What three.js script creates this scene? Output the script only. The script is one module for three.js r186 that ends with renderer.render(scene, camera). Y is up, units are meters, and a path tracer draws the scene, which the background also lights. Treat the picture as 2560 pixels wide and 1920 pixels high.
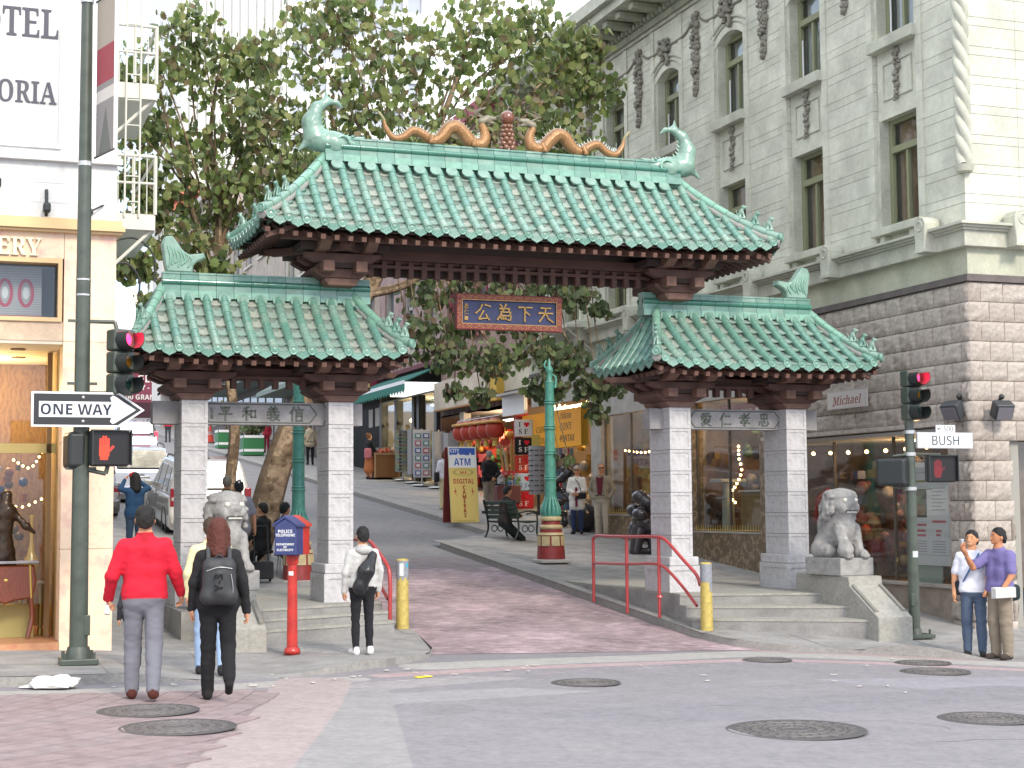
import * as THREE from 'three';
import { mergeGeometries, toCreasedNormals } from 'three/addons/utils/BufferGeometryUtils.js';
import { RoundedBoxGeometry } from 'three/addons/geometries/RoundedBoxGeometry.js';
import { FontLoader } from 'three/addons/loaders/FontLoader.js';
import { TextGeometry } from 'three/addons/geometries/TextGeometry.js';

const scene = new THREE.Scene();
// ---------------------------------------------------------------- camera
const camera = new THREE.PerspectiveCamera(27.66, 4 / 3, 0.1, 900);
camera.position.set(-8, 1.8, 21.83);
camera.rotation.set(THREE.MathUtils.degToRad(4.458), THREE.MathUtils.degToRad(-19.92), THREE.MathUtils.degToRad(-0.4418), 'YXZ');
scene.add(camera);
// ---------------------------------------------------------------- renderer, exposure
const renderer = new THREE.WebGLRenderer();
renderer.toneMapping = THREE.LinearToneMapping;
renderer.toneMappingExposure = 1.42;
renderer.shadowMap.enabled = true;
// ---------------------------------------------------------------- sky: bright thin overcast with a few pale blue gaps
{
  const W = 512, H = 256, d = new Float32Array(W * H * 4);
  const h2 = (x, y, p) => { x = ((x % p) + p) % p; let n = (x * 374761393 + y * 668265263) | 0; n = Math.imul(n ^ (n >>> 13), 1274126177); return ((n ^ (n >>> 16)) >>> 0) / 4294967295; };
  const vn = (x, y, p) => { const xi = Math.floor(x), yi = Math.floor(y), f = x - xi, g = y - yi, a = f * f * (3 - 2 * f), b = g * g * (3 - 2 * g); return (h2(xi, yi, p) * (1 - a) + h2(xi + 1, yi, p) * a) * (1 - b) + (h2(xi, yi + 1, p) * (1 - a) + h2(xi + 1, yi + 1, p) * a) * b; };
  for (let j = 0; j < H; j++) for (let i = 0; i < W; i++) {
    const u = i / W, v = j / H, k = (j * W + i) * 4;
    let n = 0, a = .5, p = 16; for (let o = 0; o < 5; o++) { n += a * vn(u * p, v * p * .7 + 7 * o, p); a *= .5; p *= 2; }
    const c = Math.min(1, Math.max(0, (n - .34) * 5));
    const up = v > .5 ? 1 : .55;                       // below the horizon: light bounced off the town
    d[k] = (.9 + .6 * c) * up; d[k + 1] = (1.12 + .4 * c) * up; d[k + 2] = (1.45 + .12 * c) * up; d[k + 3] = 1;
  }
  const t = new THREE.DataTexture(d, W, H, THREE.RGBAFormat, THREE.FloatType);
  t.mapping = THREE.EquirectangularReflectionMapping; t.magFilter = t.minFilter = THREE.LinearFilter; t.wrapS = THREE.RepeatWrapping; t.needsUpdate = true;
  scene.background = t; scene.environment = t;
}
// ---------------------------------------------------------------- sun: veiled, high behind the camera's right shoulder
const sun = new THREE.DirectionalLight(0xfff3e2, 2.3);
sun.position.set(6, 27, 34); sun.target.position.set(0, 2, -2); scene.add(sun, sun.target);
sun.castShadow = true; sun.shadow.radius = 24; sun.shadow.mapSize.set(2048, 2048);
Object.assign(sun.shadow.camera, { left: -45, right: 45, top: 45, bottom: -45, near: 1, far: 160 });

// ================================================================ helpers
let seed = 7;
const rnd = () => { seed = (Math.imul(seed, 1664525) + 1013904223) | 0; return (seed >>> 0) / 4294967296; };
const rr = (a, b) => a + (b - a) * rnd();
const V = (x, y, z) => new THREE.Vector3(x, y, z);
const hsh = (x, y, z) => { let n = (Math.imul(x, 374761393) + Math.imul(y, 668265263) + Math.imul(z, 2147483647 - 1013)) | 0; n = Math.imul(n ^ (n >>> 13), 1274126177); return ((n ^ (n >>> 16)) >>> 0) / 4294967295; };
const sm = (t) => t * t * (3 - 2 * t);
function n3(x, y, z) {
  const X = Math.floor(x), Y = Math.floor(y), Z = Math.floor(z), a = sm(x - X), b = sm(y - Y), c = sm(z - Z);
  const L = (p, q, t) => p + (q - p) * t, h = (i, j, k) => hsh(X + i, Y + j, Z + k);
  return L(L(L(h(0, 0, 0), h(1, 0, 0), a), L(h(0, 1, 0), h(1, 1, 0), a), b), L(L(h(0, 0, 1), h(1, 0, 1), a), L(h(0, 1, 1), h(1, 1, 1), a), b), c) * 2 - 1;
}
const used = {};
const numbered = (n) => { const c = used[n] = (used[n] ?? -1) + 1; return c ? `${n}_${String(c).padStart(3, '0')}` : n; };
function tag(o, label, category, group, kind) {
  if (label) o.userData.label = label; if (category) o.userData.category = category; if (group) o.userData.group = group; if (kind) o.userData.kind = kind; return o;
}
function thing(name, label, category, pos = [0, 0, 0], turn = 0, group) {
  const o = new THREE.Group(); o.name = numbered(name); o.position.set(...pos); o.rotation.y = turn; scene.add(o);
  return tag(o, label, category, group);
}
function sub(name, parent) { const o = new THREE.Group(); o.name = name; parent.add(o); return o; }
function norm(g) {   // same attributes everywhere so that pieces can be merged
  if (g.index) g = g.toNonIndexed();
  for (const k of Object.keys(g.attributes)) if (!['position', 'normal', 'uv', 'color'].includes(k)) g.deleteAttribute(k);
  if (!g.attributes.normal) g.computeVertexNormals();
  if (!g.attributes.uv) g.setAttribute('uv', new THREE.BufferAttribute(new Float32Array(g.attributes.position.count * 2), 2));
  return g;
}
const mrg = (l) => (l.length === 1 ? norm(l[0]) : mergeGeometries(l.map(norm)));
function uvm(g) {   // uv in metres, projected along the main direction of each face
  g = norm(g); const p = g.attributes.position, n = g.attributes.normal, u = g.attributes.uv;
  for (let i = 0; i < p.count; i++) {
    const a = Math.abs(n.getX(i)), b = Math.abs(n.getY(i)), c = Math.abs(n.getZ(i));
    if (b >= a && b >= c) u.setXY(i, p.getX(i), p.getZ(i)); else if (a >= c) u.setXY(i, p.getZ(i), p.getY(i)); else u.setXY(i, p.getX(i), p.getY(i));
  }
  return g;
}
function mesh(name, geo, mat, parent = scene, keepUV) {
  let g = Array.isArray(geo) ? mrg(geo) : geo;
  if (!keepUV && !g.userData.uvd) { g = uvm(g); g.userData.uvd = 1; }
  const m = new THREE.Mesh(g, mat); m.name = parent === scene ? numbered(name) : name; m.castShadow = m.receiveShadow = true; parent.add(m); return m;
}
const struct = (name, geo, mat, keepUV) => tag(mesh(name, geo, mat, scene, keepUV), null, null, null, 'structure');
const tr = (g, x = 0, y = 0, z = 0) => g.translate(x, y, z);
const box = (w, h, d, x = 0, y = 0, z = 0) => tr(new THREE.BoxGeometry(w, h, d), x, y, z);
const b6 = (x0, x1, y0, y1, z0, z1) => box(x1 - x0, y1 - y0, z1 - z0, (x0 + x1) / 2, (y0 + y1) / 2, (z0 + z1) / 2);
const rbox = (w, h, d, r, x = 0, y = 0, z = 0, s = 2) => tr(new RoundedBoxGeometry(w, h, d, s, Math.min(r, w / 2.01, h / 2.01, d / 2.01)), x, y, z);
const cyl = (r0, r1, h, x = 0, y = 0, z = 0, s = 20) => tr(new THREE.CylinderGeometry(r0, r1, h, s), x, y, z);   // y is the middle
const sph = (r, x = 0, y = 0, z = 0, w = 16, h = 12) => tr(new THREE.SphereGeometry(r, w, h), x, y, z);
const lathe = (pts, s = 24) => new THREE.LatheGeometry(pts.map((p) => new THREE.Vector2(p[0], p[1])), s);
function rod(a, b, r, s = 10, r2 = r) {   // straight bar from a to b
  const A = V(...a), B = V(...b), d = B.clone().sub(A), g = new THREE.CylinderGeometry(r2, r, d.length(), s);
  g.applyQuaternion(new THREE.Quaternion().setFromUnitVectors(V(0, 1, 0), d.clone().normalize())); const m = A.add(B).multiplyScalar(.5); return g.translate(m.x, m.y, m.z);
}
const tube = (pts, r, seg = 24, rs = 8, closed = false) => new THREE.TubeGeometry(new THREE.CatmullRomCurve3(pts.map((p) => V(...p)), closed), seg, r, rs, closed);
function vtube(pts, rf, seg, rs = 10) {   // tube whose radius changes along its length, closed at both ends
  const c = new THREE.CatmullRomCurve3(pts.map((p) => V(...p))), g = new THREE.TubeGeometry(c, seg, 1, rs), p = g.attributes.position;
  for (let i = 0; i <= seg; i++) { const q = c.getPointAt(i / seg), r = Math.max(.0005, rf(i / seg)); for (let j = 0; j <= rs; j++) { const k = i * (rs + 1) + j; p.setXYZ(k, q.x + (p.getX(k) - q.x) * r, q.y + (p.getY(k) - q.y) * r, q.z + (p.getZ(k) - q.z) * r); } }
  g.computeVertexNormals(); return g;
}
function prism(pts, depth, bevel = 0) {   // outline in x,y pulled along z
  const s = new THREE.Shape(pts.map((p) => new THREE.Vector2(p[0], p[1])));
  return new THREE.ExtrudeGeometry(s, { depth, bevelEnabled: bevel > 0, bevelSize: bevel, bevelThickness: bevel, bevelOffset: -bevel, bevelSegments: 1, curveSegments: 8 });
}
function slab(pts, y0, y1) {   // polygon in x,z (any order) between two heights
  const s = new THREE.Shape(pts.map((p) => new THREE.Vector2(p[0], -p[1])));
  return tr(new THREE.ExtrudeGeometry(s, { depth: y1 - y0, bevelEnabled: false }).rotateX(-Math.PI / 2), 0, y0, 0);
}
const rotX = (g, a) => g.rotateX(a), rotY = (g, a) => g.rotateY(a), rotZ = (g, a) => g.rotateZ(a);
// ---------------------------------------------------------------- textures
function field(size, base, oct, s0, gain = .55) {   // tileable noise 0..1
  const f = new Float32Array(size * size); let amp = 1, tot = 0, p = base;
  for (let o = 0; o < oct; o++) {
    for (let y = 0; y < size; y++) for (let x = 0; x < size; x++) {
      const X = x / size * p, Y = y / size * p, xi = Math.floor(X), yi = Math.floor(Y), a = sm(X - xi), b = sm(Y - yi), x1 = (xi + 1) % p, y1 = (yi + 1) % p;
      f[y * size + x] += amp * ((hsh(xi, yi, s0 + o) * (1 - a) + hsh(x1, yi, s0 + o) * a) * (1 - b) + (hsh(xi, y1, s0 + o) * (1 - a) + hsh(x1, y1, s0 + o) * a) * b);
    }
    tot += amp; amp *= gain; p *= 2;
  }
  for (let i = 0; i < f.length; i++) f[i] /= tot; return f;
}
function dtex(size, fn, srgb = true) {
  const d = new Uint8Array(size * size * 4);
  for (let i = 0; i < size * size; i++) { const c = fn(i, i % size, (i / size) | 0); for (let k = 0; k < 3; k++) d[i * 4 + k] = Math.max(0, Math.min(255, c[k] * 255)); d[i * 4 + 3] = 255; }
  const t = new THREE.DataTexture(d, size, size); t.wrapS = t.wrapT = THREE.RepeatWrapping; t.magFilter = THREE.LinearFilter; t.minFilter = THREE.LinearMipmapLinearFilter; t.generateMipmaps = true;
  if (srgb) t.colorSpace = THREE.SRGBColorSpace; t.needsUpdate = true; return t;
}
const F1 = field(512, 8, 6, 1), F2 = field(512, 32, 5, 9), F3 = field(512, 4, 4, 21), F4 = field(512, 128, 2, 31);
const g3 = (v) => [v, v, v];
const T = {
  grain: dtex(512, (i) => g3(.9 + .16 * (F2[i] - .5) + .1 * (F1[i] - .5) + .1 * (F4[i] - .5))),
  mottle: dtex(512, (i) => g3(.88 + .24 * (F1[i] - .5) + .12 * (F4[i] - .5))),
  soft: dtex(512, (i) => g3(.92 + .22 * (F3[i] - .5) + .1 * (F2[i] - .5))),
  marble: dtex(512, (i) => { const a = F1[i], b = F2[i], v = Math.max(0, (a - .52) * 5), w = Math.max(0, (b - .55) * 3); return [.97 - .04 * v, .87 - .09 * v - .06 * w, .77 - .05 * v - .08 * w]; }),
  brown: dtex(512, (i, x, y) => { const a = F1[i], b = F3[(i + 9000) % 262144], s = Math.abs(Math.sin((a * 9 + b * 5))); return [.62 - .22 * s, .54 - .2 * s, .45 - .2 * s]; }),
  wood: dtex(512, (i, x, y) => { const v = .5 + .5 * Math.sin(x * .18 + F1[i] * 16); return [.9 - .25 * v * F2[i], .85 - .3 * v * F2[i], .8 - .35 * v * F2[i]]; }),
  bumpF: dtex(512, (i) => g3(F2[i]), false), bumpG: dtex(512, (i) => g3(F4[i] * .7 + F2[i] * .3), false), bumpR: dtex(512, (i) => g3(F1[i]), false),
  bark: dtex(512, (i, x) => { const v = F1[i], p = F3[i] > .55 ? .18 : 0; return [.62 + p + .5 * (v - .5), .55 + p + .5 * (v - .5), .46 + p + .45 * (v - .5)]; }),
  cloth: dtex(512, (i, x, y) => g3(.94 + .08 * (F4[i] - .5) + .12 * (F3[i] - .5) + .02 * Math.sin(x * 1.6) * Math.sin(y * 1.6))),
};
const tcache = {};
function tx(name, m) { const k = name + m; if (!tcache[k]) { const t = T[name].clone(); t.repeat.set(1 / m, 1 / m); t.needsUpdate = true; tcache[k] = t; } return tcache[k]; }
const col = (c) => (Array.isArray(c) ? new THREE.Color().setRGB(...c) : new THREE.Color(c));
function M(c, o = {}) {
  const p = { color: col(c), roughness: o.r ?? .85, metalness: o.m ?? 0, side: o.side ?? THREE.FrontSide };
  if (o.t) p.map = tx(o.t, o.ts ?? 1); if (o.b) { p.bumpMap = tx(o.bt ?? 'bumpF', o.bs ?? o.ts ?? 1); p.bumpScale = o.b; }
  if (o.cc) { p.clearcoat = o.cc; p.clearcoatRoughness = o.ccr ?? .15; } if (o.vc) p.vertexColors = true;
  if (o.e) { p.emissive = col(o.e); p.emissiveIntensity = o.ei ?? 1; } if (o.sheen) { p.sheen = o.sheen; p.sheenRoughness = .6; }
  if (o.tr) { p.transmission = o.tr; p.thickness = 0; p.ior = o.ior ?? 1.5; }
  const ph = o.cc || o.tr || o.sheen; return new (ph ? THREE.MeshPhysicalMaterial : THREE.MeshStandardMaterial)(p);
}
function canvasTex(w, h, draw) {
  const c = document.createElement('canvas'); c.width = w; c.height = h; const x = c.getContext('2d'); draw(x, w, h);
  const t = new THREE.CanvasTexture(c); t.colorSpace = THREE.SRGBColorSpace; t.anisotropy = 8; return t;
}
// flat printed panel w x h in the xy plane, facing +z
function panelGeo(w, h) { const g = new THREE.PlaneGeometry(w, h); g.userData.uvd = 1; return g; }
const printMat = (t, o = {}) => new THREE.MeshStandardMaterial({ map: t, roughness: o.r ?? .55, ...(o.e ? { emissive: 0xffffff, emissiveMap: t, emissiveIntensity: o.e } : {}) });
const fonts = {};
for (const k of ['sans_bold', 'serif_bold', 'sans_regular']) fonts[k] = await new FontLoader().loadAsync(`fonts/droid/droid_${k}.typeface.json`);
function text(s, font, size, depth, align = 'c') {
  const g = new TextGeometry(s, { font: fonts[font], size, depth, curveSegments: 4, bevelEnabled: false }); g.computeBoundingBox(); const b = g.boundingBox;
  return g.translate(align === 'c' ? -(b.min.x + b.max.x) / 2 : align === 'r' ? -b.max.x : -b.min.x, -(b.min.y + b.max.y) / 2, 0);
}
// ---------------------------------------------------------------- blobs: tapered capsules and ellipsoids joined smoothly, meshed as one surface
// prim: [ax,ay,az, bx,by,bz, ra, rb, colour]  or  {e:[x,y,z], r:[rx,ry,rz], c}
const segD = (p, q, x, y, z) => { const bx = p[3] - p[0], by = p[4] - p[1], bz = p[5] - p[2], l = bx * bx + by * by + bz * bz || 1e-9; let t = ((x - p[0]) * bx + (y - p[1]) * by + (z - p[2]) * bz) / l; t = t < 0 ? 0 : t > 1 ? 1 : t; const dx = x - p[0] - bx * t, dy = y - p[1] - by * t, dz = z - p[2] - bz * t; return Math.sqrt(dx * dx + dy * dy + dz * dz) - (p[6] + (p[7] - p[6]) * t); };
const ellD = (p, x, y, z) => { const a = (x - p.e[0]) / p.r[0], b = (y - p.e[1]) / p.r[1], c = (z - p.e[2]) / p.r[2], k = Math.sqrt(a * a + b * b + c * c), kk = Math.sqrt((a / p.r[0]) ** 2 + (b / p.r[1]) ** 2 + (c / p.r[2]) ** 2); return kk < 1e-6 ? -Math.min(...p.r) : k * (k - 1) / kk; };
const pD = (p, x, y, z) => (p.e ? ellD(p, x, y, z) : segD(p, 0, x, y, z));
function blob(prims, cell, { k = .03, noise = 0, nf = 9, cut = null, ny_ = 1 } = {}) {
  const lo = [1e9, 1e9, 1e9], hi = [-1e9, -1e9, -1e9], bb = prims.map((p) => {
    const r = p.e ? null : Math.max(p[6], p[7]); const b = p.e ? [0, 1, 2].map((i) => [p.e[i] - p.r[i], p.e[i] + p.r[i]]) : [0, 1, 2].map((i) => [Math.min(p[i], p[i + 3]) - r, Math.max(p[i], p[i + 3]) + r]);
    b.forEach((v, i) => { lo[i] = Math.min(lo[i], v[0]); hi[i] = Math.max(hi[i], v[1]); }); return b;
  });
  const pad = cell * 2 + noise + k * .3, N = [0, 1, 2].map((i) => Math.ceil((hi[i] - lo[i] + 2 * pad) / cell) + 1), o = lo.map((v) => v - pad), [nx, ny, nz] = N;
  const F = new Float32Array(nx * ny * nz).fill(.2), mg = k + 2.5 * cell + noise;
  prims.forEach((p, q) => {
    const r = bb[q].map((v, i) => [Math.max(0, Math.floor((v[0] - mg - o[i]) / cell)), Math.min(N[i] - 1, Math.ceil((v[1] + mg - o[i]) / cell))]);
    const kk = p.k ?? k;
    for (let z = r[2][0]; z <= r[2][1]; z++) for (let y = r[1][0]; y <= r[1][1]; y++) for (let x = r[0][0]; x <= r[0][1]; x++) {
      const d = pD(p, o[0] + x * cell, o[1] + y * cell, o[2] + z * cell), i = (z * ny + y) * nx + x, f = F[i], h = Math.max(0, kk - Math.abs(d - f)) / kk; F[i] = Math.min(d, f) - h * h * kk * .25;
    }
  });
  if (noise || cut) for (let z = 0, i = 0; z < nz; z++) for (let y = 0; y < ny; y++) for (let x = 0; x < nx; x++, i++) { if (F[i] > .1) continue; const X = o[0] + x * cell, Y = o[1] + y * cell, Z = o[2] + z * cell; if (noise) F[i] += noise * (n3(X * nf, Y * nf * ny_, Z * nf) * .7 + n3(X * nf * 2.3 + 9, Y * nf * 2.3 * ny_, Z * nf * 2.3) * .4); if (cut) F[i] = Math.max(F[i], cut(X, Y, Z)); }
  const id = new Int32Array(nx * ny * nz).fill(-1), P = [], I = [], S = [1, nx, nx * ny];
  for (let z = 0; z < nz - 1; z++) for (let y = 0; y < ny - 1; y++) for (let x = 0; x < nx - 1; x++) {
    const i = (z * ny + y) * nx + x; let n = 0, sx = 0, sy = 0, sz = 0, m = 0; const v = [];
    for (let c = 0; c < 8; c++) { v[c] = F[i + (c & 1) + (c & 2 ? nx : 0) + (c & 4 ? nx * ny : 0)]; if (v[c] < 0) m |= 1 << c; }
    if (m === 0 || m === 255) continue;
    for (let a = 0; a < 8; a++) for (let s = 1; s < 8; s <<= 1) { const b = a | s; if (b === a) continue; if ((v[a] < 0) !== (v[b] < 0)) { const t = v[a] / (v[a] - v[b]); n++; sx += (a & 1) + (s === 1 ? t : 0); sy += ((a >> 1) & 1) + (s === 2 ? t : 0); sz += ((a >> 2) & 1) + (s === 4 ? t : 0); } }
    id[i] = P.length / 3; P.push(o[0] + (x + sx / n) * cell, o[1] + (y + sy / n) * cell, o[2] + (z + sz / n) * cell);
  }
  for (let z = 1; z < nz - 1; z++) for (let y = 1; y < ny - 1; y++) for (let x = 1; x < nx - 1; x++) {
    const i = (z * ny + y) * nx + x;
    for (let a = 0; a < 3; a++) { const s = F[i] < 0; if (s === (F[i + S[a]] < 0)) continue; const b = S[(a + 1) % 3], c = S[(a + 2) % 3], q = [id[i], id[i - b], id[i - b - c], id[i - c]]; if (q.some((w) => w < 0)) continue; if (s) I.push(q[0], q[1], q[2], q[0], q[2], q[3]); else I.push(q[0], q[2], q[1], q[0], q[3], q[2]); }
  }
  const g = new THREE.BufferGeometry(); g.setAttribute('position', new THREE.BufferAttribute(new Float32Array(P), 3)); g.setIndex(I); g.computeVertexNormals();
  const cs = prims.map((p) => col((p.e ? p.c : p[8]) ?? 0xffffff)), C = new Float32Array(P.length);
  for (let i = 0; i < P.length; i += 3) { let bd = 1e9, b = 0; for (let q = 0; q < prims.length; q++) { const d = pD(prims[q], P[i], P[i + 1], P[i + 2]); if (d < bd) { bd = d; b = q; } } cs[b].toArray(C, i); }
  g.setAttribute('color', new THREE.BufferAttribute(C, 3)); return g;
}
// ================================================================ ground
const lin = (pts, x) => { if (x <= pts[0][0]) return pts[0][1]; for (let i = 1; i < pts.length; i++) if (x <= pts[i][0]) { const t = (x - pts[i - 1][0]) / (pts[i][0] - pts[i - 1][0]); return pts[i - 1][1] + t * (pts[i][1] - pts[i - 1][1]); } return pts[pts.length - 1][1]; };
const cl = (v, a, b) => Math.max(a, Math.min(b, v));
const bushY = (x) => -.15 - .026 * cl(x, -40, 40);
const grantY = (x, z) => (z <= -1 ? -.03 - .083 * z : .053 + (bushY(x) - .053) * cl((z + 1) / 3.5, 0, 1));
const KL = [[-60, 5.7], [-16, 5.6], [-7.3, 5.45], [-6.3, 5.2], [-4.6, 5.05], [-3.8, 4.6], [-2.9, 3.75], [-2.3, 3.0], [-1.95, 2.0], [-1.85, 1.0]];
const KR = [[2.2, 1.4], [2.35, 2.1], [2.8, 2.7], [3.5, 3.1], [4.65, 4.2], [6, 4.9], [9, 5.6], [16, 6], [60, 6.2]];
const kh = [[-6.2, .1], [-5.5, .006], [-4.6, .006], [-3.6, .11], [-2.9, .09], [-2.2, .05], [-1.85, .08]];
const leftY = (x, z) => (z <= 0 ? .12 - .083 * z : Math.max(.12 - .06 * z - .05 * (x + 3.2) * Math.min(1, z / 3), bushY(x) + lin(kh, x)));
const khR = [[2.2, .05], [2.9, .006], [3.6, .02], [4.1, .15], [4.5, .13], [5.0, .006]];
const rightY = (x, z) => { const f = cl((z - (lin(KR, x) - 1.4)) / 1.4, 0, 1); return z <= 0 ? .1 - .083 * z : Math.max(.1 - .083 * z - .02 * (x - 2.2) * Math.min(1, z / 4.3), bushY(x) + .006, bushY(x) + lin(khR, x) * f); };
function sheet(xs, zf, yf) {   // grid: for each x a list of z
  const rows = xs.map((x) => zf(x).map((z) => [x, yf(x, z), z])), P = [], I = [], n = rows[0].length;
  rows.forEach((r) => r.forEach((p) => P.push(...p)));
  for (let i = 0; i < rows.length - 1; i++) for (let j = 0; j < n - 1; j++) { const a = i * n + j; I.push(a, a + 1, a + n, a + 1, a + n + 1, a + n); }
  const g = new THREE.BufferGeometry(); g.setAttribute('position', new THREE.Float32BufferAttribute(P, 3)); g.setIndex(I); g.computeVertexNormals();
  if (g.attributes.normal.getY(0) < 0) { const ix = g.index.array; for (let i = 0; i < ix.length; i += 3) { const t = ix[i]; ix[i] = ix[i + 1]; ix[i + 1] = t; } g.computeVertexNormals(); } return g;
}
const range = (a, b, n) => Array.from({ length: n + 1 }, (_, i) => a + (b - a) * i / n);
function skirt(pts, yf, drop) { const P = [], I = []; pts.forEach(([x, z]) => { const y = yf(x, z); P.push(x, y, z, x, y - drop, z); }); for (let i = 0; i < pts.length - 1; i++) { const a = i * 2; I.push(a, a + 1, a + 2, a + 1, a + 3, a + 2); } const g = new THREE.BufferGeometry(); g.setAttribute('position', new THREE.Float32BufferAttribute(P, 3)); g.setIndex(I); g.computeVertexNormals(); return g; }
// far terrain rising with the hill
struct('terrain', sheet(range(-420, 420, 40), () => range(-520, 60, 58), (x, z) => (z < 0 ? -.6 - .083 * Math.max(z, -190) : -.6 - .02 * z)), M([.2, .19, .18], { t: 'grain', ts: 6 }));
// Bush street asphalt with its patches, cracks, gutter and painted red border
{
  const X0 = -16, X1 = 12, Z0 = 2.2, Z1 = 22.2, W = 2048, H = 1463, k = W / (X1 - X0), px = (x) => (x - X0) * k, pz = (z) => (z - Z0) * k;
  const t = canvasTex(W, H, (c) => {
    c.fillStyle = '#807c7f'; c.fillRect(0, 0, W, H);
    const poly = (pts, f) => { c.fillStyle = f; c.beginPath(); pts.forEach(([x, z], i) => (i ? c.lineTo(px(x), pz(z)) : c.moveTo(px(x), pz(z)))); c.fill(); };
    const line = (pts, f, w) => { c.strokeStyle = f; c.lineWidth = w * k; c.lineCap = 'round'; c.lineJoin = 'round'; c.beginPath(); pts.forEach(([x, z], i) => (i ? c.lineTo(px(x), pz(z)) : c.moveTo(px(x), pz(z)))); c.stroke(); };
    // older lighter repairs and darker new ones
    poly([[-4.4, 5.9], [-2.6, 5.15], [-1.9, 5.5], [-3.7, 6.3]], '#8f8b8b'); poly([[-4.6, 6.8], [-2.4, 6.4], [-1.6, 6.9], [-4.6, 7.7]], '#8d8a8b');
    poly([[-5.9, 11], [-4.3, 6.2], [-3.7, 6.2], [-4.9, 11.2]], '#8b8887'); poly([[1.2, 6.2], [6, 6.6], [6, 8.2], [2.0, 7.6]], '#88858a');
    poly([[.5, 12.6], [3, 10.6], [6, 11.6], [4, 14.5]], '#878488'); poly([[-5, 13], [-3.4, 12.2], [-2.6, 14], [-4.6, 16]], '#78757a'); poly([[-3, 8.4], [3, 7.2], [4, 8], [-2.4, 9.6]], '#7b787c');
    for (let i = 0; i < 26; i++) { const x = rr(-10, 8), z = rr(5.5, 18), r = rr(.1, .5); c.globalAlpha = .22; c.fillStyle = rnd() < .5 ? '#6a676a' : '#959192'; c.beginPath(); c.ellipse(px(x), pz(z), r * k, r * k * rr(.25, .7), rr(0, 3), 0, 7); c.fill(); c.globalAlpha = 1; }
    // pale concrete gutter and the worn red border along the kerb line of the crossing
    line([[-2.6, 4.0], [-1.2, 3.65], [.6, 3.35], [2.2, 3.0], [3.2, 3.6], [5, 5.0], [9, 6.2]], '#9d9a95', .75);
    line([[-3.4, 4.95], [-1.6, 4.35], [.4, 4.05], [1.9, 3.85], [3.2, 4.55], [4.6, 5.75], [8, 6.7]], '#a08c8c', .36);
    line([[-16, 6.1], [-7, 6.0], [-5.2, 5.75], [-3.9, 5.25]], '#9a9692', .5); line([[-4.3, 5.4], [-4.9, 7.4], [-6.1, 10.9], [-8.6, 18.4]], '#9a8d8b', .8);
    line([[2.3, 2.35], [2.9, 2.95], [3.6, 3.35], [4.75, 4.45]], '#a08989', .2);
    for (let i = 0; i < 420; i++) { c.globalAlpha = .3; c.fillStyle = i % 2 ? '#8d7a7b' : '#bdb0ad'; const u = rnd(), x = -4 + 10 * u, z = 4.1 + Math.abs(u - .55) * 3 + rr(-.25, .25); c.fillRect(px(x), pz(z), rr(2, 12), rr(1, 4)); } c.globalAlpha = 1;
    // cracks
    const crack = (x, z, a, n, w) => { const p = [[x, z]]; for (let i = 0; i < n; i++) { a += rr(-.5, .5); x += Math.cos(a) * .14; z += Math.sin(a) * .14; p.push([x, z]); } line(p, '#4c4a4c', w); };
    crack(-1.0, 9.6, -.2, 12, .012); crack(-.4, 10.9, .2, 16, .02); crack(.9, 10.7, -.2, 14, .016); crack(-3.2, 11.9, .5, 7, .02); crack(1.8, 9.4, .1, 12, .014); crack(-1.4, 8.4, .1, 10, .01); crack(.2, 8.3, 0, 10, .012); crack(2.4, 12, .3, 12, .012); crack(-2.2, 13, -.3, 10, .014);
    line([[-2.2, 7.1], [2.4, 6.5], [5, 7.2]], '#716e72', .016); line([[1.6, 9.0], [3.2, 8.3], [6, 8.6]], '#6c696c', .02);
    const im = c.getImageData(0, 0, W, H), d = im.data; for (let i = 0; i < W * H; i++) { const q = ((i / W | 0) % 512) * 512 + (i % W) % 512, n = 1 + .14 * (F4[q] - .5) + .1 * (F1[(q * 3 + 777) % 262144] - .5) + (hsh(i, 3, 5) - .5) * .07; d[i * 4] *= n; d[i * 4 + 1] *= n; d[i * 4 + 2] *= n; } c.putImageData(im, 0, 0);
  });
  const g = sheet(range(X0, X1, 28), () => range(Z0, Z1, 20), (x) => bushY(x)), p = g.attributes.position, u = new Float32Array(p.count * 2);
  for (let i = 0; i < p.count; i++) { u[i * 2] = (p.getX(i) - X0) / (X1 - X0); u[i * 2 + 1] = 1 - (p.getZ(i) - Z0) / (Z1 - Z0); } g.setAttribute('uv', new THREE.BufferAttribute(u, 2));
  struct('road', g, new THREE.MeshStandardMaterial({ map: t, roughness: .9, bumpMap: tx('bumpG', .06), bumpScale: .0015 }), true);
  struct('road', [sheet(range(-90, X0, 6), () => [-4, 40], (x) => bushY(x)), sheet(range(X1, 90, 6), () => [-4, 40], (x) => bushY(x)), sheet(range(X0, X1, 4), () => [Z1, 40], (x) => bushY(x))], M([.2, .19, .195], { t: 'grain', ts: 3 }));
}
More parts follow.
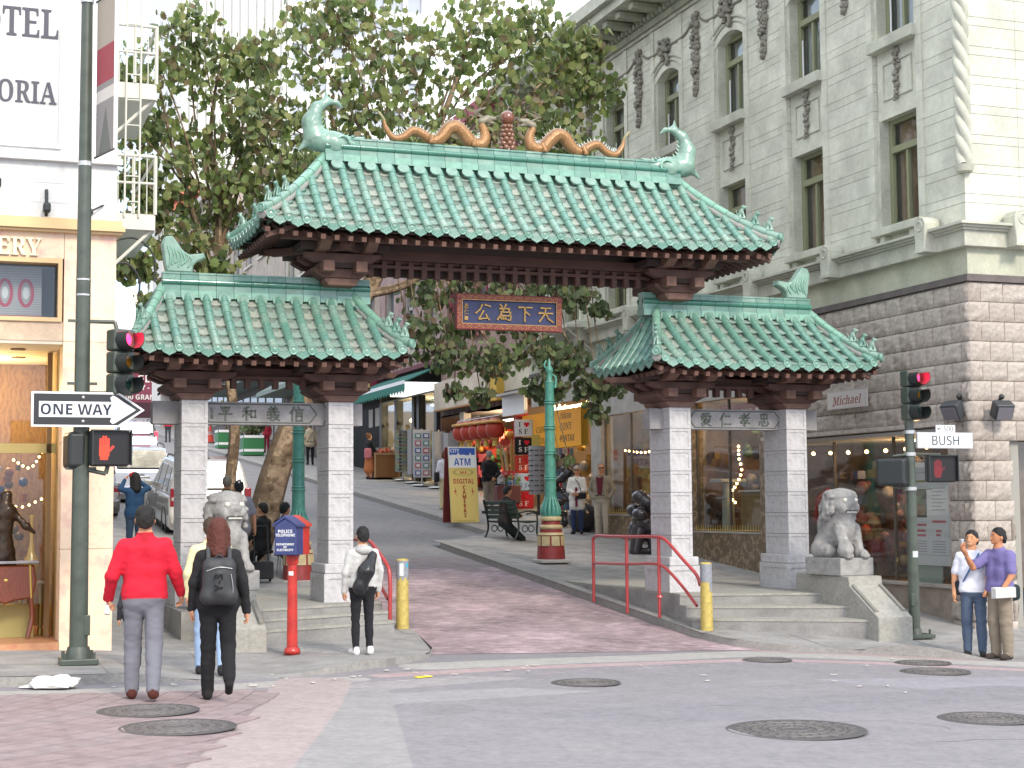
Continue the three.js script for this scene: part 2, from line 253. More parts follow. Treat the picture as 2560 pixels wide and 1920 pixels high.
// Grant avenue: worn red stamped paving near the gate, grey asphalt further up
const brickRed = (() => {
  const t = canvasTex(1024, 1024, (c, w, h) => { c.fillStyle = '#978587'; c.fillRect(0, 0, w, h); for (let j = 0; j < 32; j++) for (let i = -1; i < 16; i++) { const v = rnd(), s = 138 + v * 26; c.fillStyle = `rgb(${s + 8},${s - 12},${s - 8})`; c.fillRect(i * 64 + (j % 2) * 32 + 2, j * 32 + 2, 60, 28); } const im = c.getImageData(0, 0, w, h), d = im.data; for (let i = 0; i < w * h; i++) { const q = ((i / w | 0) >> 1) * 512 + ((i % w) >> 1), n = 1 + .5 * (F3[q] - .5) + .3 * (F2[q] - .5), g = cl((F1[q] - .4) * 3, 0, 1) * .55; for (let k = 0; k < 3; k++) d[i * 4 + k] = (d[i * 4 + k] * (1 - g) + [150, 134, 134][k] * g) * n; } c.putImageData(im, 0, 0); });
  t.wrapS = t.wrapT = THREE.RepeatWrapping; t.repeat.set(1 / 3.2, 1 / 3.2); return new THREE.MeshStandardMaterial({ map: t, roughness: .88, bumpMap: tx('bumpG', .08), bumpScale: .004 });
})();
struct('road', sheet(range(-7, 4.3, 8), () => range(2.5, -7.5, 20), (x, z) => grantY(x, z) + .004), brickRed);
struct('road', sheet(range(-9, 9, 6), () => range(-7.5, -190, 40), grantY), M([.27, .262, .27], { t: 'grain', ts: 2.5, b: .004, bt: 'bumpG', bs: .1 }));
struct('road', sheet(range(-1.9, 3.9, 6), () => range(-7.45, -9.2, 2), (x, z) => grantY(x, z) + .004), M([.3, .255, .255], { t: 'mottle', ts: 1.4 }));
// sidewalks with kerbs
const pave = M([.4, .385, .37], { t: 'mottle', ts: 2.2, b: .004, bt: 'bumpG', bs: .15 }), kerbM = M([.36, .345, .325], { t: 'grain', ts: 1.1, b: .006, bt: 'bumpF', bs: .5 });
{
  const zl = (x) => { const k = lin(KL, x); return [...range(-150, -12, 10), ...range(-11, 0, 8), ...range(.2, k, 10)]; };
  struct('sidewalk', sheet(range(-6.2, -1.85, 16), zl, leftY), pave);
  struct('sidewalk', sheet(range(-60, -6.2, 24), (x) => range(2.0, lin(KL, x), 6), leftY), pave);
  const e = [...range(-60, -7, 12), ...range(-6.6, -1.85, 30)].map((x) => [x, lin(KL, x)]).concat(range(.9, -150, 30).map((z) => [-1.85, z]));
  tag(mesh('kerb', skirt(e, leftY, .3), kerbM), null, null, null, 'structure');
  const zr = (x) => { const k = lin(KR, x); return [...range(-11.5, 0, 8), ...range(.2, k, 12)]; };
  struct('sidewalk', sheet(range(2.2, 4.1, 12), zr, rightY), pave);
  struct('sidewalk', sheet(range(4.1, 8.8, 18), (x) => [...range(-150, -12, 12), ...zr(x)], rightY), pave);
  struct('sidewalk', sheet(range(8.8, 60, 12), (x) => range(1.5, lin(KR, x), 6), rightY), pave);
  const er = range(-150, -13.2, 20).map((z) => [4.1, z]).concat([[3.75, -12.6], [3.1, -11.9], [2.6, -11.5]], range(-11, 1.2, 12).map((z) => [2.2, z]), [...range(2.2, 6, 30), ...range(6.5, 60, 12)].map((x) => [x, lin(KR, x)]));
  struct('kerb', skirt(er, rightY, .3), kerbM);
  struct('sidewalk', sheet(range(2.2, 4.1, 10), (x) => range(-11.5, lin([[2.2, -11.51], [2.6, -11.52], [3.1, -11.95], [3.75, -12.7], [4.1, -13.3]], x), 3), rightY), pave);
  struct('kerb', sheet([2.185, 2.36], () => range(-11.3, 1.6, 12), (x, z) => rightY(x, z) + .004), kerbM); // top of the kerb stone
  struct('kerb', sheet([-2.02, -1.835], () => range(-40, .9, 16), (x, z) => leftY(x, z) + .004), kerbM);
  // scored joints of the concrete slabs
  const jm = M([.2, .19, .185]); const js = [];
  for (let z = -10; z < 1; z += 1.5) js.push(sheet(range(2.4, 6.5, 6), () => [z, z + .014], (x, q) => rightY(x, q) + .004));
  for (const x of [3.4, 5.0, 7.2, 8.6]) js.push(sheet([x, x + .014], () => range(x > 6 ? 2.2 : -10, lin(KR, x) - .05, 14), (a, q) => rightY(a, q) + .004));
  for (const x of [-11, -9.4, -7.8, -6.4, -5.2]) js.push(sheet([x, x + .014], () => range(2.5, lin(KL, x) - .05, 6), (a, q) => leftY(a, q) + .004));
  for (const z of [2.6, 4.1]) js.push(sheet(range(-12, -3.3, 12), () => [z, z + .014], (a, q) => leftY(a, q) + .004), sheet(range(5.4, 12, 6), () => [z + .3, z + .314], (a, q) => rightY(a, q) + .004));
  struct('sidewalk_joint', js, jm);
}
// crossing of red paver rows laid in arcs
{
  const cx = -12, cz = 4.2, edge = (z) => lin([[5.4, -4.75], [7.4, -5.25], [10.9, -6.45], [18.4, -8.95]], z), mats = [[.41, .31, .31], [.395, .3, .3], [.42, .325, .325], [.4, .315, .315]].map((c) => M(c, { t: 'mottle', ts: .9, r: .9, b: .003, bt: 'bumpG', bs: .08 }));
  const root = new THREE.Group(); root.name = 'crosswalk'; tag(root, null, null, null, 'structure'); scene.add(root);
  const inP = (x, z) => z > 6.15 && x < edge(z) && x > -13, y = (x) => bushY(x);
  const ring = (r0, r1, h) => {
    const P = [], I = []; let prev = -1, a0 = 9, a1 = -9; const n = 40, rm = (r0 + r1) / 2;
    for (let a = -.3; a < 1.5; a += .001) if (inP(cx + Math.cos(a) * rm, cz + Math.sin(a) * rm)) { a0 = Math.min(a0, a); a1 = Math.max(a1, a); } if (a1 <= a0 + .02) return null;
    for (let i = 0; i <= n; i++) { const a = a0 + (a1 - a0) * i / n; const b = P.length / 3; for (const [r, e] of [[r0, -.01], [r0, h], [r1, h], [r1, -.01]]) { const x = cx + Math.cos(a) * r, z = cz + Math.sin(a) * r; P.push(x, y(x) + e, z); } if (prev >= 0) for (let k = 0; k < 3; k++) I.push(prev + k, prev + k + 1, b + k, prev + k + 1, b + k + 1, b + k); prev = b; }
    if (!I.length) return null; const g = new THREE.BufferGeometry(); g.setAttribute('position', new THREE.Float32BufferAttribute(P, 3)); g.setIndex(I); g.computeVertexNormals(); return toCreasedNormals(g, .5);
  };
  let k = 0; for (let r = 1.0; r < 14; r += .27) { const g = ring(r, r + .258, .012); if (g) mesh('paver_row', g, mats[k++ % 4], root); }
  const bed = sheet(range(-13, -4.7, 20), () => range(6.15, 18.4, 12), (x, z) => bushY(Math.min(x, edge(z))) + .003), p = bed.attributes.position; for (let i = 0; i < p.count; i++) p.setX(i, Math.min(p.getX(i), edge(p.getZ(i))));
  mesh('paver_bed', bed, M([.29, .225, .225], { t: 'grain', ts: .5 }), root);
}
// gate terraces with three steps each
const stepM = M([.4, .385, .345], { t: 'grain', ts: 1.2, b: .006, bt: 'bumpF', bs: .6 }), stepD = M([.36, .35, .335], { t: 'mottle', ts: 1.7, b: .004, bt: 'bumpG', bs: .2 });
function terrace(name, label, tops, lines, back, bot) {   // lines: step edges from top down, [[x,z],[x,z]]
  const t = thing(name, label, 'terrace');
  lines.forEach(([a, b], i) => {
    const bk = i ? lines[i - 1].map(([x, z]) => [x, z - .05]) : [[a[0], back], [b[0], back]], y1 = tops[i];
    mesh(i ? 'step' : 'landing', slab([a, b, bk[1], bk[0]], bot, y1 - .035), stepD, t);
    const nz = .012, h = [[a[0], a[1] + nz], [b[0], b[1] + nz], [bk[1][0], bk[1][1]], [bk[0][0], bk[0][1]]]; mesh('tread', slab(h, y1 - .034, y1), stepM, t);
  });
  return t;
}
const terrR = terrace('stair_terrace', 'grey concrete steps and landing under the gate roof beside the stone building', [.457, .30, .14], [[[2.4, .46], [4.4, 1.17]], [[2.32, .84], [4.4, 1.88]], [[2.26, 1.16], [4.4, 2.45]]], -4.25, -.35);
const terrL = terrace('stair_terrace', 'grey concrete steps and landing behind the blue and red police box', [.457, .342, .227], [[[-4.24, 1.15], [-2.15, .2]], [[-4.24, 1.45], [-2.15, .52]], [[-4.24, 1.76], [-2.15, .84]]], -4.05, -.2);
mesh('landing', [slab([[4.4, 1.17], [5.3, 1.17], [5.3, -4.25], [4.4, -4.25]], -.35, .455)], stepD, terrR);
mesh('landing', [slab([[-4.24, 1.15], [-5.1, 1.15], [-5.1, -4.05], [-4.24, -4.05]], -.2, .455)], stepD, terrL);
// sloping cheek walls that carry the lions
for (const [t, s] of [[terrR, 1], [terrL, -1]]) {
  const o = [[-.35, 2.9], [.04, 2.9], [.6, 1.98], [.72, 1.96], [.72, .5], [-.35, .5]].map(([y, z]) => [z, y]);
  const o2 = s > 0 ? [[2.72, -.35], [2.72, .18], [1.98, .6], [1.96, .73], [.45, .73], [.45, -.35]] : [[2.5, -.35], [2.5, .3], [1.8, .6], [1.78, .73], [.45, .73], [.45, -.35]];
  const g = prism(o2, .54, .012).rotateY(-Math.PI / 2); mesh('cheek_wall', tr(g, s > 0 ? 4.95 : -4.25, 0, 0), stepM, t);
  const q = s > 0 ? [[2.6, .2], [2.0, .545]] : [[2.4, .33], [1.85, .55]];   // raised rim on the sloping face
  for (const x of s > 0 ? [4.45, 4.91] : [-4.75, -4.29]) mesh('rim', rod([x, q[0][1] + .055, q[0][0]], [x, q[1][1] + .055, q[1][0]], .035, 4), stepM, t);
}
// ================================================================ the gate
const gate = thing('gateway', 'ornate gateway with three green tiled roofs on white stone pillars', 'gate');
const ZC = -.37;
const glaze = ['#77a594', '#82ae9d', '#709f8e', '#90b3a3', '#84a796', '#76a496', '#a3bcab'].map((c) => M(c, { r: .32, t: 'mottle', ts: .9, cc: .5, ccr: .2 }));
const panM = ['#a0b6aa', '#abb7ab', '#98b1a5', '#b3b8ab', '#a1b1a6'].map((c) => M(c, { r: .5, t: 'mottle', ts: .7 }));
const glazeD = M('#4d8c79', { r: .22, t: 'mottle', ts: 1.3, cc: .8, ccr: .12 }), glazeL = M('#8fc0aa', { r: .3, t: 'mottle', ts: .6, cc: .5 }), mortar = M('#a9a8a2', { t: 'grain', ts: .8 });
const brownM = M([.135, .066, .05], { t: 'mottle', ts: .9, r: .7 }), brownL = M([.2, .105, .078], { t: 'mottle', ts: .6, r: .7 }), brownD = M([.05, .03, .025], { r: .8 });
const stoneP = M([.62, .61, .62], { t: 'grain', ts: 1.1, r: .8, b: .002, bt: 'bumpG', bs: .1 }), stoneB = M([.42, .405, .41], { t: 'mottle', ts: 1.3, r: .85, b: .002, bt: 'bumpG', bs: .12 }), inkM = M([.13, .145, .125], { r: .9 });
const coverGeo = cyl(.057, .066, 1, 0, 0, 0, 12).rotateX(Math.PI / 2); // wide end at -z
const panGeo = (() => { const o = []; for (let i = 0; i <= 8; i++) { const x = -.1 + i * .025; o.push([x, 3.2 * x * x - .03]); } for (let i = 8; i >= 0; i--) { const x = -.1 + i * .025; o.push([x, 3.2 * x * x - .052]); } return tr(prism(o, 1), 0, 0, -.5); })();
const discGeo = tr(lathe([[.0001, .012], [.03, .012], [.034, .004], [.046, .004], [.05, .014], [.062, .014], [.069, .004], [.069, -.05], [.0001, -.05]], 20).rotateX(Math.PI / 2));
const dripGeo = (() => { const o = []; for (let i = 0; i <= 8; i++) { const x = -.105 + i * .02625; o.push([x, 3.2 * x * x - .03]); } o.push([.1, -.055], [.075, -.085], [.045, -.1], [.02, -.112], [0, -.128], [-.02, -.112], [-.045, -.1], [-.075, -.085], [-.1, -.055]); return tr(prism(o, .022, .004), 0, 0, 0); })();
const dripRelief = [[-.05, -.05], [0, -.07], [.05, -.05], [-.025, -.03], [.025, -.03]].map(([x, y]) => tr(new THREE.TorusGeometry(.016, .005, 4, 10), x, y, .026));
const dripFull = mrg([dripGeo, ...dripRelief]);
for (const g of [coverGeo, panGeo, discGeo, dripFull]) uvm(g);
const coverN = uvm(norm(coverGeo)), panN = uvm(norm(panGeo)), discN = uvm(norm(discGeo)), dripN = uvm(norm(dripFull)); for (const g of [coverN, panN, discN, dripN]) g.userData.uvd = 1;
const beast = uvm(blob([[0, .02, -.03, 0, .1, -.01, .035, .03], [0, .1, -.01, 0, .16, .035, .028, .022], [0, .165, .035, 0, .158, .065, .024, .015], [.02, .09, .02, .022, .0, .045, .013, .012], [-.02, .09, .02, -.022, .0, .045, .013, .012], [.03, .01, -.03, .03, .0, .02, .018, .014], [-.03, .01, -.03, -.03, .0, .02, .018, .014], [0, .05, -.06, 0, .13, -.085, .012, .006], [0, .18, .02, 0, .205, .0, .01, .004]], .009, { k: .02 })); beast.userData.uvd = 1;
const cnt = { cover: 0, pan: 0 };
function roof(nm, cx, yE, yR, eh, rh, hz, lift, cols, rows, skip) {
  const g = sub(nm, gate), Z = new THREE.Vector3(), spare = { cover_tile: [], pan_tile: [], side: [] };
  const prof = (s) => .74 * s + .26 * s * s;
  const face = { front: (u, s) => V(cx + u, yE + (yR - yE) * prof(s) + lift * (Math.abs(u) / eh) ** 6 * (1 - s) ** 2, ZC + hz * (1 - s)), back: (u, s) => V(cx - u, yE + (yR - yE) * prof(s) + lift * (Math.abs(u) / eh) ** 6 * (1 - s) ** 2, ZC - hz * (1 - s)) };
  const sw = eh - rh; face.left = (u, s) => V(cx - rh - sw * (1 - s), yE + (yR - yE) * prof(s) + lift * (Math.abs(u) / hz) ** 4 * (1 - s) ** 2, ZC + u); face.right = (u, s) => V(cx + rh + sw * (1 - s), yE + (yR - yE) * prof(s) + lift * (Math.abs(u) / hz) ** 4 * (1 - s) ** 2, ZC - u);
  const axis = { front: V(1, 0, 0), back: V(-1, 0, 0), left: V(0, 0, 1), right: V(0, 0, -1) };
  const M4 = (p, d, ax, len, off) => { const z = d.clone().normalize(), x = ax.clone().addScaledVector(z, -ax.dot(z)).normalize().negate(), y = z.clone().cross(x); const m = new THREE.Matrix4().makeBasis(x, y, z.multiplyScalar(len)); return m.setPosition(p.clone().addScaledVector(y, off)); };
  const place = (name, geo, mat, m, list) => { if (list) { list.push(geo.clone().applyMatrix4(m)); return; } const o = new THREE.Mesh(geo, mat); o.name = name; o.applyMatrix4(m); g.add(o); };
  const deck = [], bed = [];
  for (const f of ['front', 'left', 'right', 'back']) {
    const long = f === 'front' || f === 'back', H = long ? eh : hz, R = long ? rh : 0, n = long ? cols : Math.round(2 * hz / (2 * eh / cols)), sp = 2 * H / n, S = face[f], ax = axis[f], vis = f === 'front';
    for (let i = 0; i < n; i++) {
      const u = -H + sp * (i + .5), smax = Math.min(1, (H - Math.abs(u)) / (H - R)), nr = Math.max(1, Math.round(rows * smax)), edge = skip && vis && i === skip;
      for (let j = edge ? 1 : 0; j < nr; j++) {
        const s0 = smax * j / nr, s1 = smax * (j + 1) / nr, a = S(u, s0), b = S(u, s1), d = b.clone().sub(a), L = d.length(), m = M4(a.clone().add(b).multiplyScalar(.5), d, ax, L * 1.05, .012 + (j === 0 ? .003 : 0));
        const one = vis && cnt.cover < 300; if (one) cnt.cover++; place('cover_tile', coverN, glaze[(j === 0 ? [3, 6, 3][i % 3] : Math.floor(hsh(i, j, cx * 10 | 0) * 6))], m, one ? null : vis ? spare.cover_tile : spare.side);
      }
      if (!edge) { const a = S(u, 0), b = S(u, .06), d = a.clone().sub(b); d.y = 0; const m = M4(a.clone().addScaledVector(d.normalize(), .02), d, ax.clone().negate(), 1, .012); place('end_tile', discN, glaze[1 + (i % 2)], m, vis ? null : spare.side); }
    }
    for (let i = 0; i <= n; i++) {
      const u = -H + sp * i, smax = Math.min(1, (H - Math.abs(u)) / (H - R)); if (smax < .05 && !vis) continue;
      const nr = Math.round(rows * smax), k = sp / .247;
      for (let j = 0; j < nr; j++) {
        const s0 = smax * j / nr, s1 = smax * (j + 1) / nr, a = S(u, s0), b = S(u, s1), d = b.clone().sub(a), L = d.length(), m = M4(a.clone().add(b).multiplyScalar(.5), d, ax, L * 1.08, .0); m.multiply(new THREE.Matrix4().makeRotationX(.085)).scale(V(k, 1, 1));
        const one = vis && cnt.pan < 300; if (one) cnt.pan++; place('pan_tile', panN, panM[Math.floor(hsh(i, j, 77) * 5)], m, one ? null : vis ? spare.pan_tile : spare.side);
      }
      if (Math.abs(u) < H - .05) { const a = S(u, 0), b = S(u, .06), d = a.clone().sub(b); d.y = 0; d.normalize(); const m = M4(a.clone().addScaledVector(d, -.005), d, ax.clone().negate(), 1, .012).scale(V(k, 1, 1)); place('drip_tile', dripN, glaze[(i * 3) % 5], m, vis ? null : spare.side); }
    }
    // boarded deck below the tiles
    const P = [], I = [], nu = 12, ns = 5; for (let j = 0; j <= ns; j++) for (let i = 0; i <= nu; i++) { const s = j / ns, h = H + (R - H) * s, q = S(-h + 2 * h * i / nu, s); P.push(q.x, q.y - .055, q.z); }
    for (let j = 0; j < ns; j++) for (let i = 0; i < nu; i++) { const a = j * (nu + 1) + i; I.push(a, a + 1, a + nu + 1, a + 1, a + nu + 2, a + nu + 1); } const bg = new THREE.BufferGeometry(); bg.setAttribute('position', new THREE.Float32BufferAttribute(P, 3)); bg.setIndex(I); bg.computeVertexNormals(); deck.push(bg);
    bed.push(bg.clone().translate(0, .012, 0));
  }
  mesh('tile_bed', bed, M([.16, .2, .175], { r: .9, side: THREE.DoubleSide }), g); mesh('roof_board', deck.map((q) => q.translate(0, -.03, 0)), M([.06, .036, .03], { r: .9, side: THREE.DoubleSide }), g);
  for (const k of ['cover_tile', 'pan_tile', 'side']) if (spare[k].length) tag(mesh(k === 'side' ? 'side_tiles' : k + 's', spare[k], k === 'pan_tile' ? panM[0] : glaze[k === 'side' ? 5 : 0], g, true), null, null, null, 'stuff');
  // hip ridges with their small seated beasts
  for (const [sx, sz] of [[-1, 1], [1, 1], [-1, -1], [1, -1]]) {
    const P = (s) => V(cx + sx * (rh + sw * (1 - s)), yE + (yR - yE) * prof(s) + lift * (1 - s) ** 2 + .075, ZC + sz * hz * (1 - s)), n = 8, hip = new THREE.Group(); hip.name = 'hip_ridge'; g.add(hip);
    // this group sits at depth two; its tiles are joined per ridge
    const tl = [], lo = []; for (let i = 0; i < n; i++) { const a = P(i / n), b = P((i + 1) / n); tl.push(rod(a.toArray(), b.clone().lerp(a, .02).toArray(), .067, 12, .06)); }
    g.remove(hip); for (let i = 0; i < n; i++) mesh('hip_tile', tl[i], sz > 0 ? (i < n / 2 ? glaze[3] : glazeL) : glaze[i % 5], g);
    const wedge = []; for (let i = 0; i < n; i++) { const a = P(i / n), b = P((i + 1) / n); wedge.push(rod([a.x, a.y - .085, a.z], [b.x, b.y - .085, b.z], .07, 6)); } mesh('hip_mortar', wedge, mortar, g);
    const c = P(0), dir = V(sx, 0, sz).normalize(); const m = M4(c.clone().addScaledVector(dir, .03), dir, V(sz, 0, -sx), 1, 0); place('end_tile', discN, glaze[1], m);
    if (sz > 0 || sx < 0) for (const s of sz > 0 ? [.1, .23, .36] : [.12, .27, .42]) { const p = P(s); const o = new THREE.Mesh(beast, glaze[2 + (s * 10 | 0) % 2]); o.name = 'beast_figure'; o.position.set(p.x, p.y + .055, p.z); o.rotation.y = Math.atan2(sx, sz); o.scale.setScalar(1.08); g.add(o); }
  }
  return g;
}
function ridge(g, x0, x1, y, main) {   // stepped ridge of short glazed lengths
  const n = Math.round((x1 - x0) / .26), L = (x1 - x0) / n, w = main ? 1 : .85;
  for (let i = 0; i < n; i++) {
    const a = x0 + L * i + .003, b = x0 + L * (i + 1) - .003;
    mesh('ridge_base', b6(a, b, y - .1, y + .0, ZC - .16 * w, ZC + .16 * w), i % 3 ? glazeL : glaze[1], g);
    mesh('ridge_band', b6(a, b, y + .001, y + .085, ZC - .125 * w, ZC + .125 * w), glaze[(i * 2) % 5], g);
    for (const k of [1, -1]) mesh('ridge_roll', tr(rotZ(cyl(.046, .046, L - .006, 0, 0, 0, 14), Math.PI / 2), (a + b) / 2, y + .125, ZC + k * .115 * w), glazeD, g);
    mesh('ridge_cap', [b6(a, b, y + .086, y + .235, ZC - .1 * w, ZC + .1 * w), b6(a, b, y + .236, y + .262, ZC - .115 * w, ZC + .115 * w)], glaze[(i + 1) % 5], g);
  }
}
function scallops(g, cx, rh, sp, y, off) { for (let u = -rh + off; u < rh; u += sp) mesh('scallop_tile', tr(rotX(cyl(.088, .088, .03, 0, 0, 0, 16), Math.PI / 2 - .5), cx + u, y, ZC + .17), glaze[3], g); }
const mainRoof = roof('main_roof', 0, 5.715, 6.9, 4.02, 2.85, 1.22, .1, 32, 7, 21);
const leftRoof = roof('side_roof', -3.83, 3.93, 4.86, 1.93, 1.36, 1.22, .07, 15, 6, 0);
const rightRoof = roof('side_roof', 3.83, 3.93, 4.86, 1.93, 1.36, 1.22, .07, 15, 6, 0);
ridge(mainRoof, -2.88, 2.88, 6.96, true); ridge(leftRoof, -5.2, -2.2, 4.86); ridge(rightRoof, 2.2, 5.2, 4.86);
scallops(mainRoof, 0, 2.78, 8.04 / 32, 6.81, .065); scallops(leftRoof, -3.83, 1.3, 3.86 / 15, 4.75, .02); scallops(rightRoof, 3.83, 1.3, 3.86 / 15, 4.75, .02);
// curled fish at the two ends of the main ridge
for (const s of [-1, 1]) {
  const f = blob([[-2.36, 7.16, 0, -2.72, 7.14, 0, .085, .175], [-2.72, 7.14, 0, -3.0, 7.2, 0, .175, .165], [-3.0, 7.2, 0, -3.06, 7.44, 0, .175, .135], [-3.06, 7.44, 0, -2.98, 7.66, 0, .135, .085], [-2.98, 7.66, 0, -2.82, 7.77, 0, .085, .055], [-2.36, 7.22, 0, -2.26, 7.27, 0, .05, .02], [-2.4, 7.06, 0, -2.3, 7.03, 0, .05, .025], [-2.84, 7.77, 0, -2.84, 7.94, 0, .045, .008], [-2.82, 7.77, 0, -2.68, 7.76, 0, .04, .03], [-2.68, 7.76, 0, -2.56, 7.67, 0, .03, .006], [-3.16, 7.1, .02, -3.26, 7.0, .03, .05, .015]].map((p) => (p[2] += ZC, p[5] += ZC, p)), .017, { k: .05, noise: .006, nf: 26 });
  const fish = mesh('fish_ornament', s < 0 ? f : f.clone().scale(-1, 1, 1).rotateZ(0), glaze[3], mainRoof); if (s > 0) { const ix = fish.geometry; const p = ix.attributes.position, n = ix.attributes.normal; for (let i = 0; i < p.count; i += 3) for (const at of [p, n]) { const x = at.getX(i + 1), y = at.getY(i + 1), z = at.getZ(i + 1); at.setXYZ(i + 1, at.getX(i + 2), at.getY(i + 2), at.getZ(i + 2)); at.setXYZ(i + 2, x, y, z); } }
  const fins = []; for (let i = 0; i < 11; i++) { const t = i / 10, x = -lin([[0, 2.48], [.5, 2.8], [.75, 2.92], [1, 2.93]], t), y = lin([[0, 7.25], [.5, 7.29], [.75, 7.4], [1, 7.56]], t); fins.push(rod([-s * x, y - .01, ZC], [-s * (x + .05), y + .05, ZC], .024, 5, .002)); } mesh('fish_fin', fins, glazeL, mainRoof);
  mesh('fish_gill', tr(rotY(new THREE.TorusGeometry(.1, .02, 6, 18, 3.6), 0), s * 2.62, 7.13, ZC + .165), glazeL, mainRoof); mesh('fish_eye', sph(.026, s * 2.46, 7.24, ZC + .1, 10, 8), glazeD, mainRoof);
}
// pearl on its stacked bulb stand
const redGlz = M([.19, .055, .028], { r: .22, cc: 1, ccr: .08 }), copper = M([.5, .26, .1], { r: .3, m: .35, t: 'mottle', ts: .12, cc: .5, b: .008, bt: 'bumpR', bs: .09 });
{ const st = []; for (let i = 0; i < 6; i++) { const y = 7.235 + i * .068, r = .095 - i * .007; for (let k = 0; k < 6; k++) { const a = k * Math.PI / 3 + (i % 2) * .5; st.push(sph(.047 - i * .002, Math.cos(a) * r, y + .03, ZC + Math.sin(a) * r, 10, 8)); } st.push(cyl(r * .9, r, .07, 0, y + .03, ZC, 12)); } mesh('finial_stand', st, M([.2, .085, .045], { r: .25, cc: .8 }), mainRoof); mesh('finial_pearl', sph(.112, 0, 7.745, ZC, 28, 20), redGlz, mainRoof); mesh('finial_rod', tube([[0, 7.85, ZC], [.02, 7.92, ZC], [-.01, 7.98, ZC], [-.02, 8.03, ZC]], .006, 10, 6), stoneB, mainRoof); }
// two dragons facing the pearl
for (const s of [-1, 1]) {
  const pts = [[1.97, .38], [1.92, .2], [1.8, .07], [1.66, .1], [1.5, .21], [1.37, .17], [1.2, .07], [1.07, .13], [.95, .28], [.83, .32], [.7, .22], [.58, .09], [.46, .06], [.375, .14], [.37, .28], [.43, .39]].map(([x, h]) => [s * x, 7.225 + h, ZC]);
  const d = sub('dragon_ornament', mainRoof); mainRoof.remove(d); const dg = mainRoof;
  mesh('dragon_body', vtube(pts, (t) => 1.15 * (t < .08 ? .012 + .3 * t : t < .6 ? .036 + .055 * (t - .08) / .52 : t < .86 ? .091 - .01 * (t - .6) : .088 - .3 * (t - .86)), 110, 12), copper, dg);
  const cv = new THREE.CatmullRomCurve3(pts.map((p) => V(...p))), sp = []; for (let i = 6; i < 46; i++) { const q = cv.getPointAt(i / 48), tg = cv.getTangentAt(i / 48), n = V(-tg.y, tg.x, 0).multiplyScalar(s > 0 ? -1 : 1); if (n.y < -.2) n.negate(); const r = i / 48 < .6 ? .045 + .05 * i / 48 : .08; sp.push(rod([q.x + n.x * r, q.y + n.y * r, q.z], [q.x + n.x * (r + .05), q.y + n.y * (r + .065), q.z], .014, 4, .002)); }
  mesh('dragon_spines', sp, M([.55, .6, .55], { r: .5 }), dg);
  const hx = s * .42, hy = 7.225 + .43; const hd = blob([[hx, hy, ZC, hx - s * .1, hy + .05, ZC, .06, .05], [hx - s * .1, hy + .06, ZC, hx - s * .22, hy + .06, ZC, .045, .03], [hx - s * .1, hy + .01, ZC, hx - s * .19, hy - .01, ZC, .03, .018]], .011, { k: .02, noise: .006, nf: 40 });
  const wh = []; for (let i = 0; i < 7; i++) { const a = i / 6, z = (i % 2 ? .05 : -.05); wh.push(tube([[hx - s * (.02 + .04 * a), hy + .06, ZC + z * .4], [hx + s * (.06 + .05 * a), hy + .1 + .05 * a, ZC + z], [hx + s * (.16 - .25 * a), hy + .1 + .13 * a, ZC + z * 1.6]], .008, 8, 5)); } wh.push(tube([[hx - s * .2, hy + .06, ZC + .03], [hx - s * .28, hy + .1, ZC + .05], [hx - s * .33, hy + .04, ZC + .06]], .005, 8, 4), tube([[hx - s * .2, hy + .06, ZC - .03], [hx - s * .28, hy + .12, ZC - .05], [hx - s * .35, hy + .1, ZC - .06]], .005, 8, 4));
  mesh('dragon_head', [uvm(hd)].map((g) => { g.deleteAttribute('color'); return g; }).concat(wh), M([.3, .27, .19], { r: .45, t: 'mottle', ts: .1 }), dg);
  for (const x of [.56, 1.24]) mesh('dragon_leg', [rod([s * x, 7.35, ZC + .06], [s * (x + .03), 7.235, ZC + .13], .05, 8, .028), rod([s * (x + .03), 7.245, ZC + .12], [s * (x - .04), 7.235, ZC + .19], .028, 8, .012)], copper, dg);
  mesh('dragon_tail', tube([[s * 1.95, 7.55, ZC], [s * 2.0, 7.62, ZC + .01], [s * 2.05, 7.68, ZC]], .022, 8, 6), M([.3, .27, .14], { r: .5 }), dg);
}
// carved ends of the side ridges
for (const s of [-1, 1]) {
  const o = [[-.02, 0], [.34, 0], [.35, .1], [.4, .16], [.52, .22], [.5, .29], [.38, .27], [.27, .26], [.19, .33], [.12, .43], [.05, .52], [-.05, .5], [-.09, .4], [-.06, .2], [-.05, .1]].map(([x, y]) => [s < 0 ? x : -x, y]); if (s > 0) o.reverse();
  const g = s < 0 ? leftRoof : rightRoof, x = s < 0 ? -5.12 : 5.12; mesh('ridge_end_carving', tr(prism(o, .15, .02), x, 5.12, ZC - .075), glaze[3], g);
  const rl = []; for (let i = 0; i < 7; i++) rl.push(tube([[s < 0 ? .0 + i * .045 : -i * .045, .07 + (i % 3) * .03, .1], [s < 0 ? .03 + i * .05 : -.03 - i * .05, .17 + (i % 2) * .05, .1], [s < 0 ? -.02 + i * .05 : .02 - i * .05, .26 + (6 - i) * .02, .09]], .013, 8, 5)); mesh('ridge_end_relief', rl.map((r) => tr(r, x, 5.12, ZC)), glazeL, g);
}
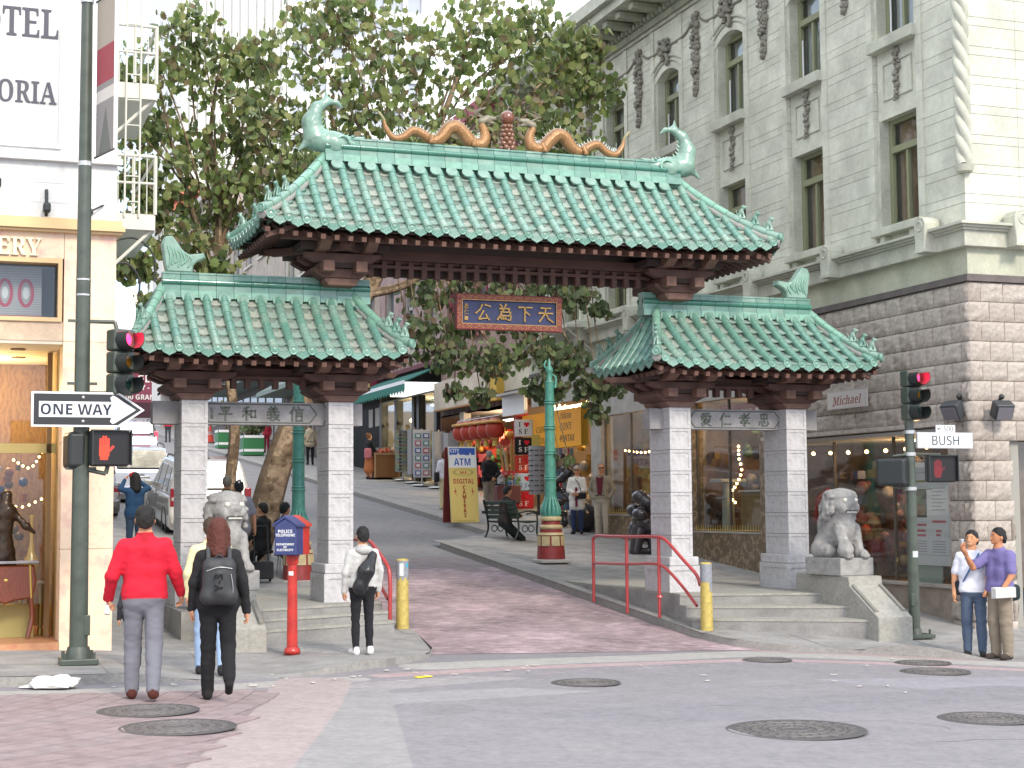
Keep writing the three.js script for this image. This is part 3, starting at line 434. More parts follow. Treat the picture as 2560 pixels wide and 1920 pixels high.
// pillars of panelled blocks
const frameBox = (w, h, d, fr, ex) => { const l = [box(w - 2 * ex, h, d - 2 * ex)]; for (const sz of [-1, 1]) { const z = sz * (d / 2 - ex / 2 + .0005); l.push(box(w, fr, ex, 0, h / 2 - fr / 2, z), box(w, fr, ex, 0, -h / 2 + fr / 2, z), box(fr, h - 2 * fr, ex, -w / 2 + fr / 2, 0, z), box(fr, h - 2 * fr, ex, w / 2 - fr / 2, 0, z)); } for (const sx of [-1, 1]) { const x = sx * (w / 2 - ex / 2 + .0005); l.push(box(ex, fr, d - 2 * ex, x, h / 2 - fr / 2, 0), box(ex, fr, d - 2 * ex, x, -h / 2 + fr / 2, 0), box(ex, h - 2 * fr, fr, x, 0, -d / 2 + fr / 2 + ex), box(ex, h - 2 * fr, fr, x, 0, d / 2 - fr / 2 - ex)); } const g = uvm(mrg(l)); g.userData.uvd = 1; return g; };
const blk = frameBox(.36, .322, .74, .045, .011), ped = frameBox(.52, .4, .9, .07, .014), pedTop = uvm(rbox(.5, .14, .88, .02)); pedTop.userData.uvd = 1;
for (const x of [-4.775, -2.7, 2.68, 4.73]) {
  const p = sub('pillar', gate); p.position.set(x, 0, 0);
  for (let i = 0; i < 7; i++) { const m = mesh('block', blk, stoneP, p); m.position.set(0, .995 + .33 * (i + .5), ZC); }
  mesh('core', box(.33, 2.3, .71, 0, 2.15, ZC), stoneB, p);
  mesh('pedestal', ped, stoneP, p).position.set(0, .657, ZC); mesh('pedestal_cap', pedTop, stoneP, p).position.set(0, .927, ZC);
}
// lintels with cut characters
const STK = { tian: [[.2, .85, .8, .85], [.08, .55, .92, .55], [.5, .85, .46, .5, .1, .05], [.52, .52, .68, .22, .95, .04]], xia: [[.1, .85, .92, .85], [.48, .85, .48, .02], [.5, .62, .76, .42]], wei: [[.25, .95, .36, .84], [.6, .98, .42, .62, .08, .08], [.22, .74, .8, .74, .76, .54], [.28, .53, .88, .53, .84, .3], [.24, .32, .92, .32, .86, .06, .72, .08], [.28, .2, .33, .12], [.42, .2, .46, .12], [.56, .2, .6, .12]], gong: [[.42, .9, .28, .62, .04, .42], [.6, .92, .9, .84], [.5, .56, .22, .08, .78, .16], [.66, .34, .84, .06]], ping: [[.2, .9, .8, .9], [.28, .76, .38, .6], [.72, .76, .62, .6], [.06, .45, .94, .45], [.5, .9, .5, 0]], he: [[.44, .96, .14, .84], [.04, .64, .54, .68], [.29, .88, .29, .03], [.28, .6, .04, .3], [.31, .56, .5, .4], [.62, .68, .62, .24, .92, .24, .92, .68, .62, .68]], yi: [[.34, 1, .42, .9], [.66, 1, .58, .9], [.2, .85, .8, .85], [.25, .74, .75, .74], [.1, .62, .9, .62], [.5, .88, .5, .6], [.1, .42, .92, .42], [.34, .58, .34, .04], [.14, .2, .52, .28], [.6, .58, .7, .16, .94, .04], [.86, .3, .5, .02]], xin: [[.32, .98, .04, .55], [.18, .72, .18, 0], [.6, 1, .68, .9], [.38, .8, .96, .8], [.46, .64, .88, .64], [.46, .5, .88, .5], [.47, .34, .47, .02, .87, .02, .87, .34, .47, .34]], ai: [[.2, .94, .78, .98], [.28, .88, .32, .8], [.5, .88, .5, .8], [.72, .88, .68, .8], [.1, .74, .1, .62], [.1, .74, .92, .74, .86, .62], [.3, .6, .36, .48, .68, .46], [.5, .64, .56, .55], [.18, .56, .14, .45], [.82, .58, .88, .47], [.45, .42, .14, .14], [.28, .32, .78, .32, .2, 0], [.34, .26, .92, 0]], ren: [[.36, .96, .04, .5], [.2, .72, .2, 0], [.48, .76, .88, .76], [.4, .14, .98, .14]], xiao: [[.2, .82, .7, .82], [.45, 1, .45, .65], [.04, .65, .94, .65], [.86, .96, .1, .3], [.35, .45, .72, .45, .5, .3, .5, .02, .38, .06], [.14, .24, .9, .24]], zhong: [[.24, .92, .24, .6, .76, .6, .76, .92, .24, .92], [.5, 1.02, .5, .42], [.12, .34, .07, .1], [.3, .38, .35, .05, .74, .05, .78, .18], [.5, .38, .56, .24], [.82, .38, .92, .18]] };
function glyph(k, size, w, d) { const l = []; for (const s of STK[k]) for (let i = 0; i + 3 < s.length; i += 2) { const x0 = (s[i] - .5) * size, y0 = (s[i + 1] - .5) * size, x1 = (s[i + 2] - .5) * size, y1 = (s[i + 3] - .5) * size, L = Math.hypot(x1 - x0, y1 - y0); const t = prism([[-w * .3, -w * .62], [L * .5, -w * .36], [L + w * .3, -w * .5], [L + w * .4, w * .45], [L * .5, w * .36], [-w * .4, w * .5]], d, w * .12); l.push(tr(rotZ(t, Math.atan2(y1 - y0, x1 - x0)), x0, y0, 0)); } return mrg(l); }
function lintel(x0, x1, chars, sig) {
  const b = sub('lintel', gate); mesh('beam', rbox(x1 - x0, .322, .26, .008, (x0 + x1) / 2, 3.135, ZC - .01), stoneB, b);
  const a = x0 + .78, c = x1 - .78, z = ZC + .122, fr = [], bar = (p, q) => fr.push(rod([p[0], p[1], z], [q[0], q[1], z], .009, 4));
  const hex = [[a, 3.265], [c, 3.265], [c + .1, 3.135], [c, 3.005], [a, 3.005], [a - .1, 3.135]]; hex.forEach((p, i) => bar(p, hex[(i + 1) % 6])); for (const [q, s] of [[a - .2, -1], [c + .2, 1]]) { bar([q, 3.285], [q + s * .09, 3.135]); bar([q + s * .09, 3.135], [q, 2.985]); }
  mesh('carved_border', fr, inkM, b); chars.forEach((k, i) => mesh('character', tr(glyph(k, .2, .028, .012), a + .02 + (c - a - .04) * ((i + (sig ? .62 : .5)) / (chars.length + (sig ? .12 : 0))), 3.135, ZC + .115), inkM, b));
  if (sig) for (let i = 0; i < 3; i++) mesh('character', tr(glyph(['ren', 'xia', 'zhong'][i], .045, .008, .01), a + .04, 3.19 - i * .055, ZC + .115), inkM, b);
}
lintel(-5.32, -2.32, ['ping', 'he', 'yi', 'xin'], true); lintel(2.28, 5.26, ['ai', 'ren', 'xiao', 'zhong'], false);
// wooden bracket sets
const boat = (w, h, d, c) => tr(prism([[-w / 2 + c, 0], [w / 2 - c, 0], [w / 2, h * .62], [w / 2, h], [-w / 2, h], [-w / 2, h * .62]], d, .008), 0, 0, -d / 2);
function bracket(x, y0, y1) {
  const b = sub('bracket', gate); b.position.set(x, y0, ZC); const k = (y1 - y0) / .62, P = (n, g, m) => mesh(n, g.scale(1, k, 1), m, b);
  P('cap_block', boat(.5, .1, .82, .05), brownL); P('arm', tr(boat(.84, .13, .86, .14), 0, .101, 0), brownM); for (const s of [-1, 1]) P('cross_block', rbox(.17, .15, 1.3, .012, s * .24, .235, 0), brownL);
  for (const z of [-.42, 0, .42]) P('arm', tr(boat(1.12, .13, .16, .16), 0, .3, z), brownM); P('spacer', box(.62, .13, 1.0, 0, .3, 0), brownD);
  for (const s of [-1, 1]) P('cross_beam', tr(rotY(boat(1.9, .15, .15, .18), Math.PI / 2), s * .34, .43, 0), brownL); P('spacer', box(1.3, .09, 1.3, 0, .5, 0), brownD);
  for (const s of [-1, 1]) P('diagonal', tr(rotY(boat(1.5, .1, .1, .12), s * .8), s * .45, .44, .25), brownM);
}
for (const x of [-4.775, -2.7, 2.68, 4.73]) bracket(x, 3.305, 3.86); for (const x of [-2.7, 2.68]) bracket(x, 4.98, 5.64);
// beams, boards, rafters under the eaves
{
  const beams = (nm, cx, eh, y, x0, x1) => {
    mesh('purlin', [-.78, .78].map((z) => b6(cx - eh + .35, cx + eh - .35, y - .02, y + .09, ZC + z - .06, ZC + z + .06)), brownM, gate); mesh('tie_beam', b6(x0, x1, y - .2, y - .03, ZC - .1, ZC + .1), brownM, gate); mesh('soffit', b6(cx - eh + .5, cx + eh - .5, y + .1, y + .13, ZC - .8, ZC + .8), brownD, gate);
    for (let x = cx - eh + .1; x < cx + eh - .05; x += .195) { const e = .1 * (Math.abs(x - cx) / eh) ** 6; mesh('rafter', tr(rotX(box(.065, .065, .62, 0, 0, 0), .34), x, y + .05 + e, ZC + .86), brownL, gate); }
    const side = []; for (let z = -1.05; z < 1.05; z += .19) for (const s of [-1, 1]) side.push(tr(rotZ(box(.5, .065, .065), -s * .36), cx + s * (eh - .32), y + .05, ZC + z)); tag(mesh('side_rafters', side, brownM, gate), null, null, null, 'stuff');
  };
  beams('main', 0, 4.02, 5.58, -2.6, 2.6); beams('side', -3.83, 1.93, 3.81, -4.7, -2.8); beams('side', 3.83, 1.93, 3.81, 2.8, 4.7);
  mesh('board', b6(-2.3, 2.3, 5.42, 5.56, ZC + .12, ZC + .17), brownM, gate); mesh('rail', b6(-2.3, 2.3, 5.3, 5.345, ZC + .1, ZC + .17), brownM, gate);
  for (let x = -2.2; x < 2.25; x += .205) mesh('lattice_block', rbox(.085, .25, .12, .012, x, 5.29, ZC + .1), brownM, gate); mesh('board', b6(-2.3, 2.3, 5.2, 5.44, ZC - .06, ZC + .02), brownD, gate);
  for (const [a, b] of [[-4.3, -3.15], [3.15, 4.25]]) { mesh('rail', b6(a, b, 3.62, 3.66, ZC + .1, ZC + .17), brownM, gate); for (let x = a + .1; x < b; x += .2) mesh('lattice_block', rbox(.085, .17, .12, .012, x, 3.57, ZC + .1), brownM, gate); }
}
// hanging name board
{
  const p = thing('name_board', 'blue board with gold characters in a red carved frame hanging under the main roof', 'sign', [-.02, 4.715, ZC + .05]); p.rotation.x = .03;
  mesh('panel', rbox(1.62, .46, .07, .006), M([.022, .032, .105], { r: .6, t: 'soft', ts: .5 }), p);
  const redF = M([.24, .042, .036], { r: .55, t: 'mottle', ts: .3 }), gold = M([.48, .3, .1], { r: .38, m: .45, t: 'mottle', ts: .2 }); mesh('frame', [rbox(1.7, .09, .14, .012, 0, .225, 0), rbox(1.7, .09, .14, .012, 0, -.225, 0), rbox(.09, .37, .14, .012, -.805, 0, 0), rbox(.09, .37, .14, .012, .805, 0, 0)], redF, p);
  const cu = []; for (const y of [-.225, .225]) for (let x = -.8; x < .81; x += .062) cu.push(tr(new THREE.TorusGeometry(.02, .0055, 5, 9, 4.4).rotateZ(x * 40), x, y, .071)); for (const x of [-.805, .805]) for (let y = -.17; y < .18; y += .062) cu.push(tr(new THREE.TorusGeometry(.02, .0055, 5, 9, 4.4).rotateZ(y * 40), x, y, .071)); for (const s of [-1, 1]) cu.push(box(1.54, .01, .012, 0, s * .18, .062), box(.01, .36, .012, s * .76, 0, .062)); mesh('gold_carving', cu, gold, p);
  ['gong', 'wei', 'xia', 'tian'].forEach((k, i) => mesh('character', tr(glyph(k, .26, .03, .02), -.42 + i * .335, 0, .036), gold, p)); mesh('seal', box(.055, .06, .015, -.69, -.1, .04), gold, p); ['zhong', 'ren'].forEach((k, i) => mesh('character', tr(glyph(k, .075, .011, .012), -.69, .08 - i * .09, .036), gold, p));
  const ch = []; for (const x of [-.78, .78]) for (let y = .27; y < .86; y += .034) ch.push(tr(new THREE.TorusGeometry(.018, .005, 5, 8).rotateY(((y * 100 | 0) % 2) * 1.57), x, y, 0)); mesh('chain', ch, M([.03, .03, .03], { r: .5, m: .6 }), p);
}
// ================================================================ corner building on the right
const bR = thing('corner_building', 'pale green stone corner building with carved garlands above a rough stone ground floor', 'building');
const wallG = [[.68, .68, .57], [.665, .665, .555], [.69, .69, .585]].map((c) => M(c, { t: 'soft', ts: 1.7, r: .85 })), trimG = M([.57, .575, .48], { t: 'soft', ts: 1.1 }), trimD = M([.4, .41, .32], { t: 'soft', ts: .8 }), sashM = M([.24, .25, .15], { r: .6 }), carveM = M([.42, .4, .33], { t: 'mottle', ts: .15, b: .01, bt: 'bumpF', bs: .2 });
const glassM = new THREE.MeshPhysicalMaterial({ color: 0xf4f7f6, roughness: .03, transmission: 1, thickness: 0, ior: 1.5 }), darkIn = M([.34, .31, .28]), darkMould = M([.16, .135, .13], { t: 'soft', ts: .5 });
const WX = 6.6, PITCH = 2.87, NB = 6, zl = (k) => -.4 - PITCH * k;
// stepped courses: narrow and tall by turns
const courses = []; for (let y = 6.06, i = 0; y < 12.25; i++) { const h = i % 2 ? .14 : .325; courses.push([y, Math.min(12.28, y + h)]); y += h; }
for (let k = -1; k < NB; k++) {
  const z0 = k < 0 ? zl(0) + 1.23 : zl(k + 1) + 1.23, z1 = k < 0 ? 1.99 : zl(k);
  courses.forEach(([a, b], i) => mesh('wall_course', b6(WX, WX + .3, a + .004, b - .004, z0 + .002, z1 - .002), wallG[(i * 5 + k * 3 + 30) % 3], bR));
  mesh('pier_core', b6(WX + .012, WX + .28, 6.05, 12.29, z0 + .01, z1 - .01), trimD, bR);
  for (const z of k < 0 ? [z0 + .09] : [z0 + .09, z1 - .09]) courses.forEach(([a, b], i) => { if (i % 2 === 0) mesh('pier_edge', b6(WX - .028, WX - .0005, a + .003, (courses[i + 1] || [0, b])[1] - .003, z - .085, z + .085), wallG[(i + 1) % 3], bR); });
}
function sashWindow(k, y0, y1, arch) {
  const z0 = zl(k), z1 = z0 + 1.225, w = sub('window', bR), X = WX + .27, zc = (z0 + z1) / 2, tr0 = y1 - .52;
  const bar = (za, zb, ya, yb, d = .07) => b6(X - d, X, ya, yb, za, zb);
  mesh('frame', [bar(z0 + .1, z0 + .2, y0, y1 + .1), bar(z1 - .17, z1 - .07, y0, y1 + .1), bar(z0 + .2, z1 - .17, y0, y0 + .09), bar(z0 + .2, z1 - .17, y1 - .07, y1 + .1), bar(z0 + .2, z1 - .17, tr0 - .05, tr0 + .06, .1), bar(zc - .035, zc + .03, y0 + .09, tr0 - .05)], sashM, w);
  const gl = [mesh('pane', b6(X - .02, X - .014, y0 + .09, tr0 - .05, z0 + .2, zc - .035), glassM, w), mesh('pane', b6(X - .02, X - .014, y0 + .09, tr0 - .05, zc + .03, z1 - .17), glassM, w), mesh('pane', b6(X - .02, X - .014, tr0 + .06, y1 - .07, z0 + .2, z1 - .17), glassM, w)];
  const cM = M(arch ? [.5, .49, .47] : [.36, .22, .15], { t: 'cloth', ts: .4 }); const pl = []; for (let i = 0; i < 9; i++) pl.push(cyl(.05, .05, y1 - y0, X + .14, (y0 + y1) / 2, z0 + .2 + (arch ? i * .07 : i * .045), 8)); if (!arch) for (let i = 0; i < 4; i++) pl.push(cyl(.05, .05, y1 - y0, X + .14, (y0 + y1) / 2, z1 - .2 - i * .05, 8)); mesh('curtain', pl, cM, w);
  mesh('room_back', [b6(X + .9, X + .95, y0 - .1, y1 + .3, z0 - .3, z1 + .3), b6(X + .01, X + .9, y0 - .12, y0 - .1, z0 - .3, z1 + .3), b6(X + .01, X + .9, y1 + .3, y1 + .32, z0 - .3, z1 + .3), b6(X + .01, X + .9, y0 - .1, y1 + .3, z0 - .32, z0 - .3), b6(X + .01, X + .9, y0 - .1, y1 + .3, z1 + .3, z1 + .32)], darkIn, w);
  if (arch) mesh('light_strip', b6(X - .06, X - .04, y0 + .05, tr0 - .3, z0 + .21, z0 + .23), M([.85, .87, .88]), w);
  for (const g of [b6(WX + .02, X, y0 - .02, arch ? y1 + .25 : y1 - .003, z0 - .02, z0 + .1), b6(WX + .02, X, y0 - .02, arch ? y1 + .25 : y1 - .003, z1 - .07, z1 + .02), ...(arch ? [b6(WX + .1, X, y1 + .03, y1 + .3, z0 + .1, z1 - .07)] : [])]) mesh('reveal', g, trimG, w);
}
const leafBall = new THREE.IcosahedronGeometry(1, 1);
function cluster(n, f) { const l = []; for (let i = 0; i < n; i++) { const [x, y, z, r] = f(i / n); l.push(leafBall.clone().scale(r, r * rr(.7, 1.3), r * rr(.7, 1.2)).translate(x, y, z)); } return mrg(l); }
const garland = cluster(120, (t) => { const w = t < .45 ? .17 - .02 * Math.sin(t * 14) : .17 - .22 * (t - .45); return [rr(-.05, .03), -t * 1.75, rr(-w, w), rr(.03, .06)]; }); uvm(garland); garland.userData.uvd = 1;
const drop = cluster(46, (t) => { const w = .07 - .035 * t + (t > .25 && t < .4 ? .06 : 0); return [rr(-.03, .02), -t * .9, rr(-w, w), rr(.022, .042)]; }); uvm(drop); drop.userData.uvd = 1;
const crest = mrg([cluster(50, (t) => [rr(-.1, .04), rr(0, .3), rr(-.22, .22), rr(.03, .06)]), rotY(new THREE.TorusGeometry(.13, .05, 8, 18, 4.2), Math.PI / 2).translate(-.03, -.15, .03)]); uvm(crest); crest.userData.uvd = 1;
for (let k = 0; k < NB; k++) {
  const z0 = zl(k), z1 = z0 + 1.23, zc = (z0 + z1) / 2;
  sashWindow(k, 9.53, 11.2, true); sashWindow(k, 6.36, 8.19, false);
  // arched head above the upper window
  const s = new THREE.Shape(); s.moveTo(z0, 12.28); s.lineTo(z0, 11.05); s.quadraticCurveTo(zc, 11.48, z1, 11.05); s.lineTo(z1, 12.28); const hd = new THREE.ExtrudeGeometry(s, { depth: .3, bevelEnabled: false, curveSegments: 14 }).rotateY(-Math.PI / 2).translate(WX + .3, 0, 0); mesh('arch_head', hd, wallG[k % 3], bR);
  const arc = [], pts = []; for (let i = 0; i <= 12; i++) { const t = i / 12; pts.push([WX - .01, 11.3 + .24 * 4 * t * (1 - t), z0 - .14 + (1.23 + .28) * t]); } mesh('hood_mould', [tube(pts, .035, 24, 6), tube(pts.map(([x, y, z]) => [x - .005, y - .1, zc + (z - zc) * .92]), .02, 24, 6)], trimG, bR);
  mesh('sill', rbox(.34, .19, 1.3, .012, WX + .05, 9.43, zc), trimG, bR); mesh('sill', rbox(.36, .13, 1.32, .012, WX + .06, 6.28, zc), trimG, bR);
  mesh('spandrel', b6(WX + .06, WX + .3, 8.19, 9.335, z0 + .01, z1 - .01), wallG[1], bR); const sp = [[z0 + .2, z1 - .2, 9.1, 9.12], [z0 + .2, z1 - .2, 8.5, 8.52], [z0 + .2, z0 + .22, 8.52, 9.1], [z1 - .22, z1 - .2, 8.52, 9.1]]; mesh('spandrel_frame', sp.map(([a, b, c, d]) => b6(WX + .035, WX + .061, c, d, a, b)), trimG, bR);
  mesh('garland_drop', drop, carveM, bR).position.set(WX + .02, 9.32, zc); mesh('crest', crest, carveM, bR).position.set(WX - .03, 11.6, zc);
  mesh('garland', garland, carveM, bR).position.set(WX - .02, 12.07, z1 + .82); mesh('swag', tube([[WX - .01, 11.95, z1 + .7], [WX - .02, 11.76, z1 + .3], [WX - .01, 11.75, zc + .2]], .028, 14, 6), carveM, bR); mesh('swag', tube([[WX - .01, 11.95, z0 - PITCH + 1.23 + .94], [WX - .02, 11.76, z0 - .3], [WX - .01, 11.75, zc - .2]], .028, 14, 6), carveM, bR);
  for (const q of [z0 + .2, z1 - .2]) mesh('sill_bracket', rbox(.2, .17, .12, .02, WX + .04, 6.13, q), trimG, bR); mesh('apron', b6(WX + .09, WX + .3, 6.04, 6.22, z0, z1), wallG[2], bR);
}
// cornices, run along both streets
const ZB = zl(NB) + .6;
function band(y0, y1, out, mat, name) { mesh(name, [b6(WX - out, WX + .3, y0, y1, ZB, 2 + out)], mat, bR); mesh(name, [b6(WX + .3005, 22, y0, y1, 1.7, 2 + out)], mat, bR); }
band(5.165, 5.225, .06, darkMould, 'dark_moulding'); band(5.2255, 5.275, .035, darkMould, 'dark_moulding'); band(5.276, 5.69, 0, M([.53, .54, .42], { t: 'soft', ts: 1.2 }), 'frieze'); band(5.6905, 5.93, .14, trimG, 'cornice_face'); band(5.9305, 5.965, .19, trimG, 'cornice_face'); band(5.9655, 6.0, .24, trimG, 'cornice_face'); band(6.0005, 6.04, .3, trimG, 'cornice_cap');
band(12.29, 12.36, .05, trimG, 'top_moulding'); band(12.3605, 12.5, .12, trimD, 'top_moulding'); band(12.75, 12.95, .9, trimG, 'top_cornice'); band(12.96, 13.25, 1.05, trimG, 'top_cornice'); band(12.5, 12.749, .1, trimD, 'top_frieze');
for (let z = 1.9; z > ZB; z -= .2) mesh('dentil', box(.1, .1, .1, WX - .15, 12.56, z), trimD, bR); for (let z = 1.5; z > ZB; z -= .72) mesh('modillion', rbox(.7, .16, .22, .03, WX - .42, 12.66, z), trimD, bR);
const keyG = mrg([prism([[-.12, -.3], [.12, -.3], [.15, .05], [.15, .12], [.11, .2], [0, .24], [-.11, .2], [-.15, .12], [-.15, .05]], .26, .012), tr(new THREE.TorusGeometry(.075, .018, 6, 16), 0, .08, .27), box(.28, .05, .3, 0, -.31, .13)]);
for (let k = 0; k < 6; k++) mesh('cornice_block', keyG.clone().rotateY(-Math.PI / 2), trimG, bR).position.set(WX - .08, 6.03, 1.28 - PITCH * k * .985); mesh('cornice_block', keyG.clone(), trimG, bR).position.set(7.38, 6.03, 2.08); mesh('cornice_block', keyG.clone(), trimG, bR).position.set(10.2, 6.03, 2.08);
// sunny side above the corner
for (let i = 0; i < courses.length; i++) { const [a, b] = courses[i]; for (let x = 6.6 + .001, j = 0; x < 9.7; j++) { const w = j ? .98 : 1.02; mesh('wall_course', b6(x, x + w - .006, a + .004, b - .004, 1.7, 1.995), wallG[(i + j) % 3], bR); x += w; } } mesh('pier_core', b6(6.62, 22, 6.05, 12.29, 1.69, 1.985), trimD, bR); mesh('wall', b6(9.72, 22, 6.05, 12.29, 1.7, 1.995), wallG[0], bR);
{ const rp = []; for (let i = 0; i < 3; i++) { const p = []; for (let y = 6.95; y < 12.3; y += .12) { const a = y * 7 + i * 2.094; p.push([WX - .02 + Math.cos(a) * .06, y, 2.02 + Math.sin(a) * .06]); } rp.push(tube(p, .075, 160, 8)); } mesh('rope_moulding', rp, trimG, bR); mesh('rope_base', [cyl(.16, .13, .1, WX - .02, 6.9, 2.02, 18)], trimG, bR); }
// rough stone blocks
const stoneVar = []; for (let v = 0; v < 7; v++) { const g = new THREE.PlaneGeometry(1, 1, 9, 6), p = g.attributes.position; for (let i = 0; i < p.count; i++) { const x = p.getX(i), y = p.getY(i), e = Math.min((.5 - Math.abs(x)) * 9, (.5 - Math.abs(y)) * 6, 1); p.setZ(i, e <= .001 ? 0 : .015 + .032 * Math.max(0, .55 + n3(x * 5 + v * 9, y * 4, v) * .7 + n3(x * 11, y * 9 + v * 5, v) * .45) * e); } g.computeVertexNormals(); const sd = box(1, 1, .1, 0, 0, -.0505); const q = mrg([toCreasedNormals(norm(g), .6), sd]); q.userData.uvd = 1; uvm(q); stoneVar.push(q); }
const stoneM = [[.6, .525, .46], [.575, .505, .445], [.62, .55, .485], [.56, .485, .425]].map((c) => M(c, { t: 'mottle', ts: .8, b: .006, bt: 'bumpF', bs: .35 })), jointM = M([.27, .24, .22]);
function stone(x, y, z, w, h, side) { const m = new THREE.Mesh(stoneVar[Math.floor(rnd() * 7)], stoneM[Math.floor(rnd() * 4)]); m.name = 'stone'; m.scale.set(w - .008, h - .008, 1); m.position.set(x, y, z); m.rotation.y = side ? -Math.PI / 2 : 0; bR.add(m); }
const CH = .3035;
for (let r = 0; r < 7; r++) { const y = 5.16 - CH * (r + .5); let z = 2.0; for (let i = 0; z > -4.4; i++) { const w = i === 0 ? (r % 2 ? .22 : .46) : .46 + (hsh(r, i, 4) - .5) * .05; stone(WX, y, z - w / 2, w, CH, true); z -= w; } }
for (let r = 7; r < 18; r++) { const y = 5.16 - CH * (r + .5), s = r % 2 ? .24 : .4; stone(WX, y, 2 - s / 2, s, CH, true); stone(WX, y, 2 - s - (.63 - s) / 2, .63 - s, CH, true); }
for (let r = 0; r < 18; r++) { const y = 5.16 - CH * (r + .5); let x = WX + .001; const end = r < 7.7 ? 9.2 : 7.32; for (let i = 0; x < end - .05; i++) { const w = Math.min(end - x, i === 0 ? (r % 2 ? .37 : .22) : .44 + (hsh(r, i, 8) - .5) * .06); stone(x + w / 2, y, 2.0, w, CH, false); x += w; } }
mesh('stone_backing', [b6(WX + .06, WX + .32, 3.05, 5.165, -4.4, 1.94), b6(WX + .06, 7.3, -.35, 3.05, 1.39, 1.94), b6(WX + .3, 22, 3.0, 5.165, 1.6, 1.94)], jointM, bR); mesh('lintel_lip', rbox(.42, .07, 5.8, .012, WX + .12, 3.015, -1.5), stoneM[2], bR); mesh('shop_soffit', b6(WX + .05, WX + 2.4, 2.9, 2.96, -4.2, 1.38), M([.45, .44, .42]), bR);
// shop fronts: marble piers, sills, plain band and glass
const marbleB = M([1, .98, .96], { t: 'brown', ts: 1.6, r: .35, cc: .3 }), marbleP = M([.5, .465, .42], { t: 'mottle', ts: 1.4, r: .5 }), goldM = M([.55, .38, .1], { r: .3, m: .6 }), mull = M([.09, .075, .06], { r: .4 });
for (const [a, b] of [[-4.58, -4.2], [-7.76, -7.42], [-12.85, -12.25]]) mesh('pier', b6(WX - .02, WX + .3, a < -12 ? .9 : .2, 3.95, a, b), a < -12 ? marbleP : marbleB, bR);
for (let z = -4.401; z > -13; z -= 1.45) mesh('band_slab', b6(WX - .01, WX + .3, 3.9, 5.16, Math.max(-13, z - 1.442), z), marbleP, bR);
for (const [a, b, y] of [[-7.42, -4.58, 1.22], [-12.25, -7.76, 1.55]]) { mesh('base_wall', b6(WX - .02, WX + .25, .1, y, a + .002, b - .002), marbleB, bR); mesh('ledge', b6(WX - .04, WX + .3, y + .001, y + .03, a + .002, b - .002), marbleP, bR); for (let z = a + .06; z < b - .03; z += .105) mesh('fence_spike', [cyl(.004, .009, .13, WX + .02, y + .1, z, 6), sph(.014, WX + .02, y + .06, z, 6, 5)], goldM, bR); mesh('fence_rail', rod([WX + .02, y + .06, a + .01], [WX + .02, y + .06, b - .01], .006, 6), goldM, bR); }
mesh('base_wall', b6(WX + .05, WX + .3, -.3, .47, -4.2, 1.37), M([.42, .35, .29], { t: 'mottle', ts: .9 }), bR); mesh('ledge', b6(WX + .0, WX + .3, .471, .51, -4.2, 1.37), marbleP, bR);
const shopWin = (a, b, y0, y1, n, x = WX + .1) => { const L = (b - a) / n; for (let i = 0; i < n; i++) mesh('shop_pane', b6(x, x + .01, y0, y1, a + L * i + .02, a + L * (i + 1) - .02), glassM, bR); for (let i = 0; i <= n; i++) mesh('mullion', b6(x - .02, x + .03, y0, y1, a + L * i - .019, a + L * i + .019), mull, bR); };
shopWin(-7.41, -4.59, 1.26, 3.89, 2); shopWin(-12.24, -7.77, 1.59, 3.89, 3); shopWin(-4.19, 1.37, .52, 2.89, 3, WX + .25);
// shop rooms
function room(a, b, y0, y1, x0, x1, wc, parent, fc) { mesh('shop_room', [b6(x1, x1 + .05, y0, y1, a, b), b6(x0, x1, y0, y1, a - .05, a), b6(x0, x1, y0, y1, b, b + .05)], M(wc, { t: 'mottle', ts: 1 }), parent); mesh('shop_floor', b6(x0, x1, y0 - .05, y0, a, b), M(fc ?? [.12, .09, .06]), parent); mesh('shop_ceiling', b6(x0, x1, y1, y1 + .05, a, b), M([.3, .28, .25]), parent); }
room(-7.7, -4.4, 1.2, 3.92, WX + .12, WX + 2.6, [.3, .21, .15], bR); room(-12.6, -7.76, 1.5, 3.92, WX + .12, WX + 2.8, [.28, .2, .15], bR); room(-4.35, 1.3, .45, 2.97, WX + .28, WX + 3.0, [.28, .19, .16], bR);
mesh('building_body', [b6(WX + 3.2, 22, -.4, 12.9, ZB, 1.2), b6(7.35, 7.5, -.4, 3.0, 1.4, 1.9)], M([.3, .29, .26]), bR); mesh('floor_slab', [b6(WX + .1, 22, 5.17, 5.95, ZB, 1.6), b6(WX + .31, 22, 12.3, 12.9, ZB, 1.6)], M([.3, .29, .26]), bR);
mesh('end_wall', b6(WX + .1, 20, 5.2, 12.9, ZB - .1, ZB), wallG[0], bR); mesh('end_wall', b6(WX + .1, WX + 3, 5.2, 6.1, ZB, -4.5), wallG[0], bR);
mesh('bush_shop', [b6(7.52, 22, -.3, 3.0, 1.0, 1.05)], M([.04, .05, .12], { r: .3 }), bR); mesh('shop_pane', b6(7.36, 12, .2, 2.85, 1.75, 1.76), glassM, bR);
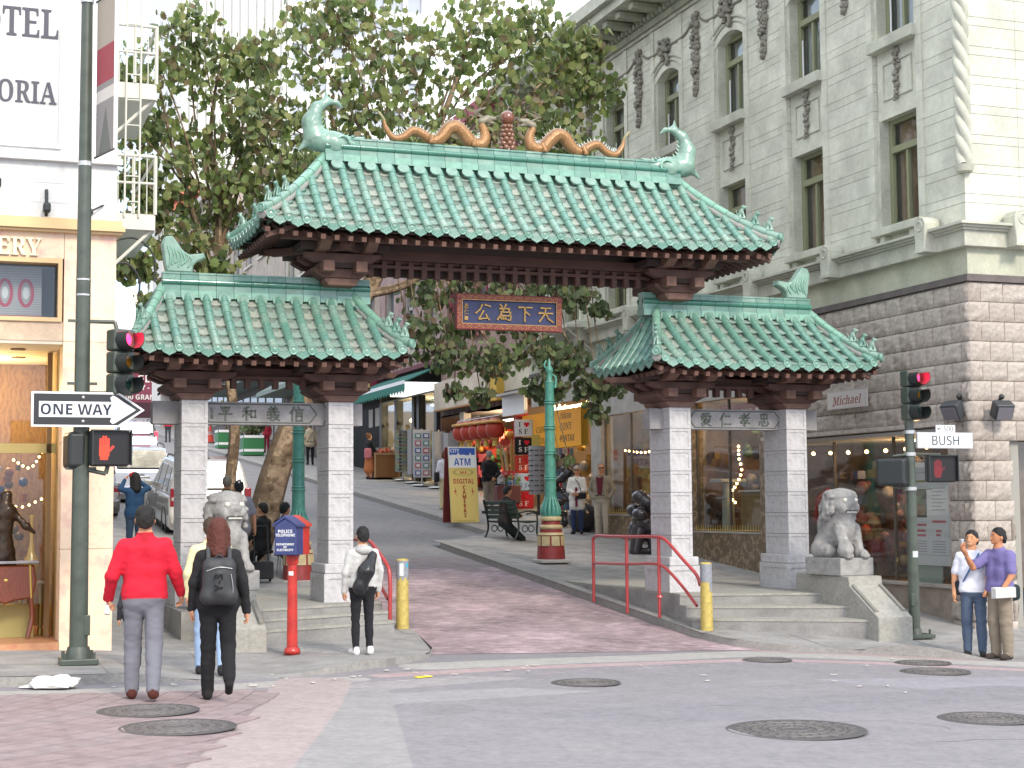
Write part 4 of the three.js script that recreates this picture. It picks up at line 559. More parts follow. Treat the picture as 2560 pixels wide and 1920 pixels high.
// name plaque, in black-letter style
mesh('plaque', b6(WX - .105, WX - .065, 3.42, 3.72, -1.95, -.72), M([.56, .53, .51]), bR);
{ const t = canvasTex(512, 128, (c, w, h) => { c.fillStyle = '#c9c2bf'; c.fillRect(0, 0, w, h); c.fillStyle = '#8a4a3c'; c.font = 'italic bold 96px serif'; c.textAlign = 'center'; c.textBaseline = 'middle'; c.fillText('Michael', w / 2, h / 2 + 4); c.strokeStyle = '#8a4a3c'; c.lineWidth = 5; c.beginPath(); c.moveTo(60, 104); c.quadraticCurveTo(90, 120, 110, 84); c.stroke(); }); const m = mesh('plaque_lettering', panelGeo(1.19, .27), printMat(t), bR, true); m.rotation.y = -Math.PI / 2; m.position.set(WX - .108, 3.57, -1.335); }
// posters in the corner window
{ const t = canvasTex(256, 400, (c, w, h) => { c.fillStyle = '#d9d5d8'; c.fillRect(0, 0, w, h); c.strokeStyle = '#b5aeb4'; c.lineWidth = 3; c.strokeRect(10, 40, w - 20, h - 80); c.fillStyle = '#a59a66'; c.fillRect(24, 70, 80, 8); c.fillRect(140, 70, 90, 8); c.fillStyle = '#2c3a33'; c.fillRect(14, 105, 90, 110); c.fillStyle = '#7a5b3a'; c.fillRect(30, 170, 60, 36); c.fillStyle = '#4a6a4a'; c.fillRect(28, 130, 50, 30); c.fillStyle = '#c76a74'; for (const [x, y, a] of [[20, 240, 80], [26, 262, 66], [24, 280, 70], [138, 226, 90], [160, 262, 36], [160, 278, 30]]) c.fillRect(x, y, a, 9); c.fillStyle = '#9a93a0'; for (let i = 0; i < 7; i++) c.fillRect(136, 100 + i * 14, 90 - (i % 3) * 14, 4); for (let i = 0; i < 5; i++) { c.fillRect(20, 306 + i * 10, 80, 3); c.fillRect(136, 306 + i * 10, 84, 3); } }); const p = thing('window_poster', 'white printed notice with a small picture behind the corner shop window', 'poster', [WX + .31, 1.62, .42]); p.rotation.y = -Math.PI / 2; mesh('board', box(1.06, 1.66, .02, 0, 0, -.012), M([.7, .7, .7]), p); mesh('print', panelGeo(1.06, 1.66), printMat(t), p, true); const b = thing('display_board', 'plain grey-green board standing below the window notice', 'board', [WX + .35, .72, .3], -Math.PI / 2); mesh('board', rbox(.7, .5, .03, .01), M([.34, .38, .35]), b); }
// flood lamps on the corner
for (const [x, y, z, a] of [[WX - .05, 3.24, 1.72, -1.2], [7.0, 3.22, 2.1, -.2]]) { const l = thing('flood_lamp', a < -1 ? 'black flood lamp on the shaded side of the stone corner' : 'black flood lamp on the sunlit face of the stone corner', 'lamp', [x, y, z], a, 'flood lamps on the stone corner'); mesh('arm', [rod([.0, .05, -.06], [.05, .17, .03], .025, 8), sph(.045, .05, .17, .03, 10, 8)], M([.03, .03, .03], { r: .5 }), l); mesh('housing', tr(rotX(rbox(.3, .26, .2, .03), .5), 0, -.04, .14), M([.035, .04, .045], { r: .45 }), l); mesh('lens', tr(rotX(box(.24, .2, .01), .5), 0, -.1, .235), M([.16, .15, .17], { r: .15 }), l); }
// fire escape with its ladder, higher up the avenue side
{ const f = thing('fire_escape', 'pale iron fire escape balcony and ladder on the avenue side of the green building', 'fire escape'), im = M([.62, .61, .53], { r: .6 }); const z0 = -14.6, z1 = -12.5, X = WX - .75;
  for (const y of [6.05, 9.6]) { mesh('platform', b6(X, WX, y, y + .06, z0, z1), im, f); for (let z = z0; z <= z1 + .01; z += .15) mesh('baluster', rod([X, y + .06, z], [X, y + .95, z], .009, 5), im, f); mesh('rail', [rod([X, y + .95, z0], [X, y + .95, z1], .015, 6), rod([X, y + .55, z0], [X, y + .55, z1], .012, 6), rod([X, y + .95, z1], [WX, y + .95, z1], .015, 6), rod([X, y + .55, z1], [WX, y + .55, z1], .012, 6)], im, f); for (const z of [z0 + .1, z1 - .1]) mesh('strut', rod([X, y, z], [WX, y - .6, z], .02, 6), im, f); }
  for (const s of [-.22, .22]) mesh('ladder_rail', rod([WX - .12, 6.1, -12.75 + s], [WX - .5, 12.6, -12.75 + s], .018, 6), im, f); for (let y = 6.3; y < 12.5; y += .3) { const x = WX - .12 - .38 * (y - 6.1) / 6.5; mesh('rung', rod([x, y, -12.97], [x, y, -12.53], .01, 5), im, f); } }
// ================================================================ hotel building on the left corner
const bL = thing('hotel_building', 'white hotel building with pink marble shop front on the left corner', 'building');
const whiteW = M([.78, .78, .76], { t: 'soft', ts: 2 }), marble = M([.9, .86, .8], { t: 'marble', ts: 1.3, r: .4, cc: .25 }), goldT = M([.6, .42, .22], { r: .4, m: .3 }), LZ = 2.4, LX = -6.1;
mesh('wall', b6(-26, LX, 5.3, 16, -45, LZ), whiteW, bL);
for (let y = 5.5; y < 6.0; y += .24) mesh('wall_joint', b6(-12, LX, y, y + .012, LZ, LZ + .004), M([.62, .62, .62]), bL); mesh('string_course', b6(-26, LX + .06, 6.0, 6.07, LZ, LZ + .09), whiteW, bL); mesh('string_course', b6(-26, LX + .04, 6.071, 6.11, LZ, LZ + .06), whiteW, bL);
mesh('sign_panel', [b6(-9.2, -6.77, 6.16, 6.2, LZ, LZ + .03), b6(-6.8, -6.77, 6.2, 8.2, LZ, LZ + .03)], M([.7, .7, .7]), bL);
const inkT = M([.1, .1, .12]); mesh('painted_letters', text('HOTEL', 'serif_bold', .36, .012, 'r').scale(.68, 1, 1).translate(-6.82, 7.7, LZ + .001), inkT, bL); mesh('painted_letters', text('ASTORIA', 'serif_bold', .27, .012, 'r').scale(.7, 1, 1).translate(-6.83, 6.84, LZ + .001), inkT, bL);
mesh('cornice', [b6(-26, LX + .05, 5.13, 5.16, LZ - .3, LZ + .1), b6(-26, LX + .09, 5.161, 5.22, LZ - .3, LZ + .15), b6(-26, LX + .06, 5.221, 5.3, LZ - .3, LZ + .1)], goldT, bL);
for (const [a, b] of [[-.1, 1.32], [1.325, 2.6], [2.605, 3.815]]) mesh('marble_slab', b6(-6.71, LX, a, b, LZ - .6, LZ + .002), marble, bL); mesh('marble_slab', b6(-6.71, LX, 3.82, 5.13, LZ - .3, LZ + .002), marble, bL); mesh('marble_slab', b6(-26, -6.715, 4.82, 5.13, LZ - .3, LZ + .002), marble, bL);
mesh('fascia', b6(-26, -6.715, 3.82, 4.05, LZ - .3, LZ - .01), M([.66, .5, .36], { t: 'soft', ts: 1 }), bL); mesh('raised_letters', text('GALLERY', 'serif_bold', .215, .05, 'r').scale(.85, 1, 1).translate(-6.98, 4.945, LZ + .003), M([.72, .66, .46], { r: .35, m: .25 }), bL);
mesh('transom_frame', [b6(-26, -6.73, 4.76, 4.82, LZ - .2, LZ + .02), b6(-26, -6.73, 4.05, 4.1, LZ - .2, LZ + .02), b6(-6.78, -6.73, 4.1, 4.76, LZ - .2, LZ + .02)], goldT, bL); mesh('pane', b6(-12, -6.79, 4.1, 4.76, LZ - .14, LZ - .13), glassM, bL);
{ const t = canvasTex(512, 256, (c, w, h) => { c.fillStyle = '#9a979c'; c.fillRect(0, 0, w, h); for (let y = 0; y < h; y += 6) { c.fillStyle = y % 12 ? '#a5a2a7' : '#8e8b91'; c.fillRect(0, y, w, 3); } c.strokeStyle = '#a63d52'; c.lineWidth = 16; for (let x = 440; x > -60; x -= 96) { c.beginPath(); c.ellipse(x, 128, 30, 62, 0, 0, 7); c.stroke(); c.fillStyle = '#c5c6cb'; c.beginPath(); c.ellipse(x, 128, 14, 30, 0, 0, 7); c.fill(); } c.fillStyle = '#a63d52'; c.fillRect(0, 236, w, 20); }); const m = mesh('lace_curtain', panelGeo(1.3, .65), printMat(t, { r: .9 }), bL, true); m.position.set(-7.6, 4.43, LZ - .35); mesh('transom_back', [b6(-12, -6.8, 4.0, 4.8, LZ - .8, LZ - .75), b6(-26, -6.6, 3.82, 4.0, LZ - 2.9, LZ - .31)], M([.16, .16, .17]), bL); }
mesh('shop_soffit', b6(-26, -6.715, 3.78, 3.819, -.5, LZ - .02), M([.62, .56, .44]), bL); for (const [x, z] of [[-7.2, 1.7], [-7.7, 1.2], [-7.15, .6]]) mesh('downlight', cyl(.09, .09, .02, x, 3.776, z, 18), M([.2, .12, .08]), bL);
mesh('shop_floor', b6(-26, -6.715, -.05, .22, -.6, LZ), M([.55, .36, .24], { t: 'marble', ts: .8, r: .4 }), bL); mesh('shop_back', [b6(-26, -6.4, .2, 3.8, -.62, -.55)], M([.3, .2, .1], { t: 'wood', ts: 1 }), bL); mesh('shop_side', b6(-6.715, -6.5, -.05, 3.82, -.6, LZ - .6), M([.5, .38, .16], { t: 'wood', ts: .7 }), bL);
mesh('display_base', b6(-26, -6.95, .221, .62, 1.0, 1.4), M([.4, .34, .12], { r: .5 }), bL); mesh('display_glass', b6(-12, -6.72, .63, 3.77, 1.42, 1.43), glassM, bL); for (const x of [-6.8, -8.1]) mesh('display_post', b6(x - .03, x + .03, .22, 3.77, 1.4, 1.46), M([.3, .18, .08]), bL); mesh('display_rail', b6(-12, -6.72, 2.5, 2.62, 1.4, 1.46), M([.42, .34, .14]), bL); mesh('end_wall', b6(LX - .4, LX, -.2, 5.3, -45, LZ - .61), whiteW, bL);
// shop-front pieces of the left window
{ const c = thing('commode_chest', 'curved red-brown chest with gold mounts behind the left shop window', 'chest', [-7.3, .22, 1.62]), wd = M([.26, .07, .03], { t: 'wood', ts: .5, r: .3, cc: .6 });
  mesh('body', tr(prism([[-.32, 0], [-.36, .2], [-.33, .4], [.33, .4], [.36, .2], [.32, 0], [.1, -.03], [0, -.07], [-.1, -.03]], .3, .02), 0, .5, -.15), wd, c); mesh('top', rbox(.76, .035, .4, .012, 0, .935, 0), M([.35, .34, .36], { t: 'mottle', ts: .3, r: .2 }), c); for (const x of [-.3, .3]) for (const z of [-.1, .14]) mesh('leg', tube([[x, .5, z], [x * 1.05, .25, z], [x * .9, .02, z * 1.1]], .025, 10, 6), wd, c); mesh('mount', [sph(.05, 0, .72, .16, 10, 6).scale(1, .5, .3).translate(0, .36, .11), rod([.28, .9, .17], [.3, .5, .17], .015, 6), rod([-.28, .9, .17], [-.3, .5, .17], .015, 6)], goldM, c);
  const v = thing('yellow_vase', 'slender yellow glass vase with a long neck in the left shop window', 'vase', [-6.98, .9, 1.2]); mesh('vase', lathe([[.001, 0], [.05, 0], [.07, .08], [.095, .2], [.09, .27], [.045, .36], [.022, .5], [.02, .78], [.03, .82], [.02, .83]]), M([.6, .34, .02], { r: .15, cc: .8 }), v); const vs = thing('glass_stand', 'narrow gilt stand with a pale top in the left shop window', 'stand', [-6.98, .22, 1.2]); mesh('top', box(.34, .03, .25, 0, .665, 0), M([.6, .5, .35]), vs); for (const x of [-.12, .12]) mesh('leg', lathe([[.03, 0], [.04, .05], [.02, .12], [.035, .3], [.02, .5], [.04, .64]], 12).translate(x, 0, 0), goldM, vs);
  const s = thing('bronze_statue', 'dark bronze figure of a musician above the red-brown chest', 'statue', [-7.33, 1.175, 1.62]); mesh('figure', uvm(blob([[0, .05, 0, 0, .4, 0, .13, .1], [0, .4, 0, .02, .6, 0, .1, .12], [.02, .72, 0, .03, .8, 0, .07, .07], [.1, .6, 0, .26, .42, .08, .05, .035], [.26, .42, .08, .36, .34, .1, .035, .025], [-.1, .6, 0, -.24, .48, .06, .05, .035], [-.08, .1, 0, -.14, -.2, .02, .06, .05], [.08, .1, 0, .12, -.2, .02, .06, .05], [-.2, -.16, .05, .26, -.16, .05, .08, .07]], .02, { k: .05, noise: .012, nf: 20 })), M([.045, .03, .02], { r: .3, m: .6 }), s);
}
// ================================================================ street trees
const leafGeo = (() => { const L = [[0, -.46], [.14, -.36], [.38, -.34], [.36, -.14], [.5, .06], [.34, .16], [.3, .36], [.15, .34], [0, .52], [-.15, .34], [-.3, .36], [-.34, .16], [-.5, .06], [-.36, -.14], [-.38, -.34], [-.14, -.36]], P = [], I = []; P.push(0, -.05, .06); L.forEach(([x, y]) => P.push(x, y, -.1 * Math.abs(x) + .05 * y)); for (let i = 1; i <= L.length; i++) I.push(0, i, i % L.length + 1); const g = new THREE.BufferGeometry(); g.setAttribute('position', new THREE.Float32BufferAttribute(P, 3)); g.setIndex(I); g.computeVertexNormals(); return norm(g); })();
const leafM = new THREE.MeshPhysicalMaterial({ color: 0xffffff, roughness: .75, transmission: .5, thickness: 0, side: THREE.DoubleSide }), barkM = M([.5, .44, .38], { t: 'bark', ts: .9, b: .02, bt: 'bumpR', bs: .5 });
function foliage(parent, clumps, per, size, pal) {
  const N = clumps.reduce((a, c) => a + Math.round(per * (c[4] ?? 1)), 0), im = new THREE.InstancedMesh(leafGeo, leafM, N), m = new THREE.Matrix4(), q = new THREE.Quaternion(), e = new THREE.Euler(), c = new THREE.Color(); let n = 0;
  for (const [x, y, z, r, k = 1] of clumps) for (let i = 0; i < Math.round(per * k); i++) {
    let a, b, d; do { a = rr(-1, 1); b = rr(-1, 1); d = rr(-1, 1); } while (a * a + b * b + d * d > 1); const f = .75 + .5 * rnd();
    e.set(rr(-1.1, .6), rr(-3.1, 3.1), rr(-1, 1)); q.setFromEuler(e); const s = size * rr(.65, 1.15);
    m.compose(V(x + a * r * f * 1.15, y + b * r * f * .85 - .1 * (a * a), z + d * r * f), q, V(s, s, s)); im.setMatrixAt(n, m);
    const p = pal[Math.floor(Math.pow(rnd(), 1.15) * pal.length)], v = rr(.85, 1.5); c.setRGB(p[0] * v, p[1] * v, p[2] * v); im.setColorAt(n++, c);
  }
  im.name = 'crown'; im.userData.kind = 'stuff'; parent.add(im); return im;
}
const limb = (pts, r0, r1, n = 24) => vtube(pts, (t) => r0 + (r1 - r0) * t, n, 8);
function twigs(clumps, hub, r) { const l = []; for (const [x, y, z, R] of clumps) { const h = hub(x, y, z); l.push(limb([h, [(h[0] + x) / 2 + rr(-.2, .2), (h[1] + y) / 2 + rr(-.1, .3), (h[2] + z) / 2 + rr(-.2, .2)], [x, y, z]], r, .012, 12)); for (let i = 0; i < 3; i++) l.push(limb([[x, y, z], [x + rr(-R, R) * .5, y + rr(-R, R) * .4, z + rr(-R, R) * .5], [x + rr(-R, R), y + rr(-R, R) * .8, z + rr(-R, R)]], .012, .004, 8)); } return l; }
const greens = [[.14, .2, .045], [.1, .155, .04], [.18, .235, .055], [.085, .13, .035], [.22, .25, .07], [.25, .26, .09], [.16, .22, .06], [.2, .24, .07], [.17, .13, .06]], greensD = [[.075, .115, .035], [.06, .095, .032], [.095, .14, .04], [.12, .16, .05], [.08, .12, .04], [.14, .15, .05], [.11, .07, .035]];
{ // slim upright tree with the broad left-hand crown
  const t = thing('street_tree', 'slim upright street tree whose crown rises beside the white hotel', 'tree'), z = -9.5;
  mesh('trunk', limb([[-2.6, .7, z], [-2.67, 2.15, z], [-2.58, 3.37, z], [-2.73, 4.72, z], [-2.9, 6.4, z], [-2.95, 8.1, z]], .13, .075, 30), barkM, t);
  const C = [[-4.1, 10.6, z, .85], [-4.75, 9.4, z, .6], [-3.9, 9.4, z - .5, .8], [-3.2, 10.8, z, .8], [-2.55, 10.1, z + .3, .8], [-4.45, 8.3, z, .55], [-3.55, 8.4, z + .2, .75], [-2.7, 9.0, z, .75], [-3.0, 7.7, z - .3, .65], [-2.35, 8.3, z + .4, .7], [-3.9, 7.1, z + .3, .6], [-3.2, 6.7, z, .6], [-4.25, 7.7, z, .45], [-2.1, 9.5, z, .7], [-2.0, 7.4, z, .6], [-3.5, 11.5, z, .6], [-2.3, 11.0, z, .6], [-4.9, 10.3, z, .45], [-3.7, 6.0, z, .55], [-2.7, 5.9, z + .4, .55], [-4.6, 6.6, z, .4], [-4.3, 5.7, z - .2, .4], [-3.1, 5.3, z, .4]];
  mesh('limbs', [limb([[-2.9, 6.2, z], [-3.4, 7.6, z], [-3.9, 9.2, z], [-4.2, 10.6, z]], .07, .02), limb([[-2.95, 8, z], [-3.1, 9.4, z], [-2.9, 11, z]], .06, .02), limb([[-2.9, 7, z], [-2.5, 8.4, z], [-2.2, 9.8, z]], .06, .02), ...twigs(C, (x, y) => [-2.95 + (x + 2.95) * .25, Math.min(8, y - .8), z], .03)], barkM, t);
  foliage(t, C, 190, .205, greens);
}
{ // leaning tree whose crown fills the sky above the gate
  const t = thing('street_tree', 'leaning street tree behind the left gate opening with a wide crown above the gate', 'tree'), z = -8.2;
  mesh('trunk', limb([[-2.5, .5, z], [-2.4, 1.0, z], [-2.23, 1.64, z], [-2.0, 2.49, z], [-1.65, 3.42, z], [-1.13, 4.45, z], [-.55, 5.5, z], [-.02, 6.4, z], [.15, 7.0, z]], .34, .16, 44), barkM, t);
  const C = [[-1.5, 10.9, z, .85], [-.7, 9.9, z, .9], [-1.9, 9.5, z - .4, .75], [.1, 10.5, z, .9], [.5, 9.4, z + .3, .9], [-.5, 8.9, z, .8], [1.2, 11.1, z, .9], [1.8, 9.9, z, .95], [2.6, 11.0, z, .9], [3.3, 9.9, z, .85], [4.1, 11.0, z, .8], [4.7, 10.6, z, .65], [4.1, 9.5, z, .75], [2.6, 9.1, z, .85], [1.35, 8.9, z, .8], [0, 11.5, z, .8], [2.2, 11.8, z, .8], [3.5, 11.8, z, .7], [4.6, 11.6, z, .5], [-1.3, 8.3, z + .3, .6], [4.5, 8.6, z, .5, .8], [-.9, 11.8, z, .8], [3.2, 8.6, z + .3, .6], [.3, 8.3, z - .3, .7], [-1.75, 8.4, z, .55]];
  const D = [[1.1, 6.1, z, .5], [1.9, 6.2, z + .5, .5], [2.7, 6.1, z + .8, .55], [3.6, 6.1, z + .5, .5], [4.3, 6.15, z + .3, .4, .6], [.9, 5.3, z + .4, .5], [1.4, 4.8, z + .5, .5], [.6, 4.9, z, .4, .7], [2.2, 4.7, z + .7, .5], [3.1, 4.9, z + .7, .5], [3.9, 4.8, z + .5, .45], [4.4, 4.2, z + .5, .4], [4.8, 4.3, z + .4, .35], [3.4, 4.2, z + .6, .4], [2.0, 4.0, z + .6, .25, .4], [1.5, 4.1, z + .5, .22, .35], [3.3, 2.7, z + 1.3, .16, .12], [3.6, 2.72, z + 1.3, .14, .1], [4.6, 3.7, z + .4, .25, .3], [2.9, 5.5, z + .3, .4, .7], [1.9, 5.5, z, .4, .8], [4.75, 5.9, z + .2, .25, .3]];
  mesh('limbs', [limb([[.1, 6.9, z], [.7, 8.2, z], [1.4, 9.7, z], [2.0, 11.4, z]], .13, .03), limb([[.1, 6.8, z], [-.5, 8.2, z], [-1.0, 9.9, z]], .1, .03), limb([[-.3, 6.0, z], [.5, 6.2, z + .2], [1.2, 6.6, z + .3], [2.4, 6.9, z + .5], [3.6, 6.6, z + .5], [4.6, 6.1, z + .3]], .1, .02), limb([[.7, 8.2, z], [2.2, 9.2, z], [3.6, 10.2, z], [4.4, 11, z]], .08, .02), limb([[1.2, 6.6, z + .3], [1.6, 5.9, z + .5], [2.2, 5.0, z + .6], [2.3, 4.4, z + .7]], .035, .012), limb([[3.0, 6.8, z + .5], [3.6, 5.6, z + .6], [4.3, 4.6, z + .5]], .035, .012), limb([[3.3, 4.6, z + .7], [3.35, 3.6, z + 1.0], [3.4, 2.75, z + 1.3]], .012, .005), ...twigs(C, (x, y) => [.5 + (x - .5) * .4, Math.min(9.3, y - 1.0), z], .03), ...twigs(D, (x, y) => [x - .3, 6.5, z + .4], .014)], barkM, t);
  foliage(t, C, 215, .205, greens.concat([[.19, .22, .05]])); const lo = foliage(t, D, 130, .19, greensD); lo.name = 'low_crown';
}
// ================================================================ street furniture
const poleG = M([.075, .095, .075], { r: .45, t: 'mottle', ts: .8, cc: .2 }), blackP = M([.018, .022, .022], { r: .45 }), steelM = M([.5, .5, .5], { r: .35, m: .7 }), whiteP = M([.75, .75, .76], { r: .4 });
function signal(parent, x, y, z, turn, red) {   // three-lamp head, top lamp lit
  const g = sub('signal_head', parent); g.position.set(x, y, z); g.rotation.y = turn; mesh('housing', [0, -.245, -.49].map((h) => rbox(.26, .24, .2, .03, 0, h, 0)), poleG, g);
  [0, -.245, -.49].forEach((h, i) => { const v = new THREE.CylinderGeometry(.115, .122, .22, 22, 1, true, Math.PI * .28, Math.PI * 1.44).rotateX(Math.PI / 2); const v2 = new THREE.CylinderGeometry(.109, .116, .22, 22, 1, true, Math.PI * .28, Math.PI * 1.44).rotateX(Math.PI / 2); mesh('visor', [tr(v.rotateZ(Math.PI), 0, h, .2), tr(v2.rotateZ(Math.PI), 0, h, .2)], M([.02, .025, .025], { r: .5, side: THREE.DoubleSide }), g); const lens = mesh('lens', tr(new THREE.SphereGeometry(.1, 20, 8, 0, 7, 0, .9).rotateX(Math.PI / 2).scale(1, 1, .45), 0, h, .075), i === 0 ? M([.6, .02, .05], { e: [1, .03, .12], ei: 4, r: .3 }) : i === 1 ? M([.16, .07, .005], { r: .2 }) : M([.01, .03, .03], { r: .2 }), g); });
  const l = new THREE.PointLight(0xff2040, .25, 3); l.position.set(0, 0, .17); g.add(l); l.castShadow = true; return g;
}
function pedSignal(parent, x, y, z, turn, lit) {
  const g = sub('pedestrian_signal', parent); g.position.set(x, y, z); g.rotation.y = turn; mesh('housing', rbox(.44, .4, .2, .05, 0, 0, -.06), blackP, g);
  if (lit) { const t = canvasTex(220, 200, (c, w, h) => { c.fillStyle = '#0a0707'; c.fillRect(0, 0, w, h); for (let y = 4; y < h; y += 8) for (let x = (y / 8 | 0) % 2 ? 2 : 6; x < w; x += 8) { c.fillStyle = '#1c1515'; c.fillRect(x, y, 3, 3); } const hand = new Path2D(); hand.roundRect(38, 82, 62, 74, 14); for (const [a, b, l] of [[40, 40, 60], [56, 26, 70], [72, 26, 70], [87, 40, 60]]) hand.roundRect(a, b, 13, l, 6); hand.roundRect(44, 140, 48, 34, 4); c.save(); c.clip(hand); c.fillStyle = lit > .5 ? '#4a0a05' : '#1a0808'; c.fillRect(0, 0, w, h); for (let y = 2; y < h; y += 6) for (let x = (y / 6 | 0) % 2 ? 0 : 3; x < w; x += 6) { c.fillStyle = lit > .5 ? '#ff4a2a' : '#8a1420'; c.beginPath(); c.arc(x, y, 2.2, 0, 7); c.fill(); } c.restore(); c.save(); c.translate(98, 120); c.rotate(.7); c.fillStyle = lit > .5 ? '#e0402a' : '#6a1018'; for (let y = -40; y < 0; y += 6) for (let x = -6; x < 8; x += 6) { c.beginPath(); c.arc(x, y, 2.2, 0, 7); c.fill(); } c.restore(); }); const m = mesh('face', panelGeo(.4, .36), new THREE.MeshStandardMaterial({ map: t, roughness: .35, emissive: 0xffffff, emissiveMap: t, emissiveIntensity: lit > .5 ? 1.6 : .9 }), g, true); m.position.z = .042; mesh('hood', [box(.44, .015, .07, 0, .19, .07), box(.015, .38, .07, -.21, 0, .07), box(.015, .38, .07, .21, 0, .07)], blackP, g); }
  return g;
}
{ // left pole
  const p = thing('signal_pole', 'tall dark green signal pole with a one way sign on the left corner', 'signal pole', [-6.62, leftY(-6.62, 4.15), 4.15]);
  mesh('pole', cyl(.055, .1, 8.6, 0, 4.3, 0, 24), poleG, p); mesh('base', [rbox(.4, .07, .4, .015, 0, .035, 0), cyl(.115, .15, .14, 0, .12, 0, 20)], poleG, p); for (const [a, b] of [[.15, .15], [-.15, .15], [.15, -.15], [-.15, -.15]]) mesh('anchor_bolt', cyl(.018, .018, .07, a, .1, b, 8), poleG, p); mesh('hand_hole', rbox(.07, .22, .04, .01, .08, .42, .06), poleG, p);
  for (const y of [3.74, 3.05, 2.12]) mesh('clamp', [cyl(.092 - y * .003, .092 - y * .003, .04, 0, y, 0, 20), box(.32, .03, .04, 0, y, .02)], poleG, p); for (const y of [4.03, 4.2]) mesh('pole_band', cyl(.084, .084, .02, 0, y, 0, 20), steelM, p);
  mesh('signal_arm', [rod([0, 3.74, 0], [.34, 3.74, .02], .022, 8), rod([.34, 3.74, .02], [.36, 3.66, .04], .022, 8)], poleG, p); signal(p, .4, 3.53, .08, .42, 1); mesh('signal_arm', rod([.05, 2.95, 0], [.36, 2.95, .04], .02, 8), poleG, p);
  const s = sub('one_way_sign', p); s.position.set(.06, 2.755, .19); const o = [[-.6, -.19], [.32, -.19], [.595, 0], [.32, .19], [-.6, .19]]; mesh('plate', prism(o, .006, .0), whiteP, s); const inner = [[-.575, -.168], [.31, -.168], [.558, 0], [.31, .168], [-.575, .168]]; mesh('black_field', tr(prism(inner, .002), 0, 0, .0062), M([.02, .022, .025], { r: .4 }), s); const ar = [[-.52, -.085], [.24, -.085], [.225, -.13], [.25, -.155], [.28, -.145], [.5, 0], [.28, .145], [.25, .155], [.225, .13], [.24, .085], [-.52, .085]]; mesh('white_arrow', tr(prism(ar, .002), 0, 0, .0085), whiteP, s); mesh('lettering', text('ONE WAY', 'sans_bold', .118, .002).scale(1.02, 1, 1).translate(-.13, 0, .0108), M([.03, .04, .06]), s); for (const y of [-.13, .13]) mesh('rivet', sph(.02, -.06, y, .011, 10, 6), steelM, s);
  pedSignal(p, .3, 2.34, .12, .12, 1); pedSignal(p, -.12, 2.32, -.12, -1.5, 0); mesh('signal_arm', [rod([0, 2.12, .0], [.26, 2.06, .06], .024, 8), rod([.26, 2.06, .06], [.28, 2.15, .06], .024, 8)], poleG, p);
  // banner seen nearly edge-on
  const b = sub('banner', p); b.position.set(.1, 6.5, .02); b.rotation.y = -1.28; const bt = canvasTex(128, 384, (c, w, h) => { c.fillStyle = '#8f8a88'; c.fillRect(0, 0, w, h); c.fillStyle = '#a89d90'; c.fillRect(0, 0, w, 160); c.fillStyle = '#9c4a52'; c.fillRect(0, 120, w, 90); c.fillStyle = '#cfc8c2'; c.fillRect(0, 225, w, 30); c.fillStyle = '#6d706a'; c.beginPath(); c.moveTo(20, 384); c.lineTo(70, 270); c.lineTo(110, 384); c.fill(); }); const bm = mesh('cloth', tr(new THREE.PlaneGeometry(.5, 1.75, 8, 8), .28, -.05, 0), new THREE.MeshStandardMaterial({ map: bt, roughness: .9, side: THREE.DoubleSide }), b, true); mesh('rod', [rod([0, .84, 0], [.55, .84, 0], .012, 6), rod([0, -.93, 0], [.55, -.93, 0], .012, 6)], poleG, b); for (const y of [7.35, 5.5]) mesh('clamp', cyl(.075, .075, .05, 0, y, 0, 16), steelM, p);
}
{ // right pole with street name
  const y0 = rightY(5.14, 2.5), p = thing('signal_pole', 'dark green signal pole carrying the street name sign beside the stone corner', 'signal pole', [5.14, y0, 2.5]);
  mesh('pole', cyl(.068, .08, 3.2, 0, 1.6, 0, 22), poleG, p); mesh('base', [rbox(.46, .06, .36, .012, 0, .03, 0), cyl(.088, .11, .08, 0, .1, 0, 18)], poleG, p); for (const [a, b] of [[.17, .12], [-.17, .12], [.17, -.12], [-.17, -.12]]) mesh('anchor_bolt', cyl(.018, .018, .07, a, .09, b, 8), poleG, p); mesh('hand_hole', rbox(.06, .18, .05, .01, -.06, .55, .05), poleG, p);
  const Y = (v) => v - y0; signal(p, .05, Y(3.6), .0, .02, 1); for (const h of [2.82, 2.5, 2.0]) mesh('clamp', cyl(.085, .085, .05, 0, Y(h), 0, 18), steelM, p);
  const s = sub('street_sign', p); s.position.set(.56, Y(2.7), .05); s.rotation.y = .06; mesh('plate', [rbox(1.0, .235, .05, .006)], M([.55, .56, .56], { r: .35, m: .3 }), s); mesh('face', box(.95, .19, .004, 0, 0, .027), whiteP, s); mesh('lettering', text('BUSH', 'sans_regular', .135, .003).scale(1.1, 1, 1).translate(0, 0, .0295), M([.03, .05, .07]), s); const n = sub('block_number_sign', p); n.position.set(.58, Y(2.87), .05); mesh('plate', box(.33, .11, .02), whiteP, n); mesh('lettering', text('500', 'sans_regular', .075, .003).translate(.045, 0, .0105), M([.08, .09, .1]), n); mesh('arrow', [box(.05, .012, .003, -.1, 0, .012), tr(prism([[-.15, 0], [-.12, .018], [-.12, -.018]], .003), 0, 0, .0105)], M([.08, .09, .1]), n);
  pedSignal(p, -.32, Y(2.24), -.02, -.95, 0); pedSignal(p, .5, Y(2.29), .06, -.3, .4); mesh('signal_arm', [rod([0, Y(2.5), 0], [-.3, Y(2.47), 0], .02, 8), rod([0, Y(2.5), 0], [.5, Y(2.5), .02], .02, 8), rod([0, Y(2.0), 0], [-.3, Y(2.02), 0], .016, 8), rod([0, Y(2.0), 0], [.34, Y(2.0), .02], .016, 8)], poleG, p); mesh('pole_sticker', tr(new THREE.CylinderGeometry(.0795, .0795, .09, 14, 1, true, -.6, 1.2), 0, 1.2, 0), M([.5, .52, .52]), p);
}
